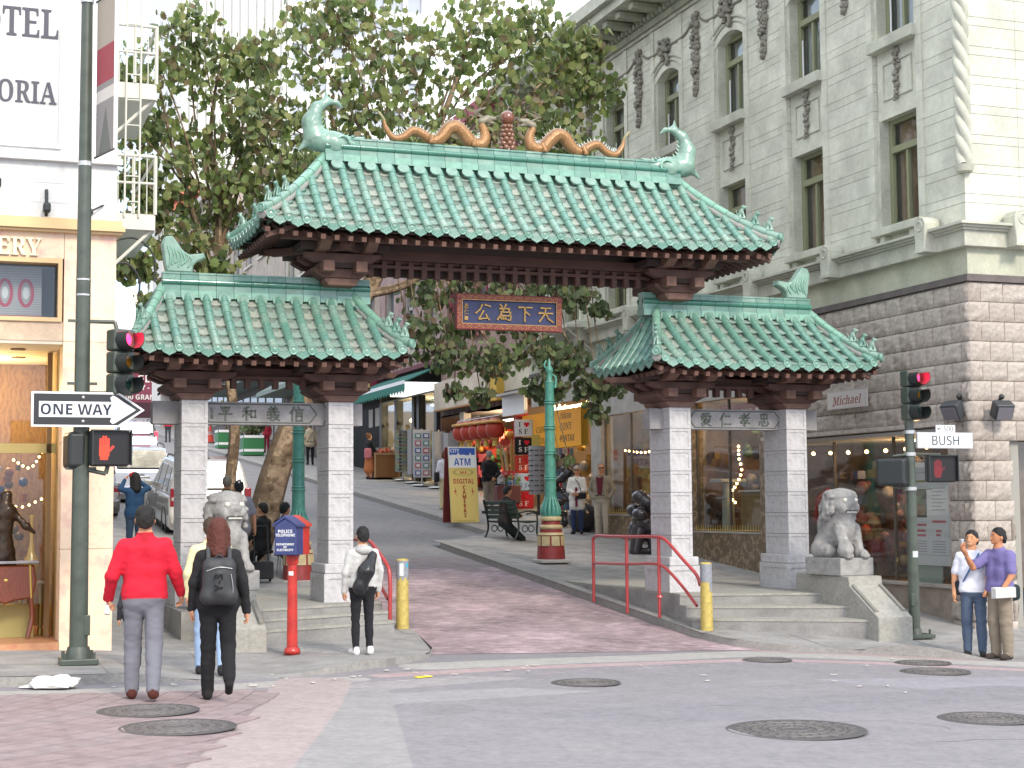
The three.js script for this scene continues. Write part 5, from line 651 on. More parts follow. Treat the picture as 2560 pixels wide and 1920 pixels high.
{ // police telephone
  const x = -4.02, z = 2.95, y0 = leftY(x, z), p = thing('police_call_box', 'blue and red police telephone box on a round red post', 'call box', [x, y0, z], -.62), red = M([.55, .035, .025], { r: .35, t: 'soft', ts: .3, cc: .4 }), blue = M([.04, .055, .19], { r: .4, t: 'soft', ts: .3, cc: .4 });
  mesh('post', cyl(.056, .068, 1.1, 0, .57, 0, 24), red, p); mesh('post_base', lathe([[.001, 0], [.1, 0], [.1, .05], [.085, .075], [.072, .09]]), red, p); mesh('post_collar', lathe([[.06, 1.08], [.075, 1.1], [.078, 1.17], [.09, 1.2], [.06, 1.21]]), red, p);
  const gable = (d, zz, m, nm) => mesh(nm, tr(prism([[-.14, 0], [.14, 0], [.14, .36], [0, .44], [-.14, .36]], d, .006), -.0, 1.205, zz), m, p); gable(.21, .0, blue, 'front_case'); gable(.19, -.195, red, 'rear_case'); const roofg = (d, zz, m) => mesh('roof', tr(prism([[-.17, .34], [-.165, .37], [0, .48], [.165, .37], [.17, .34], [0, .445]], d, .004), 0, 1.205, zz), m, p); roofg(.23, .0, blue); roofg(.21, -.21, red);
  const L = (s, y, k) => mesh('lettering', text(s, 'sans_bold', k, .003).translate(0, y, .2165), whiteP, p); L('POLICE', 1.49, .04); L('TELEPHONE', 1.445, .033); L('DEPARTMENT', 1.335, .026); L('OF', 1.302, .026); L('ELECTRICITY', 1.267, .026); mesh('door_rim', [box(.25, .004, .006, 0, 1.56, .215), box(.25, .004, .006, 0, 1.22, .215), box(.004, .34, .006, -.125, 1.39, .215), box(.004, .34, .006, .125, 1.39, .215)], blue, p); mesh('sticker', tr(new THREE.CylinderGeometry(.0625, .0625, .05, 12, 1, true, -.4, 1.0), 0, .98, 0), whiteP, p);
}
function bollard(x, z, y0, label, stickers) {
  const p = thing('bollard', label, 'bollard', [x, y0, z], 0, 'yellow bollards at the gate corners'), ye = M([.62, .48, .13], { r: .5, t: 'mottle', ts: .35 }); mesh('post', cyl(.085, .09, .74, 0, .37, 0, 24), ye, p);
  const P = [], I = [], n = 48; for (let i = 0; i <= n; i++) { const a = i / n * Math.PI * 2, r = .0875, e = stickers ? .7 + .03 * Math.sin(i * .9) : .62 + (Math.cos(a - 1.2) > .4 ? -.06 : .08) + .02 * Math.sin(i * 1.7); P.push(Math.sin(a) * r, e, Math.cos(a) * r, Math.sin(a) * (r - .001), .96, Math.cos(a) * (r - .001)); if (i < n) I.push(i * 2, i * 2 + 2, i * 2 + 1, i * 2 + 1, i * 2 + 2, i * 2 + 3); } const g = new THREE.BufferGeometry(); g.setAttribute('position', new THREE.Float32BufferAttribute(P, 3)); g.setIndex(I); g.computeVertexNormals(); mesh('worn_grey_sleeve', g, M([.32, .335, .37], { r: .6, t: 'mottle', ts: .2 }), p); mesh('core', cyl(.083, .084, .24, 0, .83, 0, 22), ye, p); mesh('cap', lathe([[.001, .985], [.06, .98], [.085, .966], [.088, .955], [.084, .95]]), ye, p);
  if (stickers) { mesh('sticker', tr(new THREE.CylinderGeometry(.0895, .0895, .17, 8, 1, true, -.75, .62).rotateZ(0), 0, .83, 0), whiteP, p); mesh('sticker', tr(new THREE.CylinderGeometry(.0897, .0897, .06, 8, 1, true, .3, .5), 0, .89, 0), M([.05, .35, .5]), p); }
}
bollard(-1.92, .45, leftY(-1.95, .45) + .0, 'yellow bollard covered in stickers by the kerb beside the call box', true); bollard(2.36, 1.42, rightY(2.4, 1.42), 'yellow bollard with a bare grey top at the foot of the right-hand steps', false);
{ // red handrails
  const rm = M([.4, .05, .05], { r: .35, cc: .3 }), R = .026; const p = thing('handrail', 'red pipe handrail curving down beside the right-hand gate steps', 'handrail', [0, 0, 0], 0, 'red pipe handrails at the gate');
  mesh('top_rail', tube([[2.12, 1.22, -2.2], [2.12, 1.28, -2.13], [2.1, 1.295, -1.5], [2.1, 1.3, -.8], [2.13, 1.31, .2], [2.16, 1.29, .42], [2.28, .98, .85], [2.36, .74, 1.15], [2.36, .62, 1.22]], R, 70, 10), rm, p); mesh('middle_rail', tube([[2.12, .84, -2.2], [2.11, .87, -.8], [2.13, .9, .2], [2.17, .86, .42], [2.28, .58, .82], [2.34, .32, 1.15]], R * .9, 50, 10), rm, p);
  for (const [x, y, z, t] of [[2.12, .2, -2.2, 1.26], [2.1, .1, -.8, 1.29], [2.14, .1, .3, 1.3]]) mesh('post', rod([x, y, z], [x, t, z], R, 10), rm, p); mesh('post_foot', [cyl(.05, .06, .03, 2.14, .42, .3, 12)], rm, p);
  const q = thing('handrail', 'red pipe handrail between the left gate pillar and the stickered bollard', 'handrail', [0, 0, 0], 0, 'red pipe handrails at the gate'); mesh('top_rail', tube([[-2.2, 1.3, -1.9], [-2.2, 1.31, -.8], [-2.2, 1.3, -.3], [-2.18, 1.22, -.1], [-2.12, 1.0, .3], [-2.1, .9, .4], [-2.1, .05, .42]], R * 1.15, 60, 10), rm, q); mesh('middle_rail', tube([[-2.2, .9, -1.9], [-2.2, .9, -.4], [-2.17, .78, -.1], [-2.11, .5, .38]], R, 30, 10), rm, q); mesh('post', rod([-2.2, .4, -1.9], [-2.2, 1.3, -1.9], R, 10), rm, q);
}
// dragon-street lamps: turquoise shaft on a red and cream base
function streetLamp(x, z, y0, label) {
  const p = thing('street_lamp', label, 'street lamp', [x, y0, z], 0, 'turquoise street lamps'), tq = M([.1, .36, .29], { r: .4, t: 'mottle', ts: .5 }), rd = M([.3, .035, .035], { r: .5, t: 'soft', ts: .3 }), cr = M([.58, .47, .26], { r: .55, t: 'soft', ts: .3 });
  mesh('foot', rbox(.62, .07, .62, .02, 0, .0, 0), M([.4, .38, .35]), p); mesh('base', tr(new THREE.CylinderGeometry(.25, .28, .46, 8), 0, .27, 0).rotateY(Math.PI / 8), rd, p); for (let i = 0; i < 8; i++) { const a = i * Math.PI / 4; mesh('cream_panel', rbox(.17, .19, .012, .04, 0, 0, 0).rotateX(-.04).translate(0, .39, .252).rotateY(a), cr, p); }
  mesh('base_tier', [cyl(.245, .265, .05, 0, .53, 0, 24)], cr, p); mesh('base_tier', cyl(.22, .22, .06, 0, .585, 0, 24), rd, p); mesh('base_tier', [lathe([[.2, .615], [.235, .64], [.235, .68], [.19, .71]])], cr, p); mesh('base_tier', cyl(.18, .19, .07, 0, .745, 0, 24), rd, p); mesh('base_tier', lathe([[.17, .78], [.215, .79], [.215, .86], [.16, .875]]), cr, p);
  const fl = []; for (let i = 0; i < 12; i++) { const a = i * Math.PI / 6; fl.push(vtube([[Math.cos(a) * .14, .88, Math.sin(a) * .14], [Math.cos(a) * .17, .98, Math.sin(a) * .17], [Math.cos(a) * .12, 1.15, Math.sin(a) * .12], [Math.cos(a) * .085, 1.28, Math.sin(a) * .085]], (t) => .05 - .025 * t, 12, 6)); } mesh('fluted_bell', [...fl, cyl(.09, .16, .4, 0, 1.07, 0, 16)], tq, p); mesh('shaft', cyl(.088, .115, 2.3, 0, 2.35, 0, 24), tq, p);
  for (const y of [1.6, 2.1, 2.6, 3.1]) mesh('ring', [new THREE.TorusGeometry(.118 - .007 * y, .02, 8, 24).rotateX(Math.PI / 2).translate(0, y, 0), new THREE.TorusGeometry(.118 - .007 * y, .016, 8, 24).rotateX(Math.PI / 2).translate(0, y + .05, 0)], tq, p);
  mesh('head', [lathe([[.088, 3.5], [.1, 3.52], [.06, 3.56], [.05, 3.7], [.085, 3.74], [.07, 3.8], [.03, 3.86], [.025, 3.96], [.001, 4.0]]), tube([[.0, 3.7, 0], [.12, 3.62, .02], [.1, 3.4, .05]], .025, 12, 8), tube([[.0, 3.75, 0], [-.1, 3.85, -.02], [-.05, 3.95, -.03]], .02, 12, 8)], tq, p);
}
streetLamp(3.2, -6.9, rightY(3.2, -6.9) + .04, 'turquoise lamp post on a red and cream base half hidden by hanging leaves'); streetLamp(-2.2, -5.2, leftY(-2.2, -5.2) - .05, 'turquoise lamp post seen between the two left gate pillars');
// guardian lions
function lion(x, z, turn, label, side) {
  const p = thing('guardian_lion', label, 'statue', [x, .73, z], turn, 'stone guardian lions'), gm = M([.4, .39, .375], { t: 'mottle', ts: .5, b: .006, bt: 'bumpF', bs: .25 });
  mesh('plinth', rbox(.62, .26, .84, .015, 0, .13, 0), gm, p); const y = .26;
  const pr = [[0, y + .18, -.22, 0, y + .5, .02, .25, .2], [0, y + .5, .02, 0, y + .62, .1, .2, .19], [0, y + .3, .12, 0, y + .45, .18, .17, .17], [.2, y + .12, -.2, .24, y + .1, .05, .16, .1], [-.2, y + .12, -.2, -.24, y + .1, .05, .16, .1], [.15, y + .42, .2, .17, y + .1, .28, .1, .075], [.17, y + .06, .28, .17, y + .05, .4, .085, .07], [-.15, y + .42, .2, -.19, y + .24, .32, .1, .08], [-.19, y + .24, .32, -.2, y + .2, .4, .08, .07], { e: [-.2, y + .12, .38], r: [.13, .12, .13] }, { e: [0, y + .82, .1], r: [.25, .21, .22] }, { e: [0, y + .95, .04], r: [.28, .07, .24] }, [-.12, y + .74, .25, .12, y + .74, .25, .09, .09], [-.1, y + .66, .22, .1, y + .66, .22, .06, .06], [-.05, y + .8, .32, .05, y + .8, .32, .045, .045], [.24, y + .8, .02, .24, y + .62, -.02, .08, .07], [-.24, y + .8, .02, -.24, y + .62, -.02, .08, .07], [0, y + .7, -.15, 0, y + .5, -.22, .15, .1], [0, y + .3, -.4, 0, y + .55, -.42, .07, .05]];
  const curls = []; for (let i = 0; i < 46; i++) { const a = rr(1.0, 5.28), h = rr(.55, .92), r = .25 + (h < .8 ? .03 : 0); curls.push({ e: [Math.sin(a) * r, y + h, .02 + Math.cos(a) * r * .95], r: [.045, .045, .045], k: .012 }); } for (let i = 0; i < 18; i++) { const a = -1.5 + 3 * i / 17; curls.push({ e: [Math.sin(a) * .27, y + .905, .06 + Math.cos(a) * .22], r: [.03, .03, .03], k: .01 }); }
  for (const s of side > 0 ? [-1, 1] : [-1, 1]) for (let i = 0; i < 4; i++) pr.push([s * .17 + (i - 1.5) * .035, y + .03, .42, s * .17 + (i - 1.5) * .035, y + .02, .45, .026, .02]);
  const g = blob([...pr, ...curls], .016, { k: .04, noise: .011, nf: 22 }); g.deleteAttribute('color'); mesh('body', g.scale(.9, 1, 1), gm, p); for (const s of [-1, 1]) mesh('eye', sph(.036, s * .1, y + .85, .3, 12, 10), M([.6, .6, .52], { r: .4 }), p); mesh('mouth', rbox(.24, .055, .08, .02, 0, y + .695, .295), M([.07, .065, .06]), p); mesh('fang', [box(.19, .02, .02, 0, y + .675, .325)], M([.5, .5, .45]), p);
}
lion(4.64, 1.32, .12, 'seated stone lion on the sloping wall beside the stone shop', 1); lion(-4.56, 1.25, .25, 'stone lion partly hidden behind the pedestrians at the left steps', -1);
// iron covers in the road
function cover(x, z, r, y, label, group) { const p = thing('manhole_cover', label, 'manhole cover', [x, y, z], 0, group), im = M([.13, .12, .12], { r: .6, m: .3, t: 'mottle', ts: .4 }); mesh('ring', new THREE.TorusGeometry(r, .018, 6, 40).rotateX(Math.PI / 2).scale(1, .35, 1).translate(0, .006, 0), im, p); mesh('lid', cyl(r - .012, r - .012, .02, 0, -.001, 0, 40), im, p); const st = []; for (let i = 0; i < 24; i++) { const a = i * Math.PI / 12; for (const q of [.35, .6, .82]) st.push(box(.05 * r / .45, .006, .03 * r / .45, Math.cos(a + q) * r * q, .0105, Math.sin(a + q) * r * q)); } for (const q of [.2, .48, .72]) st.push(new THREE.TorusGeometry(r * q, .006, 4, 30).rotateX(Math.PI / 2).translate(0, .009, 0)); mesh('tread_pattern', st, M([.17, .155, .15], { r: .5, m: .3 }), p); }
for (const [x, z, r, l] of [[-6.3, 7.7, .43, 'round iron cover with a green paint mark in the red crossing'], [-6.2, 8.85, .46, 'round worn iron cover in the red crossing, further from the kerb'], [-1.5, 6.15, .36, 'small iron cover in the asphalt opposite the gate opening'], [-1.2, 10.05, .58, 'large round iron cover with ringed pattern in the asphalt'], [3.2, 5.75, .4, 'iron cover in the pale gutter near the right kerb'], [.95, 9.75, .42, 'worn iron cover in the cracked asphalt patch'], [3.75, 4.7, .34, 'iron cover in the red border below the right kerb'], [1.9, 4.0, .3, 'iron cover in the red border below the yellow bollard']]) cover(x, z, r, bushY(x) + (z < 9 && x < -5 ? .014 : .004), l, null);
// litter
{ const p = thing('crumpled_paper', 'crumpled white paper lying against the left kerb', 'litter', [-7.0, bushY(-7) + .02, 5.62]); const g = new THREE.IcosahedronGeometry(.16, 3), q = g.attributes.position; for (let i = 0; i < q.count; i++) { const x = q.getX(i), y = q.getY(i), z = q.getZ(i), n = 1 + .5 * n3(x * 14, y * 14, z * 14); q.setXYZ(i, x * n * 1.5, Math.max(0, y * n * .6), z * n); } g.computeVertexNormals(); mesh('paper', g.toNonIndexed(), M([.75, .74, .72], { r: .9 }), p);
  const bits = []; for (let i = 0; i < 46; i++) { const x = rr(-8, 6), z = x < -5.5 ? 5.5 + rr(0, .3) : x < -1 ? 5.4 + rr(-.4, .7) - (x + 5.5) * .3 : 4 + rr(0, 4); bits.push(box(rr(.03, .08), .006, rr(.02, .05)).rotateY(rr(0, 3)).translate(x, bushY(x) + .016, z)); } for (let i = 0; i < 24; i++) { const x = rr(-5.5, -2.4), z = rr(1.9, 3.6); if (z < lin(KL, x) - .2) bits.push(box(rr(.02, .05), .004, rr(.02, .04)).rotateY(rr(0, 3)).translate(x, leftY(x, z) + .004, z)); } tag(mesh('litter', bits, M([.5, .46, .42]), scene), 'scattered scraps of paper and leaves along the gutters', 'litter', null, 'stuff');
  const y = thing('yellow_scrap', 'bright yellow scrap of paper on the road before the gate', 'litter', [-3.05, bushY(-3) + .012, 5.25], .3); mesh('scrap', rbox(.2, .012, .07, .004), M([.75, .6, .03]), y); }
// ================================================================ shops further up the avenue (right-hand side)
const SX = 7.6, gy = (z) => .1 - .083 * z;
const brickW = M([.4, .27, .23], { t: 'mottle', ts: 2 }), creamW = M([.62, .57, .45], { t: 'soft', ts: 2 }), roseW = M([.42, .3, .29], { t: 'mottle', ts: 3 }), tubeM = M([.9, .9, .8], { e: [1, .96, .8], ei: 2.5 }), bulbM = M([1, .8, .5], { e: [1, .62, .25], ei: 9 });
function upperFloors(b, z0, z1, y0, y1, mat, trim, nw, x = SX) {   // wall with real window openings on the avenue side
  const L = (z1 - z0) / nw, rows = Math.max(1, Math.floor((y1 - y0) / 3.1)), h = (y1 - y0) / rows;
  for (let r = 0; r < rows; r++) { const a = y0 + h * r; mesh('wall_band', b6(x, x + .4, a, a + h * .3, z0, z1), mat, b); mesh('wall_band', b6(x, x + .4, a + h * .82, a + h, z0, z1), mat, b); for (let i = 0; i <= nw; i++) { const c = z0 + L * i; mesh('wall_pier', b6(x, x + .4, a + h * .3, a + h * .82, Math.max(z0, c - L * .24), Math.min(z1, c + L * .24)), mat, b); } for (let i = 0; i < nw; i++) { const c = z0 + L * (i + .5), w = L * .26, w_ = sub('window', b); mesh('pane', b6(x + .25, x + .26, a + h * .3, a + h * .82, c - w, c + w), M([.12, .13, .15], { r: .08 }), w_); mesh('frame', [b6(x + .18, x + .24, a + h * .3, a + h * .82, c - .04, c + .04), b6(x + .18, x + .24, a + h * .55, a + h * .58, c - w, c + w), b6(x + .1, x + .24, a + h * .3, a + h * .82, c - w, c - w + .08), b6(x + .1, x + .24, a + h * .3, a + h * .82, c + w - .08, c + w)], trim, w_); mesh('sill', b6(x - .1, x + .2, a + h * .3 - .1, a + h * .3, c - w - .1, c + w + .1), trim, w_); } }
  mesh('core', b6(x + .41, x + 9, y0 - .2, y1, z0, z1), M([.06, .055, .05]), b); mesh('cornice', b6(x - .35, x + .5, y1, y1 + .4, z0, z1), trim, b); mesh('side_wall', [b6(x, x + 9, y0, y1, z1 - .001, z1 + .02), b6(x, x + 9, y0, y1, z0 - .02, z0 + .001)], mat, b);
}
const clutter = (n, x0, x1, y0, y1, z0, z1, pal, s0 = .08, s1 = .25) => { const by = pal.map(() => []); for (let i = 0; i < n; i++) { const k = Math.floor(rnd() * pal.length); const s = rr(s0, s1); by[k].push((rnd() < .5 ? box(s, s * rr(.6, 1.6), s * rr(.5, 1)) : sph(s * .5, 0, 0, 0, 8, 6)).rotateY(rr(0, 3)).translate(rr(x0, x1), rr(y0, y1), rr(z0, z1))); } return by.map((l, i) => [l, pal[i]]).filter((e) => e[0].length); };
const goods = (parent, list) => list.forEach(([l, c]) => tag(mesh('display_goods', l, M(c, { r: .5, t: 'mottle', ts: .2 }), parent), null, null, null, 'stuff'));
function lamp(parent, x, y, z, c, i) { const l = new THREE.PointLight(c, i, 0); l.position.set(x, y, z); l.castShadow = true; l.shadow.radius = 5; parent.add(l); }
// ---- camera shop under the green building
{ const b = thing('camera_shop', 'open camera and souvenir shop with a yellow lettered fascia under the green building', 'shop'), z0 = -20.4, z1 = -12.86;
  mesh('shop_floor', b6(SX - .4, 12, 1.0, 1.15, z0, z1), M([.25, .22, .2]), b); mesh('shop_back', [b6(11.8, 12, 1.1, 4.9, z0, z1), b6(SX, 12, 1.1, 4.9, z0 - .1, z0), b6(WX + .3, 12, .6, 4.9, z1 - .15, z1 - .005)], M([.2, .14, .1]), b); mesh('ceiling', b6(WX + .1, 12, 4.9, 4.96, z0, z1), M([.42, .41, .4]), b); mesh('fascia', b6(WX + .02, WX + .12, 4.4, 5.15, -17, z1), marbleP, b); mesh('fascia', b6(SX - .6, SX - .5, 4.35, 4.9, z0, -18.6), whiteP, b);
  const t = canvasTex(512, 128, (c, w, h) => { c.fillStyle = '#e8a418'; c.fillRect(0, 0, w, h); c.fillStyle = '#4a2d10'; c.textBaseline = 'middle'; c.font = 'bold 34px serif'; c.fillText('·SONY', 330, 58); c.font = 'bold 32px sans-serif'; c.fillText('·PENTAX', 330, 98); c.font = 'italic bold 30px serif'; c.fillText('Nikon', 340, 20); c.fillText('·CANON', 120, 58); c.fillText('·KODAK', 120, 98); c.strokeStyle = '#b87d10'; c.lineWidth = 3; c.beginPath(); c.moveTo(312, 0); c.lineTo(312, h); c.stroke(); }); const s = mesh('yellow_fascia', panelGeo(4.4, 1.0), printMat(t, { e: .12 }), b, true); s.rotation.y = -Math.PI / 2; s.position.set(SX - .1, 3.85, -17.9); mesh('fascia_box', b6(SX - .09, SX + .1, 3.35, 4.35, -20.1, -15.7), M([.6, .4, .05]), b);
  mesh('shop_post', b6(SX - .25, SX + .1, 1.2, 4.9, z0 - .05, z0 + .25), M([.4, .05, .04]), b); mesh('tube_lamp', b6(SX + .6, SX + .72, 4.5, 4.56, -19.5, -16), tubeM, b); mesh('tube_lamp', b6(SX + .02, SX + .06, 2.7, 3.3, -19.6, -19.35), tubeM, b); lamp(b, SX + 1.2, 4.2, -17.5, 0xffe2b0, 14);
  goods(b, clutter(160, SX + .3, 11, 1.5, 3.4, z0 + .2, z1 - .3, [[.4, .05, .04], [.06, .1, .3], [.5, .45, .4], [.5, .3, .05], [.05, .05, .05], [.5, .12, .2]], .1, .35)); for (let i = 0; i < 14; i++) mesh('bulb', sph(.035, SX + .3, 4.5 + .06 * Math.sin(i), -19 + i * .4, 8, 6), bulbM, b); }
// ---- shop rooms of the corner building: chandeliers, strings of bulbs, goods
{ const r1 = clutter(120, WX + .5, WX + 2.4, 1.4, 3.4, -7.5, -4.6, [[.3, .18, .05], [.1, .2, .1], [.35, .3, .25], [.3, .04, .03], [.08, .05, .04]], .06, .24), r2 = clutter(170, WX + .6, WX + 2.6, 1.7, 3.5, -12.3, -8, [[.2, .1, .04], [.12, .06, .03], [.3, .2, .06], [.05, .05, .06]], .06, .25), r3 = clutter(260, WX + .7, WX + 2.8, .6, 2.6, -4.1, 1.2, [[.35, .05, .03], [.3, .2, .06], [.25, .1, .12], [.08, .05, .05], [.4, .35, .3], [.1, .12, .25]], .06, .26);
  goods(bR, r1); goods(bR, r2); goods(bR, r3);
  const str = (pts, n, label, r = .028) => { const p = thing('string_lights', label, 'string lights', [0, 0, 0], 0, 'strings of warm bulbs in the shop windows'), c = new THREE.CatmullRomCurve3(pts.map((q) => V(...q))); mesh('cable', new THREE.TubeGeometry(c, 40, .006, 5), M([.05, .04, .03]), p); for (let i = 0; i < n; i++) { const q = c.getPointAt(i / (n - 1)); mesh('bulb', sph(r, q.x, q.y - .02, q.z, 10, 8), bulbM, p); } };
  str([[WX + .7, 3.0, -6.75], [WX + .6, 2.75, -6.55], [WX + .6, 2.5, -6.45], [WX + .6, 2.2, -6.7], [WX + .6, 2.0, -7.0], [WX + .6, 1.85, -6.75]], 15, 'string of warm bulbs twisting down beside a pedestal in the marble shop window'); str([[WX + .7, 3.2, -4.85], [WX + .7, 2.7, -4.8], [WX + .7, 2.2, -4.75], [WX + .7, 1.9, -4.7]], 9, 'string of warm bulbs hanging at the edge of the marble shop window'); str([[WX + .5, 3.1, -12], [WX + .5, 3.02, -11], [WX + .5, 3.05, -10], [WX + .5, 3.0, -8.4]], 17, 'row of warm bulbs across the dark shop window'); str([[WX + .6, 1.9, -.6], [WX + .6, 1.5, .2], [WX + .5, 1.2, .9], [WX + .6, .9, .3], [WX + .6, .8, -.6]], 16, 'string of warm bulbs low in the corner shop window'); str([[WX + .8, 2.0, -3.6], [WX + .7, 1.7, -3.2], [WX + .7, 1.4, -3.4], [WX + .7, 1.1, -3.0]], 12, 'string of warm bulbs behind the seated stone lion'); str([[WX + .7, 2.75, -3.8], [WX + .7, 2.72, -1.5], [WX + .7, 2.76, 1]], 9, 'row of warm spots under the corner shop ceiling', .035);
  const ch = thing('chandelier', 'glittering chandelier hanging in the dark shop window', 'chandelier', [WX + .9, 3.35, -10.2]); mesh('stem', rod([0, 0, 0], [0, .5, 0], .012, 6), goldM, ch); for (let i = 0; i < 8; i++) { const a = i * Math.PI / 4; mesh('arm', tube([[0, 0, 0], [Math.cos(a) * .2, -.12, Math.sin(a) * .2], [Math.cos(a) * .36, .02, Math.sin(a) * .36]], .01, 10, 5), goldM, ch); mesh('bulb', sph(.032, Math.cos(a) * .36, .07, Math.sin(a) * .36, 10, 8), bulbM, ch); }
  const gd = thing('gold_garland', 'gilt garland swag hung across the dark shop window', 'garland'); mesh('swag', vtube([[WX + .3, 2.45, -10.2], [WX + .3, 2.0, -9.7], [WX + .3, 1.9, -9.3], [WX + .3, 2.05, -8.9], [WX + .3, 2.5, -8.45]], (t) => .05 + .03 * Math.sin(t * 40), 60, 8), M([.4, .3, .12], { r: .4, m: .4, b: .02, bt: 'bumpF', bs: .1 }), gd);
  const pd = thing('display_pedestal', 'pale fluted pedestal standing in the marble shop window', 'pedestal', [WX + .6, 1.25, -7.05]); mesh('shaft', cyl(.12, .14, .95, 0, .5, 0, 12), M([.35, .36, .32]), pd); mesh('top', rbox(.6, .07, .5, .02, .0, 1.03, 0), M([.45, .46, .42]), pd); const tb = thing('display_table', 'glass-topped table with a cloth front in the marble shop window', 'table', [WX + .75, 1.25, -5.5]); mesh('top', rbox(.7, .04, 1.5, .01, 0, .8, 0), M([.5, .5, .48], { r: .2 }), tb); mesh('cloth', box(.04, .76, 1.4, -.3, .39, 0), M([.32, .2, .08], { t: 'cloth', ts: .3 }), tb); const cr = thing('crane_figure', 'tall glass bird figure on the table in the marble shop window', 'figurine', [WX + .7, 2.07, -5.3]); mesh('figure', [vtube([[0, 0, 0], [0, .25, .02], [0, .5, -.02], [0, .65, -.1], [0, .72, .02], [0, .62, .1]], (t) => .05 - .035 * t, 24, 8), cyl(.1, .12, .04, 0, .02, 0, 14)], M([.6, .5, .36], { r: .1, cc: 1 }), cr);
  const rs = thing('red_shop_sign', 'red banner with white lettering in the upper marble shop window', 'sign', [WX + .09, 4.1, -5.9], -Math.PI / 2); const t = canvasTex(512, 96, (c, w, h) => { c.fillStyle = '#a8323a'; c.fillRect(0, 0, w, h); c.fillStyle = '#f0dcd8'; c.font = 'bold 34px sans-serif'; c.textAlign = 'center'; c.fillText('P·ARTS & JEWELRY', w / 2, 62); }); scene.remove(rs); scene.add(rs); mesh('board', box(1.7, .3, .03, 0, -.45, -.06), M([.35, .03, .04]), rs); const m = mesh('print', panelGeo(1.7, .3), printMat(t), rs, true); m.position.set(0, -.45, -.043); rs.position.x = WX + .26;
  const mq = thing('red_mannequin', 'headless mannequin in a red jacket behind the stone pillar', 'mannequin', [WX + .75, .5, -3.4], -1.2); const g = blob([[0, .85, 0, 0, 1.35, 0, .15, .2], [-.2, 1.38, 0, -.28, 1.0, 0, .075, .06], [.2, 1.38, 0, .28, 1.0, 0, .075, .06], [0, 1.45, 0, 0, 1.55, 0, .06, .05], [-.09, .85, 0, -.1, .1, 0, .1, .07], [.09, .85, 0, .1, .1, 0, .1, .07]], .025, { k: .05 }); g.deleteAttribute('color'); mesh('figure', g, M([.45, .04, .03], { t: 'cloth', ts: .3 }), mq);
  lamp(bR, WX + 1.2, 3.4, -6, 0xffc47a, 3); lamp(bR, WX + 1.3, 3.5, -10, 0xffc47a, 4); lamp(bR, WX + 1.4, 2.6, -1.4, 0xffc98a, 4); lamp(bL, -7.6, 3.3, .4, 0xffd9a0, 8); for (const [x, z] of [[-7.6, .4]]) mesh('ceiling_lamp', cyl(.1, .1, .03, x, 3.75, z, 14), tubeM, bL); for (const [x, y, z] of [[WX + 1.2, 3.88, -6], [WX + 1.3, 3.88, -10], [WX + 1.4, 2.88, -1.4]]) mesh('ceiling_lamp', cyl(.1, .1, .03, x, y, z, 14), tubeM, bR);
  str([[-7.2, 2.45, .9], [-7.0, 2.35, .9], [-6.85, 2.55, .9]], 8, 'string of warm bulbs high in the left shop window', .016); str([[-7.4, 1.95, .9], [-7.1, 1.85, .9], [-6.85, 1.95, .9]], 8, 'string of warm bulbs low in the left shop window', .016); goods(bL, clutter(46, -7.9, -6.9, 1.15, 2.4, .1, .9, [[.02, .04, .2], [.3, .1, .03], [.3, .22, .06], [.1, .05, .02], [.35, .35, .4]], .05, .16)); }
// ---- lantern shop with the cream panel
{ const b = thing('lantern_shop', 'souvenir shop with a blank cream panel above its open front', 'shop'), z0 = -28.2, z1 = -20.5, g = gy(-24); mesh('shop_floor', b6(SX - .2, 13, g - .6, g - .1, z0, z1), M([.25, .22, .2]), b); mesh('shop_back', [b6(12, 12.2, g - .2, 5.2, z0, z1), b6(SX, 12, g - .4, 5.2, z0 - .1, z0)], M([.14, .08, .06]), b); mesh('ceiling', b6(SX, 12, 4.75, 4.8, z0, z1), M([.3, .28, .26]), b); mesh('cream_panel', rbox(.14, .92, 5.3, .02, SX - .3, 5.42, -25.2), M([.66, .58, .48], { t: 'soft', ts: 2 }), b); mesh('panel_edge', b6(SX - .39, SX - .21, 4.93, 4.962, -27.86, -22.56), M([.4, .22, .1]), b); mesh('yellow_post', b6(SX - .25, SX, 4.95, 6.2, -22.5, -21.9), M([.6, .4, .08]), b); mesh('header', b6(SX, SX + .3, 4.75, 5.2, z0, z1), M([.14, .1, .09], { t: 'mottle', ts: .6 }), b); for (let z = z0; z < z1; z += .5) mesh('header_panel', b6(SX - .02, SX, 4.8, 5.05, z + .04, z + .46), M([.1, .075, .07]), b);
  mesh('shop_post', b6(SX - .1, SX + .15, g - .3, 4.8, -25.9, -25.5), M([.4, .38, .36]), b); for (const z of [-23.9, -22.2]) mesh('tube_lamp', b6(SX + .3, SX + .4, 4.35, 4.41, z - .7, z + .7), tubeM, b); lamp(b, SX + 1.4, 4.2, -24, 0xffe0b0, 18);
  goods(b, clutter(320, SX + .1, 11, g, 4.2, z0 + .2, z1 - .2, [[.5, .03, .02], [.45, .05, .03], [.5, .25, .04], [.1, .04, .04], [.5, .1, .15], [.05, .15, .05]], .1, .36)); upperFloors(b, -28.2, -17.1, 6.0, 14, brickW, M([.3, .08, .1]), 4); mesh('wall_band', b6(SX, SX + .4, 5.2, 6.0, z0, -17.1), creamW, b); }
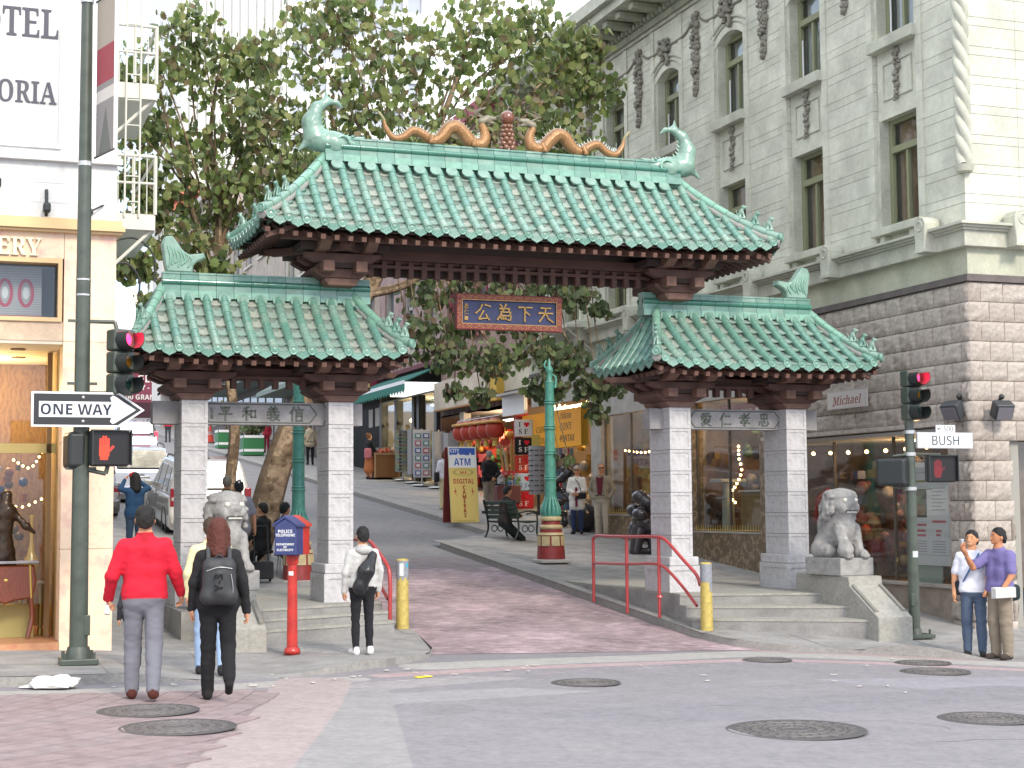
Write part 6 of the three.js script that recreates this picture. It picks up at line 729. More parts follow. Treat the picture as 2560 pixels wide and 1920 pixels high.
// ---- glass shop with the green awning
{ const b = thing('corner_glass_shop', 'glass fronted shop below a green scalloped awning', 'shop'), z0 = -36, z1 = -28.3, g = gy(-32); mesh('shop_back', [b6(11, 11.2, g - .6, 6, z0, z1), b6(SX, 11, g - .6, 6, z0 - .1, z0)], M([.3, .24, .15]), b); mesh('shop_floor', b6(SX, 11, g - .8, g - .2, z0, z1), M([.3, .26, .2]), b); mesh('ceiling', b6(SX, 11, 5.7, 5.76, z0, z1), M([.5, .48, .42]), b); for (const z of [-36, -33.9, -31.6, -31.0, -28.9]) mesh('black_post', b6(SX - .05, SX + .2, g - .6, 5.7, z, z + .28), M([.025, .025, .025], { r: .4 }), b); for (const [a, c] of [[-35.7, -33.9], [-33.6, -31.6], [-30.7, -28.9]]) mesh('shop_pane', b6(SX + .08, SX + .09, g, 5.6, a, c), glassM, b); mesh('tube_lamp', b6(SX + 1.2, SX + 1.5, 5.5, 5.56, -33.4, -30.4), tubeM, b); for (const z of [-35.2, -34.7, -33.2, -29.4]) mesh('bulb', sph(.07, SX + .4, 4.95, z, 10, 8), bulbM, b); lamp(b, SX + 1.5, 5.2, -32, 0xffe6b8, 18); goods(b, clutter(120, SX + .4, 10.5, g, 4.2, z0 + .2, z1 - .2, [[.3, .2, .08], [.4, .08, .05], [.2, .25, .12], [.5, .45, .35]], .12, .4));
  const aw = new THREE.Group(); const s = []; const n = 22; mesh('awning', [b6(SX - 1.25, SX, 5.95, 5.99, z0, z1).rotateZ(0)].map((q) => { const p = q.attributes.position; for (let i = 0; i < p.count; i++) p.setY(i, p.getY(i) + (p.getX(i) - (SX - 1.25)) * .45); q.computeVertexNormals(); return q; }), M([.03, .17, .14], { t: 'cloth', ts: .5 }), b); mesh('awning_stripe', b6(SX - 1.27, SX - 1.255, 5.9, 6.02, z0, z1), whiteP, b); for (let i = 0; i < n; i++) { const a = z0 + (z1 - z0) * i / n, L = (z1 - z0) / n; mesh('scallop', tr(prism([[0, 0], [L, 0], [L, -.2], [L * .5, -.32], [0, -.2]], .012).rotateY(-Math.PI / 2), SX - 1.25, 5.9, a), M([.03, .2, .16], { t: 'cloth', ts: .5 }), b); } mesh('upper_awning', b6(SX - .2, SX, 6.6, 6.75, z0, z1), M([.16, .05, .06]), b); upperFloors(b, z0, z1, 6.8, 14.5, roseW, M([.4, .38, .36]), 3); }
// ---- maroon awning with its number
{ const b = thing('maroon_awning_shop', 'shop with black folding gates below a maroon awning numbered 30', 'shop'), z0 = -43, z1 = -36.1, g = gy(-39); mesh('black_gate_back', b6(SX + .3, SX + .4, g - .7, 6.1, z0, z1), M([.02, .02, .022]), b); for (let z = z0; z < z1; z += .16) mesh('gate_bar', b6(SX + .05, SX + .1, g - .5, 6.1, z, z + .05), M([.025, .025, .028], { r: .4 }), b); const aw = prism([[0, 0], [1.4, 0], [1.4, .22], [.25, 1.5], [0, 1.5]], z1 - z0).rotateY(Math.PI); mesh('awning', tr(aw.translate(0, 0, 0), SX, 6.05, z1), M([.3, .04, .075], { t: 'cloth', ts: .6 }), b); mesh('number', text('30', 'serif_bold', .42, .02).translate(SX - .72, 6.42, z1 + .01), M([.6, .48, .2]), b); mesh('web_letters', text('.COM', 'sans_bold', .2, .02).translate(SX - .6, 7.3, z1 + .012).translate(.2, -.1, 0), M([.6, .48, .2]), b); mesh('gate_sticker', [b6(SX + .02, SX + .04, 4.9, 5.6, -36.9, -36.3), b6(SX + .02, SX + .04, 4.9, 5.6, -37.9, -37.3)], M([.5, .5, .5]), b); upperFloors(b, z0, z1, 7.4, 14, M([.45, .36, .3], { t: 'mottle', ts: 2 }), M([.36, .33, .31]), 2); }
// ---- shops beyond, and the buildings that close the view
for (const [i, z0, z1, c, aw, l] of [[0, -54, -43.2, [.5, .46, .38], [.22, .27, .25], 'beige building with a pale grey awning beyond the maroon awning'], [1, -70, -54.2, [.46, .4, .34], [.16, .22, .2], 'tan building with a dull green awning beyond the planters'], [2, -92, -70.2, [.5, .42, .36], [.3, .06, .08], 'dull pink building far up the avenue']]) { const b = thing('shop_building', l, 'building'), g = gy((z0 + z1) / 2); mesh('shop_front', b6(SX, SX + .3, g - 1.2, g + 3.2, z0, z1), M([.1, .09, .09]), b); for (let z = z0 + .4; z < z1 - 1; z += 2.2) mesh('shop_pane', b6(SX - .03, SX, g, g + 2.6, z, z + 1.7), M([.16, .15, .13], { r: .15 }), b); mesh('awning', tr(prism([[0, 0], [1.5, 0], [1.5, .2], [0, 1.0]], z1 - z0 - .6).rotateY(Math.PI), SX, g + 3.0, z1 - .3), M(aw, { t: 'cloth', ts: .8 }), b); upperFloors(b, z0, z1, g + 4.2, g + 11 + i * 2, M(c, { t: 'mottle', ts: 3 }), M([.5, .48, .44]), 4); }
{ const b = thing('jewelry_shop', 'maroon jewelry shop front closing the top of the avenue', 'shop', [7.4, 9.1, -112]); mesh('wall', b6(-4, 9, -1, 7, -8, 0), M([.28, .06, .1], { t: 'mottle', ts: 3 }), b); mesh('shop_opening', b6(-3, 3.5, -1, 1.6, .005, .05), M([.06, .02, .03]), b); const L = (s, y, k) => mesh('lettering', text(s, 'sans_bold', k, .05).translate(-.2, y, .02), M([.75, .68, .62]), b); L('CHINA GEM CO.', 3.6, .62); L('JEWELRY - KAN', 2.8, .42); L('500 GRANT', 2.05, .42); mesh('roof_gable', tr(prism([[-1.8, 0], [2.4, 0], [1.8, 1.0], [1.4, 1.2]], .4), 0, 4.3, .0), M([.3, .05, .08]), b); mesh('upper_wall', b6(-4, 12, 7, 11, -8, -1), M([.62, .58, .5]), b); }
{ const b = thing('tower_block', 'tall white office tower with ribbed side behind the trees', 'building', [21.5, 9, -122]), w = M([.8, .8, .78]), gw = M([.42, .45, .5], { r: .15 }); mesh('core', b6(-10, 14, 0, 74, -24, 0), w, b); for (let x = -9.8; x < -.2; x += .78) mesh('rib', b6(x, x + .3, 8, 74, 0, .7), w, b); for (let r = 0; r < 20; r++) for (let c = 0; c < 7; c++) mesh('window', b6(.6 + c * 1.9, 2.0 + c * 1.9, 12 + r * 2.9, 13.8 + r * 2.9, -.05, .02), gw, b); for (let c = 0; c <= 7; c++) mesh('pier', b6(.1 + c * 1.9, .55 + c * 1.9, 8, 74, 0.001, .45), w, b); for (let r = 0; r <= 20; r++) mesh('floor_band', b6(.1, 13.9, 10.7 + r * 2.9, 11.7 + r * 2.9, .001, .3), w, b); }
{ const b = thing('pagoda_roof_building', 'building with a red pagoda roof far behind the left tree', 'building', [8.7, 7.5, -90]); mesh('wall', b6(-2.6, 2.6, 0, 15.4, -5, 0), M([.6, .58, .55]), b); for (let i = 0; i < 4; i++) mesh('window', b6(-2 + i * 1.1, -1.3 + i * 1.1, 11.6, 13.6, 0, .05), M([.2, .2, .22], { r: .2 }), b); const rf = (y, w, h, t) => { const pts = []; for (let i = 0; i <= 8; i++) { const s = i / 8; pts.push([w * (1 - s) ** 1.6 + t * s + .01, y + h * s]); } return new THREE.LatheGeometry(pts.map((p) => new THREE.Vector2(p[0] * 1.414, p[1])), 4).rotateY(Math.PI / 4).translate(0, 0, -2.5); }; mesh('lower_roof', rf(15.4, 3.3, 1.3, 1.3), M([.52, .16, .1], { t: 'mottle', ts: 1 }), b); mesh('drum', b6(-1.2, 1.2, 16.4, 17, -3.7, -1.3), M([.55, .18, .12]), b); mesh('upper_roof', rf(16.9, 1.9, 1.5, .2), M([.52, .16, .1], { t: 'mottle', ts: 1 }), b); }
// ================================================================ goods and signs on the pavement
const onR = (x, z) => rightY(x, z);
for (let i = 0; i < 5; i++) { const z = -20.9 - i * .78, p = thing('paper_lantern', 'red paper lantern with gold band in the row hung before the souvenir shop', 'lantern', [6.95, 4.02 + .01 * i, z], i, 'red lanterns in a row'); mesh('shade', lathe([[.13, -.26], [.24, -.2], [.29, -.04], [.27, .1], [.2, .18], [.14, .2]], 18), M([.55, .06, .03], { r: .6, tr: .25, t: 'cloth', ts: .2 }), p); mesh('gold_band', [lathe([[.2, .17], [.31, .18], [.31, .24], [.15, .27]], 18), lathe([[.12, -.3], [.14, -.26], [.12, -.24]], 14)], M([.6, .35, .1], { r: .5 }), p); mesh('tassel', [cyl(.07, .09, .18, 0, -.4, 0, 8)], M([.6, .45, .12]), p); mesh('top_knob', cyl(.12, .18, .06, 0, .3, 0, 14), M([.5, .2, .16]), p); }
{ const p = thing('lantern_rail', 'metal rail carrying the row of red lanterns', 'rail'); mesh('rail', [rod([6.95, 4.42, -24.4], [6.95, 4.4, -20.5], .018, 6), rod([6.95, 4.42, -24.2], [SX, 4.6, -24.2], .015, 6), rod([6.95, 4.4, -20.7], [SX, 4.6, -20.7], .015, 6)], steelM, p); }
{ const p = thing('sidewalk_board', 'tall folding sidewalk board advertising a cash machine and digital cameras', 'sign', [4.26, onR(4.26, -15.5), -15.5], .12); const t = canvasTex(400, 900, (c, w, h) => { c.fillStyle = '#e6cf7d'; c.fillRect(0, 0, w, h); c.fillStyle = '#eef0f4'; c.fillRect(0, 0, w, 250); c.fillStyle = '#3a62c0'; c.fillRect(16, 12, w - 32, 105); c.fillStyle = '#eef0f4'; c.font = 'bold 60px sans-serif'; c.fillText('CITY', 26, 66); c.beginPath(); c.moveTo(16, 117); for (const [x, y] of [[16, 100], [60, 92], [110, 96], [150, 70], [165, 96], [220, 92], [260, 100], [300, 96], [315, 60], [330, 98], [384, 92], [384, 120], [16, 120]]) c.lineTo(x, y); c.fill(); c.fillStyle = '#2d56b8'; c.font = 'bold 118px sans-serif'; c.textAlign = 'center'; c.fillText('ATM', w / 2, 222); c.strokeStyle = '#9a8a50'; c.lineWidth = 4; c.beginPath(); for (let i = 0; i <= 40; i++) { const a = i / 40 * 6.283, r = i % 2 ? 1 : .78; c.lineTo(w / 2 + Math.cos(a) * 150 * r, 305 + Math.sin(a) * 44 * r); } c.stroke(); c.fillStyle = '#b8342a'; c.font = 'bold 46px sans-serif'; c.fillText('SALE', w / 2, 322); c.font = 'bold 78px sans-serif'; c.fillText('DIGITAL', w / 2, 440, 350); c.fillStyle = '#a8321f'; c.font = 'bold 64px sans-serif'; 'CAMERAS'.split('').forEach((q, i) => { c.fillStyle = '#5a2a1a'; c.fillText(q, w / 2 + 4, 512 + i * 55); c.fillStyle = '#b03a24'; c.fillText(q, w / 2, 508 + i * 55); }); c.fillStyle = '#c0392b'; for (const [x, s] of [[70, 1], [330, -1]]) { c.beginPath(); c.moveTo(x, 480); c.lineTo(x + 24 * s, 540); c.lineTo(x + 4 * s, 540); c.lineTo(x + 30 * s, 600); c.lineTo(x - 16 * s, 528); c.lineTo(x + 4 * s, 528); c.fill(); } c.fillStyle = '#b99c52'; c.fillRect(40, 878, 320, 4); c.fillRect(60, 888, 280, 4); });
  const pl = sub('front_panel', p); pl.rotation.x = -.1; mesh('board', rbox(.78, 1.92, .03, .01, 0, .96, -.018), M([.5, .45, .3]), pl); const f = mesh('print', panelGeo(.77, 1.9), printMat(t), pl, true); f.position.set(0, .96, .0); mesh('back_panel', tr(rotX(rbox(.78, 1.9, .03, .01, 0, .95, 0), .07), 0, 0, -.52), M([.2, .03, .03]), p); }
{ const p = thing('park_bench', 'dark green slatted bench with iron scroll ends on the pavement', 'bench', [3.75, onR(3.75, -11.2), -11.2], Math.PI / 2 + .15), wd = M([.025, .05, .035], { r: .45 }), ir = M([.015, .025, .02], { r: .5 }); for (let i = 0; i < 5; i++) mesh('seat_slat', rbox(1.5, .03, .075, .008, 0, .42, .05 + i * .095), wd, p); for (let i = 0; i < 4; i++) mesh('back_slat', tr(rotX(rbox(1.5, .085, .025, .008), -.2), 0, .52 + i * .105, -.02 - i * .024), wd, p); for (const x of [-.72, .72]) { mesh('leg', [tube([[x, 0, .5], [x, .2, .44], [x, .42, .46]], .022, 10, 6), tube([[x, .42, .46], [x, .4, .2], [x, .42, 0]], .02, 10, 6), tube([[x, 0, -.12], [x, .25, -.02], [x, .6, -.06], [x, .9, -.14]], .022, 14, 6)], ir, p); for (const q of [.14, .3]) mesh('scroll', new THREE.TorusGeometry(.07, .012, 6, 16).rotateY(1.57).translate(x, .26, q), ir, p); mesh('armrest', [tube([[x, .42, .46], [x, .62, .42], [x, .64, .2], [x, .6, -.04]], .018, 14, 6)], ir, p); } }
function rack(x, z, kind, label) { const y = onR(x, z), p = thing('display_rack', label, 'rack', [x, y, z], rr(-.2, .2), 'postcard and trinket racks'); mesh('base', [cyl(.34, .36, .03, 0, .05, 0, 16), cyl(.03, .03, .3, 0, .2, 0, 8)], steelM, p); mesh('pole', cyl(.02, .02, 1.9, 0, 1.0, 0, 8), steelM, p); if (kind === 0) for (let i = 0; i < 12; i++) { mesh('tray', [cyl(.27, .25, .04, 0, .35 + i * .12, 0, 10)], M([.35, .35, .33]), p); for (let k = 0; k < 6; k++) { const a = k * 1.047; mesh('postcard', rbox(.2, .09, .02, .004, 0, 0, .25).rotateY(a).translate(0, .41 + i * .12, 0), M([[.2, .25, .14], [.25, .2, .15], [.15, .2, .2]][(i + k) % 3]), p); } } else if (kind === 1) { mesh('board', rbox(.6, 1.6, .04, .01, 0, 1.1, 0), M([.5, .5, .5]), p); for (let i = 0; i < 6; i++) for (let k = 0; k < 2; k++) { mesh('card', box(.2, .16, .015, -.14 + k * .28, .45 + i * .25, .03), M([[.05, .1, .3], [.5, .08, .08], [.08, .25, .2]][(i + k) % 3]), p); mesh('card_face', box(.13, .1, .006, -.14 + k * .28, .45 + i * .25, .041), whiteP, p); } } else { for (let k = 0; k < 4; k++) mesh('grey_side', box(.36, 1.55, .02, 0, 1.1, .18).rotateY(k * 1.5708), M([.4, .4, .41], { t: 'mottle', ts: .1 }), p); } }
rack(7.1, -31.2, 0, 'round spinner of green postcards beside the wooden counter'); rack(7.15, -29.9, 2, 'grey four-sided trinket rack behind the postcard spinner'); rack(7.0, -28.5, 1, 'flat rack of small blue and red badges before the glass shop'); rack(7.25, -27.4, 2, 'tall grey trinket rack next to the badge rack'); rack(7.3, -26.2, 2, 'grey trinket rack below the cream panel');
{ const p = thing('wooden_counter', 'plain wooden bargain counter outside the black folding gates', 'counter', [6.75, onR(6.75, -32.6), -32.6]), wd = M([.32, .17, .07], { t: 'wood', ts: .7 }); mesh('front', rbox(.9, .85, 1.2, .02, 0, .45, 0), wd, p); mesh('frame', [box(.95, .06, .06, 0, .87, .61), box(.06, .85, .06, -.45, .45, .62), box(.06, .85, .06, .45, .45, .62)], M([.42, .26, .13]), p); goods(p, clutter(30, -.4, .4, .92, 1.05, -.5, .5, [[.5, .1, .06], [.4, .3, .2], [.2, .2, .25]], .06, .2)); }
{ const p = thing('stick_bin', 'red bin full of bamboo sticks at the lantern shop', 'bin', [7.1, onR(7.1, -19.6), -19.9]); mesh('stand', rbox(.62, .62, .6, .02, 0, .31, 0), M([.3, .15, .06], { t: 'wood', ts: .5 }), p); mesh('bin', cyl(.32, .28, .42, 0, .84, 0, 18), M([.45, .04, .05], { r: .4 }), p); for (let i = 0; i < 34; i++) { const a = rr(0, 6.28), r = rr(0, .24); mesh('stick', rod([Math.cos(a) * r, .9, Math.sin(a) * r], [Math.cos(a) * (r * 1.6 + .06), rr(1.6, 1.95), Math.sin(a) * (r * 1.6 + .06)], .014, 5), M([[.5, .34, .12], [.42, .26, .08], [.55, .45, .3]][i % 3]), p); } const q = thing('toy_basket', 'low basket heaped with bright toys before the bamboo sticks', 'basket', [6.55, onR(6.55, -19.4), -19.0]); mesh('basket', rbox(.7, .5, .8, .04, 0, .4, 0), M([.14, .05, .05]), q); goods(q, clutter(60, -.34, .34, .65, .95, -.4, .4, [[.5, .1, .06], [.5, .3, .1], [.5, .5, .5], [.1, .2, .4], [.15, .3, .1]], .06, .18)); }
{ const cs = [['#d7dadf', '#1f2430'], ['#1a191d', '#e8e4e0'], ['#c8402e', '#f2e4da'], ['#b9cfe6', '#6d86a8'], ['#bf2230', '#f4e6e2']]; cs.forEach(([bg, fg], i) => { const p = thing('souvenir_shirt', ['white', 'black', 'orange red', 'pale blue', 'bright red'][i] + ' souvenir shirt in the column hung on the shop post', 'shirt', [7.1, onR(7.1, -18.9) + 2.28 - i * .5, -18.9], -.25); const t = canvasTex(160, 150, (c, w, h) => { c.fillStyle = bg; c.fillRect(0, 0, w, h); c.fillStyle = fg; c.font = 'bold 64px serif'; c.fillText('I', 26, 64); c.fillText('S F', 26, 130); c.fillStyle = '#d0202c'; c.beginPath(); c.arc(94, 34, 15, 0, 7); c.arc(118, 34, 15, 0, 7); c.fill(); c.beginPath(); c.moveTo(80, 40); c.lineTo(132, 40); c.lineTo(106, 70); c.fill(); }); mesh('cloth', rbox(.52, .48, .05, .03), M(bg, { t: 'cloth', ts: .2 }), p); const m = mesh('print', panelGeo(.46, .44), printMat(t, { r: .9 }), p, true); m.position.z = .027; });
  const p = thing('sunglasses_rack', 'round rack of dark sunglasses beside the souvenir shirts', 'rack', [6.95, onR(6.95, -17.4), -17.4]); mesh('base', [cyl(.04, .04, .6, 0, .3, 0, 8), ...[0, 1.57, 3.14, 4.71].map((a) => rod([0, .1, 0], [Math.cos(a) * .35, .03, Math.sin(a) * .35], .02, 6))], M([.05, .05, .05]), p); mesh('drum', cyl(.26, .26, 1.3, 0, 1.2, 0, 14), M([.3, .3, .31], { r: .3 }), p); for (let i = 0; i < 9; i++) for (let k = 0; k < 12; k++) { const a = k * .5236; mesh('sunglasses', mrg([rbox(.045, .035, .02, .008, -.028, 0, .275), rbox(.045, .035, .02, .008, .028, 0, .275)]).rotateY(a).translate(0, .65 + i * .135, 0), M([[.02, .02, .025], [.1, .08, .08], [.2, .2, .22]][(i + k) % 3], { r: .15 }), p); } mesh('yellow_card', [rbox(.24, .3, .02, .01, -.1, 2.0, .1)], M([.6, .48, .12]), p); const ks = thing('keyring_rack', 'wire rack of blue and red keyrings behind the white-haired woman', 'rack', [6.9, onR(6.9, -15.2), -15.6]); mesh('frame', [rod([-.3, 0, 0], [-.3, 1.9, 0], .02, 6), rod([.3, 0, 0], [.3, 1.9, 0], .02, 6)], steelM, ks); for (let i = 0; i < 6; i++) { mesh('shelf', box(.62, .03, .3, 0, .3 + i * .28, 0), M([[.4, .3, .28], [.45, .08, .08]][i % 2]), ks); for (let k = 0; k < 6; k++) mesh('keyring_card', rbox(.08, .18, .03, .01, -.25 + k * .1, .41 + i * .28, .1), M([[.08, .14, .32], [.4, .4, .42], [.35, .06, .1], [.12, .25, .3]][(i * 2 + k) % 4]), ks); } }
// dark garden sculptures
{ const dk = M([.03, .024, .03], { r: .22, cc: .6 }); const a = thing('bronze_sculpture', 'lumpy polished dark sculpture of piled forms behind the right gate pillar', 'sculpture', [5.75, onR(5.75, -8.1), -8.1]); const pr = []; for (let i = 0; i < 16; i++) pr.push({ e: [rr(-.2, .24), .4 + i * .055 + rr(-.05, .05), rr(-.22, .22)], r: [.17, .14, .17] }); pr.push([-.2, .05, 0, -.1, .5, 0, .12, .16], [.2, .05, .1, .15, .5, 0, .1, .15], [-.25, .06, 0, .3, .06, .05, .07, .07]); const g = blob(pr, .024, { k: .03 }); g.deleteAttribute('color'); mesh('body', g, dk, a);
  const b = thing('black_urn', 'round glossy black urn between the waiting couple', 'urn', [6.35, onR(6.35, -12.9), -12.9]); mesh('urn', lathe([[.001, 0], [.2, 0], [.32, .15], [.36, .35], [.3, .58], [.14, .68], [.12, .7], [.1, .69]], 28), dk, b); const c = thing('bronze_sculpture', 'tall dark twisting sculpture behind the white-haired woman', 'sculpture', [6.35, onR(6.35, -13.6), -14.2]); const q = []; for (let i = 0; i < 22; i++) q.push({ e: [.16 * Math.sin(i * .9) + rr(-.08, .08), .1 + i * .08, .14 * Math.cos(i * .8)], r: [.14, .1, .13] }); const h = blob(q, .028, { k: .03 }); h.deleteAttribute('color'); mesh('body', h, dk, c); }
// planters and cone far up the pavement
for (const [x, z, l] of [[5.05, -56, 'green box planter with white bands and a shrub, furthest up the pavement'], [5.05, -49, 'green box planter with white bands and a shrub, next to the tree trunk']]) { const y = onR(x, z), p = thing('planter', l, 'planter', [x, y, z], 0, 'green planters'); mesh('box', rbox(.95, .9, .95, .02, 0, .45, 0), M([.02, .16, .05], { r: .5 }), p); for (const h of [.22, .84]) for (const [w, d, a, b] of [[.9, .02, 0, .49], [.02, .9, -.49, 0]]) mesh('white_band', box(w, .12, d, a, h, b), whiteP, p); const sh = []; for (let i = 0; i < 9; i++) sh.push([rr(-.4, .4), rr(1.2, 2.1), rr(-.4, .4), .42]); foliage(p, sh, 70, .17, greensD).name = 'shrub'; mesh('stem', limb([[0, .8, 0], [0, 1.4, 0], [.05, 1.9, 0]], .05, .02, 8), barkM, p); }
{ const p = thing('traffic_cone', 'red and white striped cone beyond the green planters', 'cone', [5.2, onR(5.2, -62), -62]); mesh('cone', cyl(.04, .22, .9, 0, .5, 0, 14), M([.5, .06, .04]), p); mesh('white_stripe', [cyl(.1, .14, .2, 0, .55, 0, 14)], whiteP, p); mesh('foot', rbox(.5, .05, .5, .02, 0, .025, 0), M([.1, .08, .08]), p); }
// small fittings on the left building
{ const p = thing('oval_sign', 'white oval sign projecting from the corner of the hotel', 'sign', [-5.98, 4.3, 1.6]); mesh('disc', tr(rotX(cyl(.34, .34, .05, 0, 0, 0, 30), Math.PI / 2).scale(.62, 1, 1), 0, 0, 0), whiteP, p); mesh('bracket', [tube([[-.1, .6, 0], [.1, .62, 0], [.24, .45, 0], [.25, .2, 0]], .014, 14, 6), tube([[-.1, .9, 0], [.2, .95, 0], [.42, .75, 0], [.44, .4, 0]], .014, 14, 6)], blackP, p);
  const f = thing('fire_escape', 'cream iron fire escape on the street side of the white hotel', 'fire escape'), im = M([.6, .59, .52], { r: .6 }); for (const y of [5.35, 7.05, 9.6]) { mesh('platform', b6(LX, LX + .55, y, y + .2, -.6, 1.7), im, f); mesh('rail', [rod([LX, y + .95, 1.7], [LX + .55, y + .95, 1.7], .022, 6), rod([LX, y + .6, 1.7], [LX + .55, y + .6, 1.7], .018, 6), rod([LX + .55, y + .2, 1.7], [LX + .55, y + .95, 1.7], .022, 6), rod([LX + .28, y + .2, 1.7], [LX + .28, y + .95, 1.7], .016, 6), rod([LX + .55, y + .95, 1.7], [LX + .55, y + .95, -.6], .02, 6)], im, f); for (let x = .08; x < .55; x += .09) mesh('baluster', rod([LX + x, y + .2, 1.7], [LX + x, y + .95, 1.7], .008, 5), im, f); mesh('strut', rod([LX, y - .5, 1.6], [LX + .5, y, 1.6], .025, 6), im, f); } for (const x of [.16, .34]) mesh('ladder_rail', rod([LX + x, 5.5, 1.72], [LX + x + .02, 9.6, 1.72], .014, 6), im, f); for (let y = 5.7; y < 9.5; y += .33) mesh('rung', rod([LX + .16, y, 1.72], [LX + .35, y, 1.72], .01, 5), im, f); for (const [x, y] of [[-6.93, 5.33], [-7.5, 5.6]]) { const l = thing('wall_lamp', x > -7 ? 'small dark lamp bracket above the gold cornice' : 'pinkish wall lamp at the edge of the hotel sign', 'lamp', [x, y, LZ + .02]); mesh('bracket', tube([[0, 0, 0], [0, .12, .05], [0, .24, .02], [0, .32, 0]], .02, 12, 6), blackP, l); mesh('shade', tr(rbox(.09, .12, .14, .03), 0, .08, .1), blackP, l); } const cam = thing('security_camera', 'small dome camera on an arm above the pink marble corner', 'camera', [-6.42, 5.4, LZ + .1]); mesh('arm', rod([0, 0, 0], [.16, .1, -.08], .012, 6), blackP, cam); mesh('dome', sph(.055, -.02, -.01, 0, 12, 8), blackP, cam); }
// ================================================================ people
const clothB = new THREE.MeshStandardMaterial({ vertexColors: true, roughness: .88, bumpMap: tx('cloth', .3), bumpScale: .002 }), SK = '#c48f70', SK2 = '#b5805e', hairMat = (c) => M(c, { r: .6, t: 'grain', ts: .05, b: .006, bt: 'bumpF', bs: .12 });
const A0 = [[.245, 1.13, -.03], [.255, .88, .05]];   // hanging arm (elbow, wrist) for the left side, mirrored for the right
function person(o) {
  const s = o.h / 1.75, f = o.f ? .9 : 1, p = thing('person', o.l, 'person', o.p, o.turn ?? Math.PI), sh = col(o.shirt), pa = o.pants, sk = o.skin ?? SK, cell = o.cell ?? .024, near = cell < .016;
  const pr = [], c = (a, b, ra, rb, cc, k) => { const q = [...a, ...b, ra, rb, cc]; if (k) q.k = k; pr.push(q); };
  const ln = o.lean ?? 0, L = (v) => [v[0], v[1], v[2] + ln * Math.max(0, v[1] - .95)], b = o.bulk ?? 1;
  // torso
  for (const x of [-1, 1]) { c(L([x * .075 * f, 1.15, 0]), L([x * .088 * f, 1.33, -.01]), .112 * b, .108 * b, o.shirt); c(L([x * .065, .99, 0]), L([x * .075 * f, 1.15, 0]), .115 * b, .112 * b, o.shirt); }
  c(L([-.128 * f, 1.375, -.01]), L([.128 * f, 1.375, -.01]), .066, .066, o.shirt); for (const x of [-1, 1]) c(L([x * .14 * f, 1.375, -.01]), L([0, 1.46, -.01]), .058, .055, o.shirt); c(L([0, 1.37, -.01]), L([0, 1.455, 0]), .082, .06, o.collar ?? o.shirt);
  if (o.hem !== 0) c([-.075, o.hem ?? .955, 0], [.075, o.hem ?? .955, 0], .132 * b, .132 * b, o.shirt); if (o.coat) for (const x of [-.075, .075]) c([x, .97, 0], [x * 1.1, o.coat, .0], .125, .125, o.shirt);
  // neck and head
  const hx = o.head ?? [0, 0]; c(L([0, 1.44, 0]), L([0, 1.55, .012]), .052, .05, sk);
  const hp = (x, y, z) => { const a = hx[0], t = hx[1], Z = z - .0, X = x * Math.cos(a) + Z * Math.sin(a), W = -x * Math.sin(a) + Z * Math.cos(a); return L([X, y + W * t, W]); };
  const hc = near ? .0075 : Math.min(cell, .016), hd = [{ e: hp(0, 1.642, .008), r: [.077, .108, .094], c: sk }, { e: hp(0, 1.585, .03), r: [.058, .06, .066], c: sk }, [...hp(0, 1.64, .095), ...hp(0, 1.608, .112), .011, .015, sk], [...hp(0, 1.565, .075), ...hp(0, 1.56, .085), .026, .022, sk], { e: hp(.08, 1.62, -.005), r: [.014, .032, .022], c: sk }, { e: hp(-.08, 1.62, -.005), r: [.014, .032, .022], c: sk }, [...L([0, 1.46, 0]), ...hp(0, 1.58, .0), .052, .055, sk]];
  // arms and hands
  const hands = [];
  for (const [sd, ar] of [[1, o.aL ?? A0], [-1, o.aR ?? A0]]) {
    const S = L([sd * .172 * f, 1.385, -.01]), E = L([sd * ar[0][0] * (f + .02), ar[0][1], ar[0][2]]), W = L([sd * ar[1][0] * (f + .02), ar[1][1], ar[1][2]]), sl = o.sleeve === 'short', sw = o.loose ? 1.2 : 1;
    c(S, sl ? S.map((v, i) => v + (E[i] - v) * .75) : E, .068 * sw, (sl ? .06 : .052) * sw, o.shirt, .02); if (sl) c(S.map((v, i) => v + (E[i] - v) * .5), E, .044, .04, sk, .02); c(E, W, (sl ? .042 : .052) * (sl ? 1 : sw), sl ? .03 : .042, sl ? sk : o.shirt, .02);
    const d = V(W[0] - E[0], W[1] - E[1], W[2] - E[2]).normalize(), n = V(sd, 0, 0).addScaledVector(d, -sd * d.x).normalize(), w = d.clone().cross(n), at = (a, bb, cc) => [W[0] + d.x * a + n.x * bb + w.x * cc, W[1] + d.y * a + n.y * bb + w.y * cc, W[2] + d.z * a + n.z * bb + w.z * cc], cu = o.grip ? .05 : .022;
    if (o.noHands) continue;
    hands.push([...at(-.02, 0, 0), ...at(.03, 0, 0), .028, .028, sk], [...at(.03, 0, -.018), ...at(.075, -.004, -.02), .022, .017, sk], [...at(.03, 0, .018), ...at(.075, -.004, .02), .022, .017, sk]);
    for (let i = 0; i < 4; i++) { const q = -.03 + i * .02, ll = [.05, .06, .056, .042][i]; hands.push([...at(.08, 0, q), ...at(.08 + ll * .6, -cu * .35, q), .0095, .009, sk], [...at(.08 + ll * .6, -cu * .35, q), ...at(.08 + ll * .75, -cu - .012, q), .009, .008, sk]); }
    hands.push([...at(.015, -.006, -.03), ...at(.05, -.018, -.052), .0115, .01, sk], [...at(.05, -.018, -.052), ...at(.082, -.022, -.054), .01, .0085, sk]);
  }
  // legs
  c([-.068, .9, 0], [.068, .9, 0], .122 * b, .122 * b, pa);
  const tw = o.trouser ?? 1;
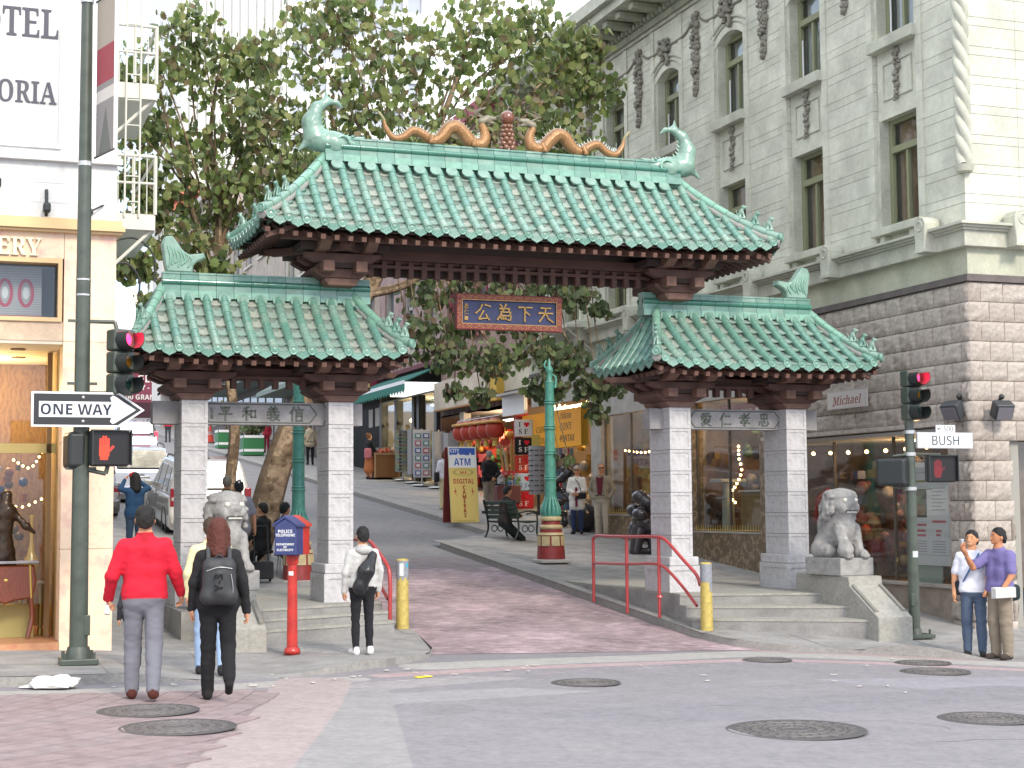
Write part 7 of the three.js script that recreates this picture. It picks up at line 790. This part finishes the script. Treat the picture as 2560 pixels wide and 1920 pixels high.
  for (const [sd, lg] of [[1, o.lL], [-1, o.lR]]) {
    const hip = [sd * .085, .88, 0], K = lg ? lg[0] : [sd * .098, .5, .015], An = lg ? lg[1] : [sd * .1, .09, -.01], td = lg?.[2] ?? [.02, -.055, .15], bare = o.skirt;
    c(hip, K, .092 * b, .066 * tw, pa, .025); c(K, An, .064 * tw, .052 * tw, bare ? sk : pa, .02); 
    const T = [An[0] + sd * td[0], An[1] + td[1], An[2] + td[2]], hl = [An[0], An[1] - .048, An[2] - .03]; c(hl, T, .046, .038, o.shoes ?? '#241c18', .01); c(hl, [hl[0], hl[1] + .045, hl[2] + .01], .044, .042, o.shoes ?? '#241c18', .01);
  }
  if (o.skirt) { c([0, .92, 0], [0, .45, .0], .15, .2, o.skirt, .04); c([0, .5, 0], [0, .38, 0], .19, .21, o.skirt, .03); }
  (o.extra ?? []).forEach((e) => pr.push(e));
  const parts = [blob(pr, cell, { k: .045, noise: near ? .0095 : .006, nf: 8, ny_: 1.9 }), blob(hd, hc, { k: .018 })]; if (hands.length) parts.push(blob(hands, near ? .0055 : .009, { k: .008 }));
  mesh('body', mergeGeometries(parts.map((g) => { const q = norm(g); return q; })).scale(s, s, s), clothB, p);
  // hair
  const hm = o.hair === undefined ? '#1d1714' : o.hair; if (hm) {
    const hr = [{ e: hp(0, 1.662, -.008), r: [.089, .104, .106] }, { e: hp(0, 1.605, -.04), r: [.078, .085, .07] }], kp = o.style; if (kp === 'long' || kp === 'mid') hr.push([...hp(0, 1.64, -.05), ...hp(0, kp === 'long' ? 1.42 : 1.54, -.085), .085, kp === 'long' ? .085 : .07], [...hp(.06, 1.62, -.01), ...hp(.075, kp === 'long' ? 1.45 : 1.54, -.05), .05, .045], [...hp(-.06, 1.62, -.01), ...hp(-.075, kp === 'long' ? 1.45 : 1.54, -.05), .05, .045]); if (kp === 'bun') hr.push({ e: hp(0, 1.72, -.09), r: [.06, .06, .06] });
    const ca = Math.cos(hx[0]), sa = Math.sin(hx[0]), lnz = ln * .7; const g = blob(hr, near ? .0085 : .016, { k: .03, noise: .009, nf: 38, cut: (x, y, z) => { const W = x * sa + (z - lnz) * ca, X = x * ca - (z - lnz) * sa; return kp === 'long' || kp === 'mid' ? Math.min(W - .045 + Math.max(0, (y - 1.685)) * -1.4, .05) : ((1.69 - y) + .95 * (W - .075) + (kp === 'thin' ? .05 : 0)) * .7; } }); g.deleteAttribute('color'); mesh(kp === 'cap' ? 'cap' : 'hair', g.scale(s, s, s), hairMat(hm), p); if (kp === 'cap') mesh('cap_brim', tr(rbox(.15, .012, .09, .006), ...hp(0, 1.7, .12)).scale(s, s, s), hairMat(hm), p);
  }
  if (o.face) { const e = (nm, g, m) => mesh(nm, g.scale(s, s, s), m, p); for (const x of [-.032, .032]) { e('eye', sph(.009, 0, 0, 0, 8, 6).scale(1.3, .7, .6).translate(...hp(x, 1.643, .091)), M([.03, .02, .02], { r: .3 })); e('eyebrow', box(.034, .007, .008).rotateY(hx[0]).translate(...hp(x, 1.665, .093)), M([.05, .04, .035])); } e('mouth', o.smile ? box(.045, .013, .01).rotateY(hx[0]).translate(...hp(0, 1.577, .096)) : box(.04, .006, .01).rotateY(hx[0]).translate(...hp(0, 1.577, .096)), M(o.smile ? [.6, .55, .5] : [.35, .13, .11])); if (o.glasses) e('glasses', mrg([...[-.033, .033].map((x) => rbox(.052, .034, .008, .01).rotateY(hx[0]).translate(...hp(x, 1.641, .107))), box(.13, .006, .006).rotateY(hx[0]).translate(...hp(0, 1.648, .108))]), M([.03, .03, .03], { r: .15 })); }
  p.userData.s = s; return p;
}
const BM = (c, o) => M(c, o), add = (p, nm, g, m) => mesh(nm, g.scale(p.userData.s, p.userData.s, p.userData.s), m, p);
{ // couple crossing in front
  const y = bushY(-6) + .016, a = person({ l: 'person in a red sweater and grey trousers carrying a rolled white paper', p: [-6.24, y, 6.84], h: 1.8, turn: Math.PI - .1, cell: .0135, shirt: '#c4142e', collar: '#b5122a', pants: '#71727b', shoes: '#4a1e16', hair: '#17120f', bulk: 1.0, trouser: 1.2, hem: .98, grip: true, loose: true, aL: [[.28, 1.12, -.02], [.305, .92, .13]], aR: [[.27, 1.14, .0], [.32, .95, .1]], lL: [[.1, .5, .1], [.1, .1, .1]], lR: [[-.09, .5, -.02], [-.08, .12, -.17], [.02, -.07, .14]] });
  add(a, 'paper_roll', rod([.33, .77, .13], [.29, 1.0, .22], .026, 12), whiteP); add(a, 'collar', tr(new THREE.CylinderGeometry(.072, .088, .07, 20, 1, true), 0, 1.475, 0), BM('#b01229', { side: THREE.DoubleSide, t: 'cloth', ts: .2 })); add(a, 'cuff', [rod([.312, .95, .12], [.318, .905, .15], .05, 12)][0], BM('#a81128'));
  const b = person({ l: 'person in a black leather jacket with a dark backpack lettered Y-3', p: [-5.58, y - .01, 7.0], h: 1.69, f: 1, turn: Math.PI - .12, cell: .0135, shirt: '#17171a', pants: '#101014', shoes: '#161212', hair: '#5e2a1b', style: 'long', trouser: 1.15, aL: [[.25, 1.13, -.02], [.27, .88, .06]], aR: [[.26, 1.12, -.05], [.3, .85, .02]], lL: [[.09, .5, .06], [.09, .09, .08]], lR: [[-.1, .52, .02], [-.1, .22, -.23], [.0, -.12, .05]] });
  const bp = blob([[-.09, 1.02, -.2, -.09, 1.28, -.2, .075, .07], [.09, 1.02, -.2, .09, 1.28, -.2, .075, .07], [-.1, 1.0, -.2, .1, 1.0, -.2, .08, .08], [0, 1.05, -.24, 0, 1.22, -.24, .07, .06], [-.08, 1.32, -.19, .08, 1.32, -.19, .055, .055]], .011, { k: .05, noise: .003 }); bp.deleteAttribute('color'); add(b, 'backpack', bp, BM([.03, .032, .036], { r: .6, t: 'cloth', ts: .2 })); add(b, 'backpack_lettering', text('Y-3', 'sans_bold', .085, .004).rotateZ(Math.PI / 2).rotateY(Math.PI).translate(.01, 1.14, -.318), BM([.004, .004, .005])); add(b, 'zip', tube([[-.12, 1.27, -.275], [0, 1.285, -.292], [.12, 1.25, -.275]], .005, 14, 5), steelM); add(b, 'zip', tube([[-.11, 1.22, -.285], [-.13, 1.08, -.28], [-.12, .98, -.26]], .004, 12, 5), steelM); add(b, 'strap', tube([[.1, 1.3, -.2], [.1, 1.46, -.08], [.1, 1.42, .06], [.1, 1.25, .11]], .022, 16, 6), BM([.05, .052, .058])); add(b, 'strap', tube([[-.1, 1.3, -.2], [-.1, 1.46, -.08], [-.1, 1.42, .06], [-.1, 1.25, .11]], .022, 16, 6), BM([.05, .052, .058])); add(b, 'handle', tube([[-.05, 1.36, -.19], [0, 1.4, -.21], [.05, 1.36, -.19]], .01, 10, 6), BM([.04, .04, .045]));
  person({ l: 'person in a cream shirt and pale blue jeans walking ahead of the black jacket', p: [-5.27, leftY(-5.27, 4.62), 4.62], h: 1.7, turn: Math.PI - .2, cell: .017, shirt: '#d8cfa2', pants: '#8fa6c4', shoes: '#1c1c1e', hair: '#4a3528', lL: [[.12, .5, .05], [.12, .09, .1]], lR: [[-.12, .5, .0], [-.13, .1, -.14]] });
  person({ l: 'child in dark blue jeans mostly hidden behind the red sweater', p: [-6.05, leftY(-6.05, 4.25), 4.25], h: 1.02, cell: .02, shirt: '#2a2a30', pants: '#1f2836', shoes: '#16161a' });
}
{ // young person waiting at the corner
  const a = person({ l: 'young person in a pale grey hoodie with a black slung bag on the left corner', p: [-3.28, leftY(-3.28, 3.48), 3.48], h: 1.52, turn: Math.PI + .1, cell: .0135, shirt: '#b7b6b4', pants: '#15151b', shoes: '#d9d6d6', hair: '#120f10', trouser: .95, hem: 1.0, aL: [[.25, 1.12, -.03], [.25, .87, .03]], aR: [[.245, 1.13, -.03], [.24, .88, .03]] }); const g = blob([[-.1, 1.36, -.15, .02, 1.15, -.2, .06, .11], [.02, 1.15, -.2, .1, .93, -.18, .11, .09], [.1, .93, -.18, .1, .88, -.16, .09, .07]], .011, { k: .05, noise: .008, nf: 14 }); g.deleteAttribute('color'); add(a, 'bag', g, BM([.014, .014, .016], { r: .3 })); add(a, 'strap', tube([[-.1, 1.36, -.15], [-.12, 1.45, -.02], [-.02, 1.3, .13], [.12, 1.05, .14], [.16, .95, .0], [.12, .92, -.12]], .016, 24, 6), BM([.02, .02, .022])); const hd = blob([{ e: [0, 1.43, -.08], r: [.13, .07, .08] }, [-.1, 1.43, .0, .1, 1.43, .0, .05, .05]], .013, { k: .03, noise: .006, nf: 20 }); hd.deleteAttribute('color'); add(a, 'hood', hd, BM('#b2b1af', { t: 'cloth', ts: .2 })); add(a, 'shirt_tail', new THREE.CylinderGeometry(.15, .152, .05, 20, 1, true).translate(0, .93, 0).scale(1, 1, .85), BM('#e4e2e2', { side: THREE.DoubleSide }));
}
{ // two friends on the right-hand corner
  const a = person({ l: 'smiling person in a white shirt and jeans with a blue shoulder strap', p: [5.1, rightY(5.1, 3.95), 3.95], h: 1.69, turn: -.75, cell: .0135, sleeve: 'short', shirt: '#d6d8e2', pants: '#4c5a70', shoes: '#17171a', hair: '#131010', face: true, smile: true, head: [-.25, 0], trouser: 1.15, skin: '#c9916c', aL: [[.22, 1.13, .05], [.2, .95, .2]], aR: [[.25, 1.12, -.02], [.25, .87, .06]] }); add(a, 'strap', tube([[.1, 1.46, -.04], [.08, 1.4, .1], [-.06, 1.15, .14], [-.16, .98, .06]], .012, 20, 6), BM([.05, .12, .3])); add(a, 'pouch', rbox(.09, .2, .14, .03, -.2, .95, .0), BM([.01, .012, .02])); add(a, 'shoulder_trim', tube([[-.17, 1.42, .03], [-.05, 1.35, .115], [.05, 1.35, .115], [.17, 1.42, .03]], .008, 16, 5), BM([.1, .2, .5]));
  const b = person({ l: 'person in a purple polo shirt holding up a small camera and a newspaper', p: [5.22, rightY(5.22, 4.36), 4.36], h: 1.73, turn: -1.35, cell: .0135, sleeve: 'short', shirt: '#6d6596', pants: '#85796a', shoes: '#3a312b', hair: '#0e0c0c', face: true, skin: '#b97f5c', trouser: 1.35, loose: true, head: [-.35, 0], aR: [[.22, 1.22, .26], [.16, 1.46, .5]], aL: [[.23, 1.12, .04], [.2, .93, .2]], grip: true }); add(b, 'camera', rbox(.06, .09, .05, .015, -.15, 1.57, .55), steelM); const np = []; for (let i = 0; i < 4; i++) np.push(rbox(.02, .15 - i * .005, .4, .006, .2 + i * .02, .9, .2)); add(b, 'newspaper', mrg(np), BM([.66, .65, .62], { t: 'mottle', ts: .05 })); add(b, 'bag', rbox(.12, .22, .3, .06, .02, .88, -.2), BM([.01, .02, .022])); add(b, 'watch', rod([.205, .96, .185], [.2, .945, .2], .036, 12), BM([.02, .02, .02]));
}
{ // waiting couple
  const a = person({ l: 'white-haired person in a white cardigan and blue jeans clasping hands', p: [5.98, onR(5.98, -12.3), -12.3], h: 1.6, f: 1, turn: -.55, cell: .017, shirt: '#e2ded8', pants: '#27375c', shoes: '#1d1a1a', hair: '#b9b6b2', face: true, glasses: true, coat: .72, loose: true, aL: [[.24, 1.12, .04], [.04, 1.05, .2]], aR: [[.24, 1.12, .04], [.05, 1.04, .21]], grip: true }); add(a, 'shirt_front', rbox(.06, .5, .03, .01, 0, .95, .135), BM([.2, .02, .05])); add(a, 'shoulder_bag', rbox(.26, .16, .09, .04, .14, .98, .2), BM([.012, .012, .014])); add(a, 'strap', tube([[.14, 1.06, .2], [.06, 1.3, .14], [-.08, 1.45, .04]], .01, 12, 5), BM([.02, .02, .02]));
  const b = person({ l: 'person in a beige jacket over a maroon shirt with hands in pockets', p: [6.28, onR(6.28, -11.55), -11.55], h: 1.7, turn: -.7, cell: .017, shirt: '#8f8574', pants: '#b7ac9c', shoes: '#39302a', hair: '#8d8781', style: 'thin', face: true, glasses: true, bulk: 1.08, loose: true, trouser: 1.15, noHands: true, head: [.35, 0], aL: [[.29, 1.12, -.04], [.22, .94, .04]], aR: [[.29, 1.12, -.04], [.22, .94, .04]] }); add(b, 'maroon_shirt', prism([[-.05, 0], [.05, 0], [.09, .44], [0, .4], [-.09, .44]], .03).translate(0, 1.0, .115), BM([.14, .015, .03])); add(b, 'belt', rbox(.22, .035, .02, .008, 0, .985, .135), BM([.02, .018, .015]));
}
{ // around the shops
  const c = .024, a = person({ l: 'person in a white blouse and cream trousers beside the sidewalk board', p: [4.95, onR(4.95, -19.4), -19.4], h: 1.64, f: 1, turn: Math.PI - .1, cell: c, shirt: '#d9d9e2', pants: '#cfc39c', shoes: '#b8a98a', hair: '#6b3a22', style: 'mid', trouser: 1.15 }); add(a, 'handbag', rbox(.14, .3, .26, .06, .25, .95, 0), BM([.012, .012, .015]));
  person({ l: 'balding person in a dark sweater with hands clasped behind the back', p: [5.75, onR(5.75, -18.0), -18.0], h: 1.68, turn: Math.PI + .3, cell: c, shirt: '#17181f', pants: '#8a8072', hair: '#8f8a86', style: 'thin', bulk: 1.12, aL: [[.27, 1.12, -.12], [.06, .98, -.2]], aR: [[.27, 1.12, -.12], [.06, .98, -.2]] });
  const d = person({ l: 'person in a black top and orange patterned skirt at the wooden counter', p: [6.15, onR(6.15, -32.2), -32.2], h: 1.63, f: 1, turn: Math.PI * .6, cell: .03, shirt: '#14161c', pants: '#a8623e', skirt: '#b0693f', hair: '#8a5a30', style: 'bun', aR: [[.2, 1.12, .12], [.14, 1.05, .32]] }); add(d, 'bag', rbox(.12, .4, .3, .06, -.18, .98, -.18), BM([.5, .16, .2]));
  person({ l: 'person in a dark green top and pale jeans beyond the left gate pillar', p: [5.55, onR(5.55, -33.3), -33.3], h: 1.74, turn: 2.4, cell: .03, shirt: '#203330', pants: '#7d93b4', hair: '#1a1512' });
  const e = person({ l: 'person in a beige jacket and black trousers with a slung strap', p: [6.05, onR(6.05, -41.4), -41.4], h: 1.75, turn: Math.PI, cell: .03, shirt: '#b5a990', pants: '#15161c', hair: '#2a221c', bulk: 1.1, hem: .86 }); add(e, 'strap', tube([[-.14, 1.42, -.1], [0, 1.2, -.16], [.15, .95, -.12]], .012, 10, 5), BM([.2, .09, .06]));
  person({ l: 'person in grey trousers half hidden behind the leaning trunk', p: [5.15, onR(5.15, -41.4), -41.4], h: 1.7, turn: 2.6, cell: .034, shirt: '#6e6f78', pants: '#85878d', hair: '#221c18' }); person({ l: 'person in a red outfit waving beyond the planters', p: [6.2, onR(6.2, -51.5), -51.5], h: 1.66, f: 1, turn: -.6, cell: .034, shirt: '#9c1f33', pants: '#8c1a2e', hair: '#c09a58', style: 'mid', aR: [[.25, 1.5, .05], [.2, 1.75, .05]] }); person({ l: 'person in a blue shirt and jeans by the far shop front', p: [6.5, onR(6.5, -55.6), -55.6], h: 1.75, turn: 2.2, cell: .034, shirt: '#4d5f86', pants: '#303f60', hair: '#2a2019' });
  person({ l: 'person in a bright red shirt far up the avenue', p: [3.5, grantY(3.5, -66) , -66], h: 1.7, turn: Math.PI, cell: .036, sleeve: 'short', shirt: '#a82332', pants: '#3a3a44', hair: '#b0a490' }); person({ l: 'person in a dark navy shirt far up the avenue', p: [4.2, onR(4.2, -67), -67], h: 1.8, turn: Math.PI, cell: .036, sleeve: 'short', shirt: '#1c2030', pants: '#2c2c34', hair: '#1f1814' });
}
{ // near the left gate opening
  const a = person({ l: 'person in a grey T-shirt, jeans and black cap under the left gate roof', p: [-3.3, .6, -4.9], h: 1.66, turn: Math.PI + .1, cell: .018, sleeve: 'short', shirt: '#84848e', pants: '#2c4568', shoes: '#22222a', hair: '#121217', style: 'cap', bulk: 1.1, loose: true, hem: .9, aL: [[.24, 1.12, .0], [.24, .88, .1]], aR: [[.27, 1.13, -.03], [.3, .88, .02]] }); add(a, 'cap_mark', sph(.02, .02, 1.72, -.09, 8, 6), whiteP);
  person({ l: 'grey-haired person in an olive jacket in front of the white car', p: [-3.15, leftY(-3.15, -7.0), -7.0], h: 1.68, turn: Math.PI, cell: .02, shirt: '#4a4223', pants: '#3a372c', hair: '#7d756a', bulk: 1.08 });
  const c = person({ l: 'person in a blue jacket and red cap raising a camera by the parked cars', p: [-4.65, leftY(-4.65, -8.4), -8.4], h: 1.66, f: 1, turn: Math.PI + .3, cell: .02, shirt: '#1f4263', pants: '#33475f', hair: '#120d0c', style: 'long', aL: [[.3, 1.42, .06], [.14, 1.6, .2]], aR: [[.34, 1.44, .04], [.14, 1.62, .2]] }); add(c, 'cap', sph(.1, 0, 1.7, .03, 14, 10).scale(1, .8, 1.15).translate(0, .33, 0), BM([.5, .02, .03]));
  const sit = (o) => person({ ...o, lL: [[.12, .52, .42], [.13, .1, .4]], lR: [[-.12, .52, .42], [-.13, .1, .4]] });
  // seated figures: the trunk is kept, the thighs run forward
  for (const [x, z, y, t, l, sh, ha, tn] of [[-2.62, -6.3, .3, 1.66, 'seated person in dark clothes and a dark hat at the foot of the leaning tree', '#191a1c', '#24201a', Math.PI + .8], [-2.3, -5.85, .4, 1.7, 'seated person in black with dark curly hair behind the police box', '#131318', '#0f0d0e', 2.2]]) sit({ l, p: [x, leftY(x, z) - .42, z], h: t, turn: tn, cell: .02, shirt: sh, pants: '#17171a', shoes: '#1c1a18', hair: ha, aL: [[.24, 1.13, .06], [.14, 1.0, .3]], aR: [[.24, 1.13, .06], [.14, 1.0, .3]] });
  sit({ l: 'person in dark clothes reading a paper on the slatted bench', p: [3.72, onR(3.72, -11.0) - .44, -11.05], h: 1.66, turn: Math.PI / 2 + .2, cell: .02, shirt: '#2b2422', pants: '#1a2424', hair: '#1a1412', lean: .12, aL: [[.22, 1.13, .1], [.1, 1.06, .34]], aR: [[.22, 1.13, .1], [.1, 1.06, .34]] });
  for (const [x, z, l] of [[-2.62, -6.35, 'low folding stool under the seated person by the tree'], [-2.28, -5.88, 'low dark crate under the seated person behind the police box']]) { const s = thing('stool', l, 'stool', [x, leftY(x, z), z]); mesh('seat', rbox(.36, .06, .34, .02, 0, .36, 0), M([.03, .03, .03]), s); for (const a of [-.14, .14]) for (const b of [-.13, .13]) mesh('leg', rod([a, 0, b], [a * .8, .34, b * .8], .015, 6), steelM, s); } const tr_ = thing('luggage_cart', 'small black luggage cart beside the lamp base', 'cart', [-2.9, leftY(-2.9, -5) , -4.9]); mesh('frame', [rod([-.12, .05, 0], [-.12, .95, -.1], .014, 6), rod([.12, .05, 0], [.12, .95, -.1], .014, 6), rod([-.12, .95, -.1], [.12, .95, -.1], .014, 6)], M([.03, .03, .03]), tr_); mesh('case', rbox(.34, .3, .26, .03, 0, .2, .1), M([.02, .02, .022]), tr_); for (const x of [-.15, .15]) mesh('wheel', rotZ(cyl(.06, .06, .03, 0, 0, 0, 14), Math.PI / 2).translate(x, .06, -.02), M([.02, .02, .02]), tr_);
}
// ================================================================ parked cars
function car(o) {
  const p = thing('car', o.l, 'car', [o.x, grantY(o.x, o.z) + .0, o.z]); p.rotation.set(Math.atan(.083), o.turn ?? 0, 0, 'YXZ');
  const W = o.w ?? 1.84, L = o.len ?? 4.6, H = o.h ?? 1.72, bl = o.belt ?? 1.0, pm = M(o.c, { r: .28, m: o.m ?? .1, cc: 1, ccr: .05 }), gl = M([.02, .022, .025], { r: .06, cc: .6 }), bk = M([.025, .025, .027], { r: .6 }), cr = M([.5, .5, .52], { r: .25, m: .7 });
  const taper = (g) => { const q = g.attributes.position; for (let i = 0; i < q.count; i++) { const y = q.getY(i), t = Math.max(0, (y - bl) / (H - bl)), u = Math.max(0, (.5 - y) / .5); q.setX(i, q.getX(i) * (1 - .2 * t - .05 * u * u)); } g.computeVertexNormals(); return g; };
  const side = (pts, w, bv) => { const s = new THREE.Shape(pts.map(([a, b]) => new THREE.Vector2(a, b))); return new THREE.ExtrudeGeometry(s, { depth: w - 2 * bv, bevelEnabled: true, bevelSize: bv, bevelThickness: bv, bevelOffset: -bv, bevelSegments: 4, steps: 6 }).translate(0, 0, -w / 2 + bv).rotateY(Math.PI / 2); };   // length runs towards -z
  const lower = [[0, .36], [-.02, .62], [.06, bl - .06], [.12, bl + .01], [L - 1.25, bl + .01], [L - .25, bl - .18], [L - .04, bl - .35], [L, .5], [L - .05, .28], [.05, .26]], gh = o.sedan ? [[.75, bl - .02], [1.25, H - .05], [1.6, H], [2.5, H], [2.85, H - .07], [3.55, bl - .02]] : [[.08, bl - .02], [.34, H - .12], [.5, H - .02], [.8, H], [2.3, H], [2.6, H - .05], [3.5, bl - .02]];
  mesh('body', taper(toCreasedNormals(norm(side(lower, W, .09)), .6)), pm, p); mesh('cabin', taper(toCreasedNormals(norm(side(gh, W - .04, .08)), .6)), pm, p);
  const gx = (pts) => taper(norm(side(pts, W - .02, .02))); const k = o.sedan ? 0 : 1; const wins = k ? [[[.62, bl + .06], [.72, H - .17], [1.35, H - .14], [1.35, bl + .06]], [[1.42, bl + .06], [1.42, H - .14], [2.25, H - .14], [2.3, bl + .06]], [[2.37, bl + .06], [2.33, H - .14], [2.5, H - .16], [3.16, bl + .06]]] : [[[1.2, bl + .05], [1.42, H - .14], [2.1, H - .12], [2.1, bl + .05]], [[2.17, bl + .05], [2.17, H - .12], [2.6, H - .15], [3.2, bl + .05]]]; for (const w of wins) mesh('side_window', gx(w), gl, p);
  const rw = k ? tr(rotX(rbox(W * .74, .52, .03, .06), -.34), 0, (bl + H) / 2 + .02, -.165) : tr(rotX(rbox(W * .7, .62, .03, .06), -.85), 0, (bl + H) / 2, -.98); mesh('rear_window', rw, gl, p);
  mesh('bumper', [tr(rbox(W - .04, .24, .22, .07), 0, .5, .02)], o.bump ? M(o.bump, { r: .5 }) : pm, p); mesh('bumper', tr(rbox(W - .06, .26, .2, .08), 0, .5, -L - .0), pm, p); mesh('plate', box(.32, .16, .02, 0, k ? .78 : .72, .0), whiteP, p); mesh('badge', box(.12, .05, .02, 0, .93, -.03), cr, p); mesh('handle', rbox(.42, .05, .04, .015, 0, .87, -.0), k ? cr : pm, p);
  for (const s of [-1, 1]) { mesh('tail_light', rbox(.14, k ? .42 : .2, .12, .03, s * (W / 2 - .1), k ? bl - .02 : .8, -.06), M([.35, .015, .03], { r: .2, cc: .8, ...(o.lit ? { e: [1, .03, .05], ei: 3 } : {}) }), p); mesh('reverse_light', rbox(.12, .09, .125, .02, s * (W / 2 - .11), k ? bl - .06 : .74, -.058), M([.6, .55, .55], { r: .2 }), p); mesh('headlight', rbox(.3, .14, .1, .04, s * (W / 2 - .22), .68, -L + .06), M([.7, .7, .7], { r: .1 }), p); mesh('mirror', rbox(.2, .14, .1, .04, s * (W / 2 + .08), bl + .1, -L + 1.45), pm, p); if (k) { mesh('roof_rail', tube([[s * (W * .37), H, -.7], [s * W * .37, H + .05, -.85], [s * W * .37, H + .05, -2.1], [s * W * .37, H, -2.25]], .018, 20, 6), bk, p); } mesh('door_line', b6(s > 0 ? W / 2 - .012 : -W / 2 - .003, s > 0 ? W / 2 + .003 : -W / 2 + .012, .4, bl, -2.345, -2.33), bk, p); for (const z of [-1.55, -2.55]) mesh('door_handle', rbox(.03, .03, .16, .01, s * (W / 2 + .005), bl - .1, z), cr, p); mesh('sill', rbox(.06, .1, 2.2, .02, s * (W / 2 - .04), .3, -L / 2), bk, p); }
  for (const s of [-1, 1]) for (const z of [-.85, -L + .85]) { const w = sub('wheel', p); w.position.set(s * (W / 2 - .11), .33, z); mesh('tyre', rotZ(lathe([[.2, -.1], [.31, -.11], [.335, -.07], [.335, .07], [.31, .11], [.2, .1]], 28), Math.PI / 2), bk, w); mesh('rim', [rotZ(cyl(.21, .21, .13, 0, 0, 0, 24), Math.PI / 2), ...[0, 1, 2, 3, 4].map((i) => box(.15, .4, .05).rotateX(i * .628))], cr, w); mesh('arch', rotZ(new THREE.CylinderGeometry(.39, .39, .24, 24, 1, true, 0, Math.PI), Math.PI / 2).rotateX(0), M([.01, .01, .01], { side: THREE.DoubleSide }), w); }
  if (o.aerial) mesh('aerial', [rod([.1, H, -1.2], [.1, H + .18, -1.3], .01, 5), rbox(.1, .02, .06, .01, .1, H + .005, -1.2)], bk, p);
  lampTail(o, p); return p;
}
function lampTail(o, p) { if (!o.lit) return; for (const s of [-.8, .8]) { const l = new THREE.PointLight(0xff2030, .15); l.position.set(s, .95, .12); l.castShadow = true; p.add(l); } }
car({ l: 'white sport utility car parked behind the left gate pillar', x: -2.48, z: -13.1, c: [.68, .66, .62], h: 1.78, aerial: true, bump: [.6, .58, .53] });
car({ l: 'pale silver estate car parked ahead of the white sport utility car', x: -2.95, z: -22, c: [.5, .52, .6], m: .3, h: 1.66, w: 1.8 });
car({ l: 'dark silver sedan parked along the left kerb', x: -4.9, z: -17.5, c: [.2, .19, .19], m: .4, h: 1.5, sedan: true });
car({ l: 'silver hatchback parked further up the left kerb', x: -1.85, z: -33, c: [.45, .47, .52], m: .3, h: 1.55, w: 1.78 });
car({ l: 'black car with lit tail lights driving up the avenue', x: -.1, z: -49, c: [.02, .022, .026], h: 1.6, lit: true, w: 1.9 });
scene.traverse((o) => { if (o.isMesh) o.castShadow = o.receiveShadow = true; });
renderer.render(scene, camera);
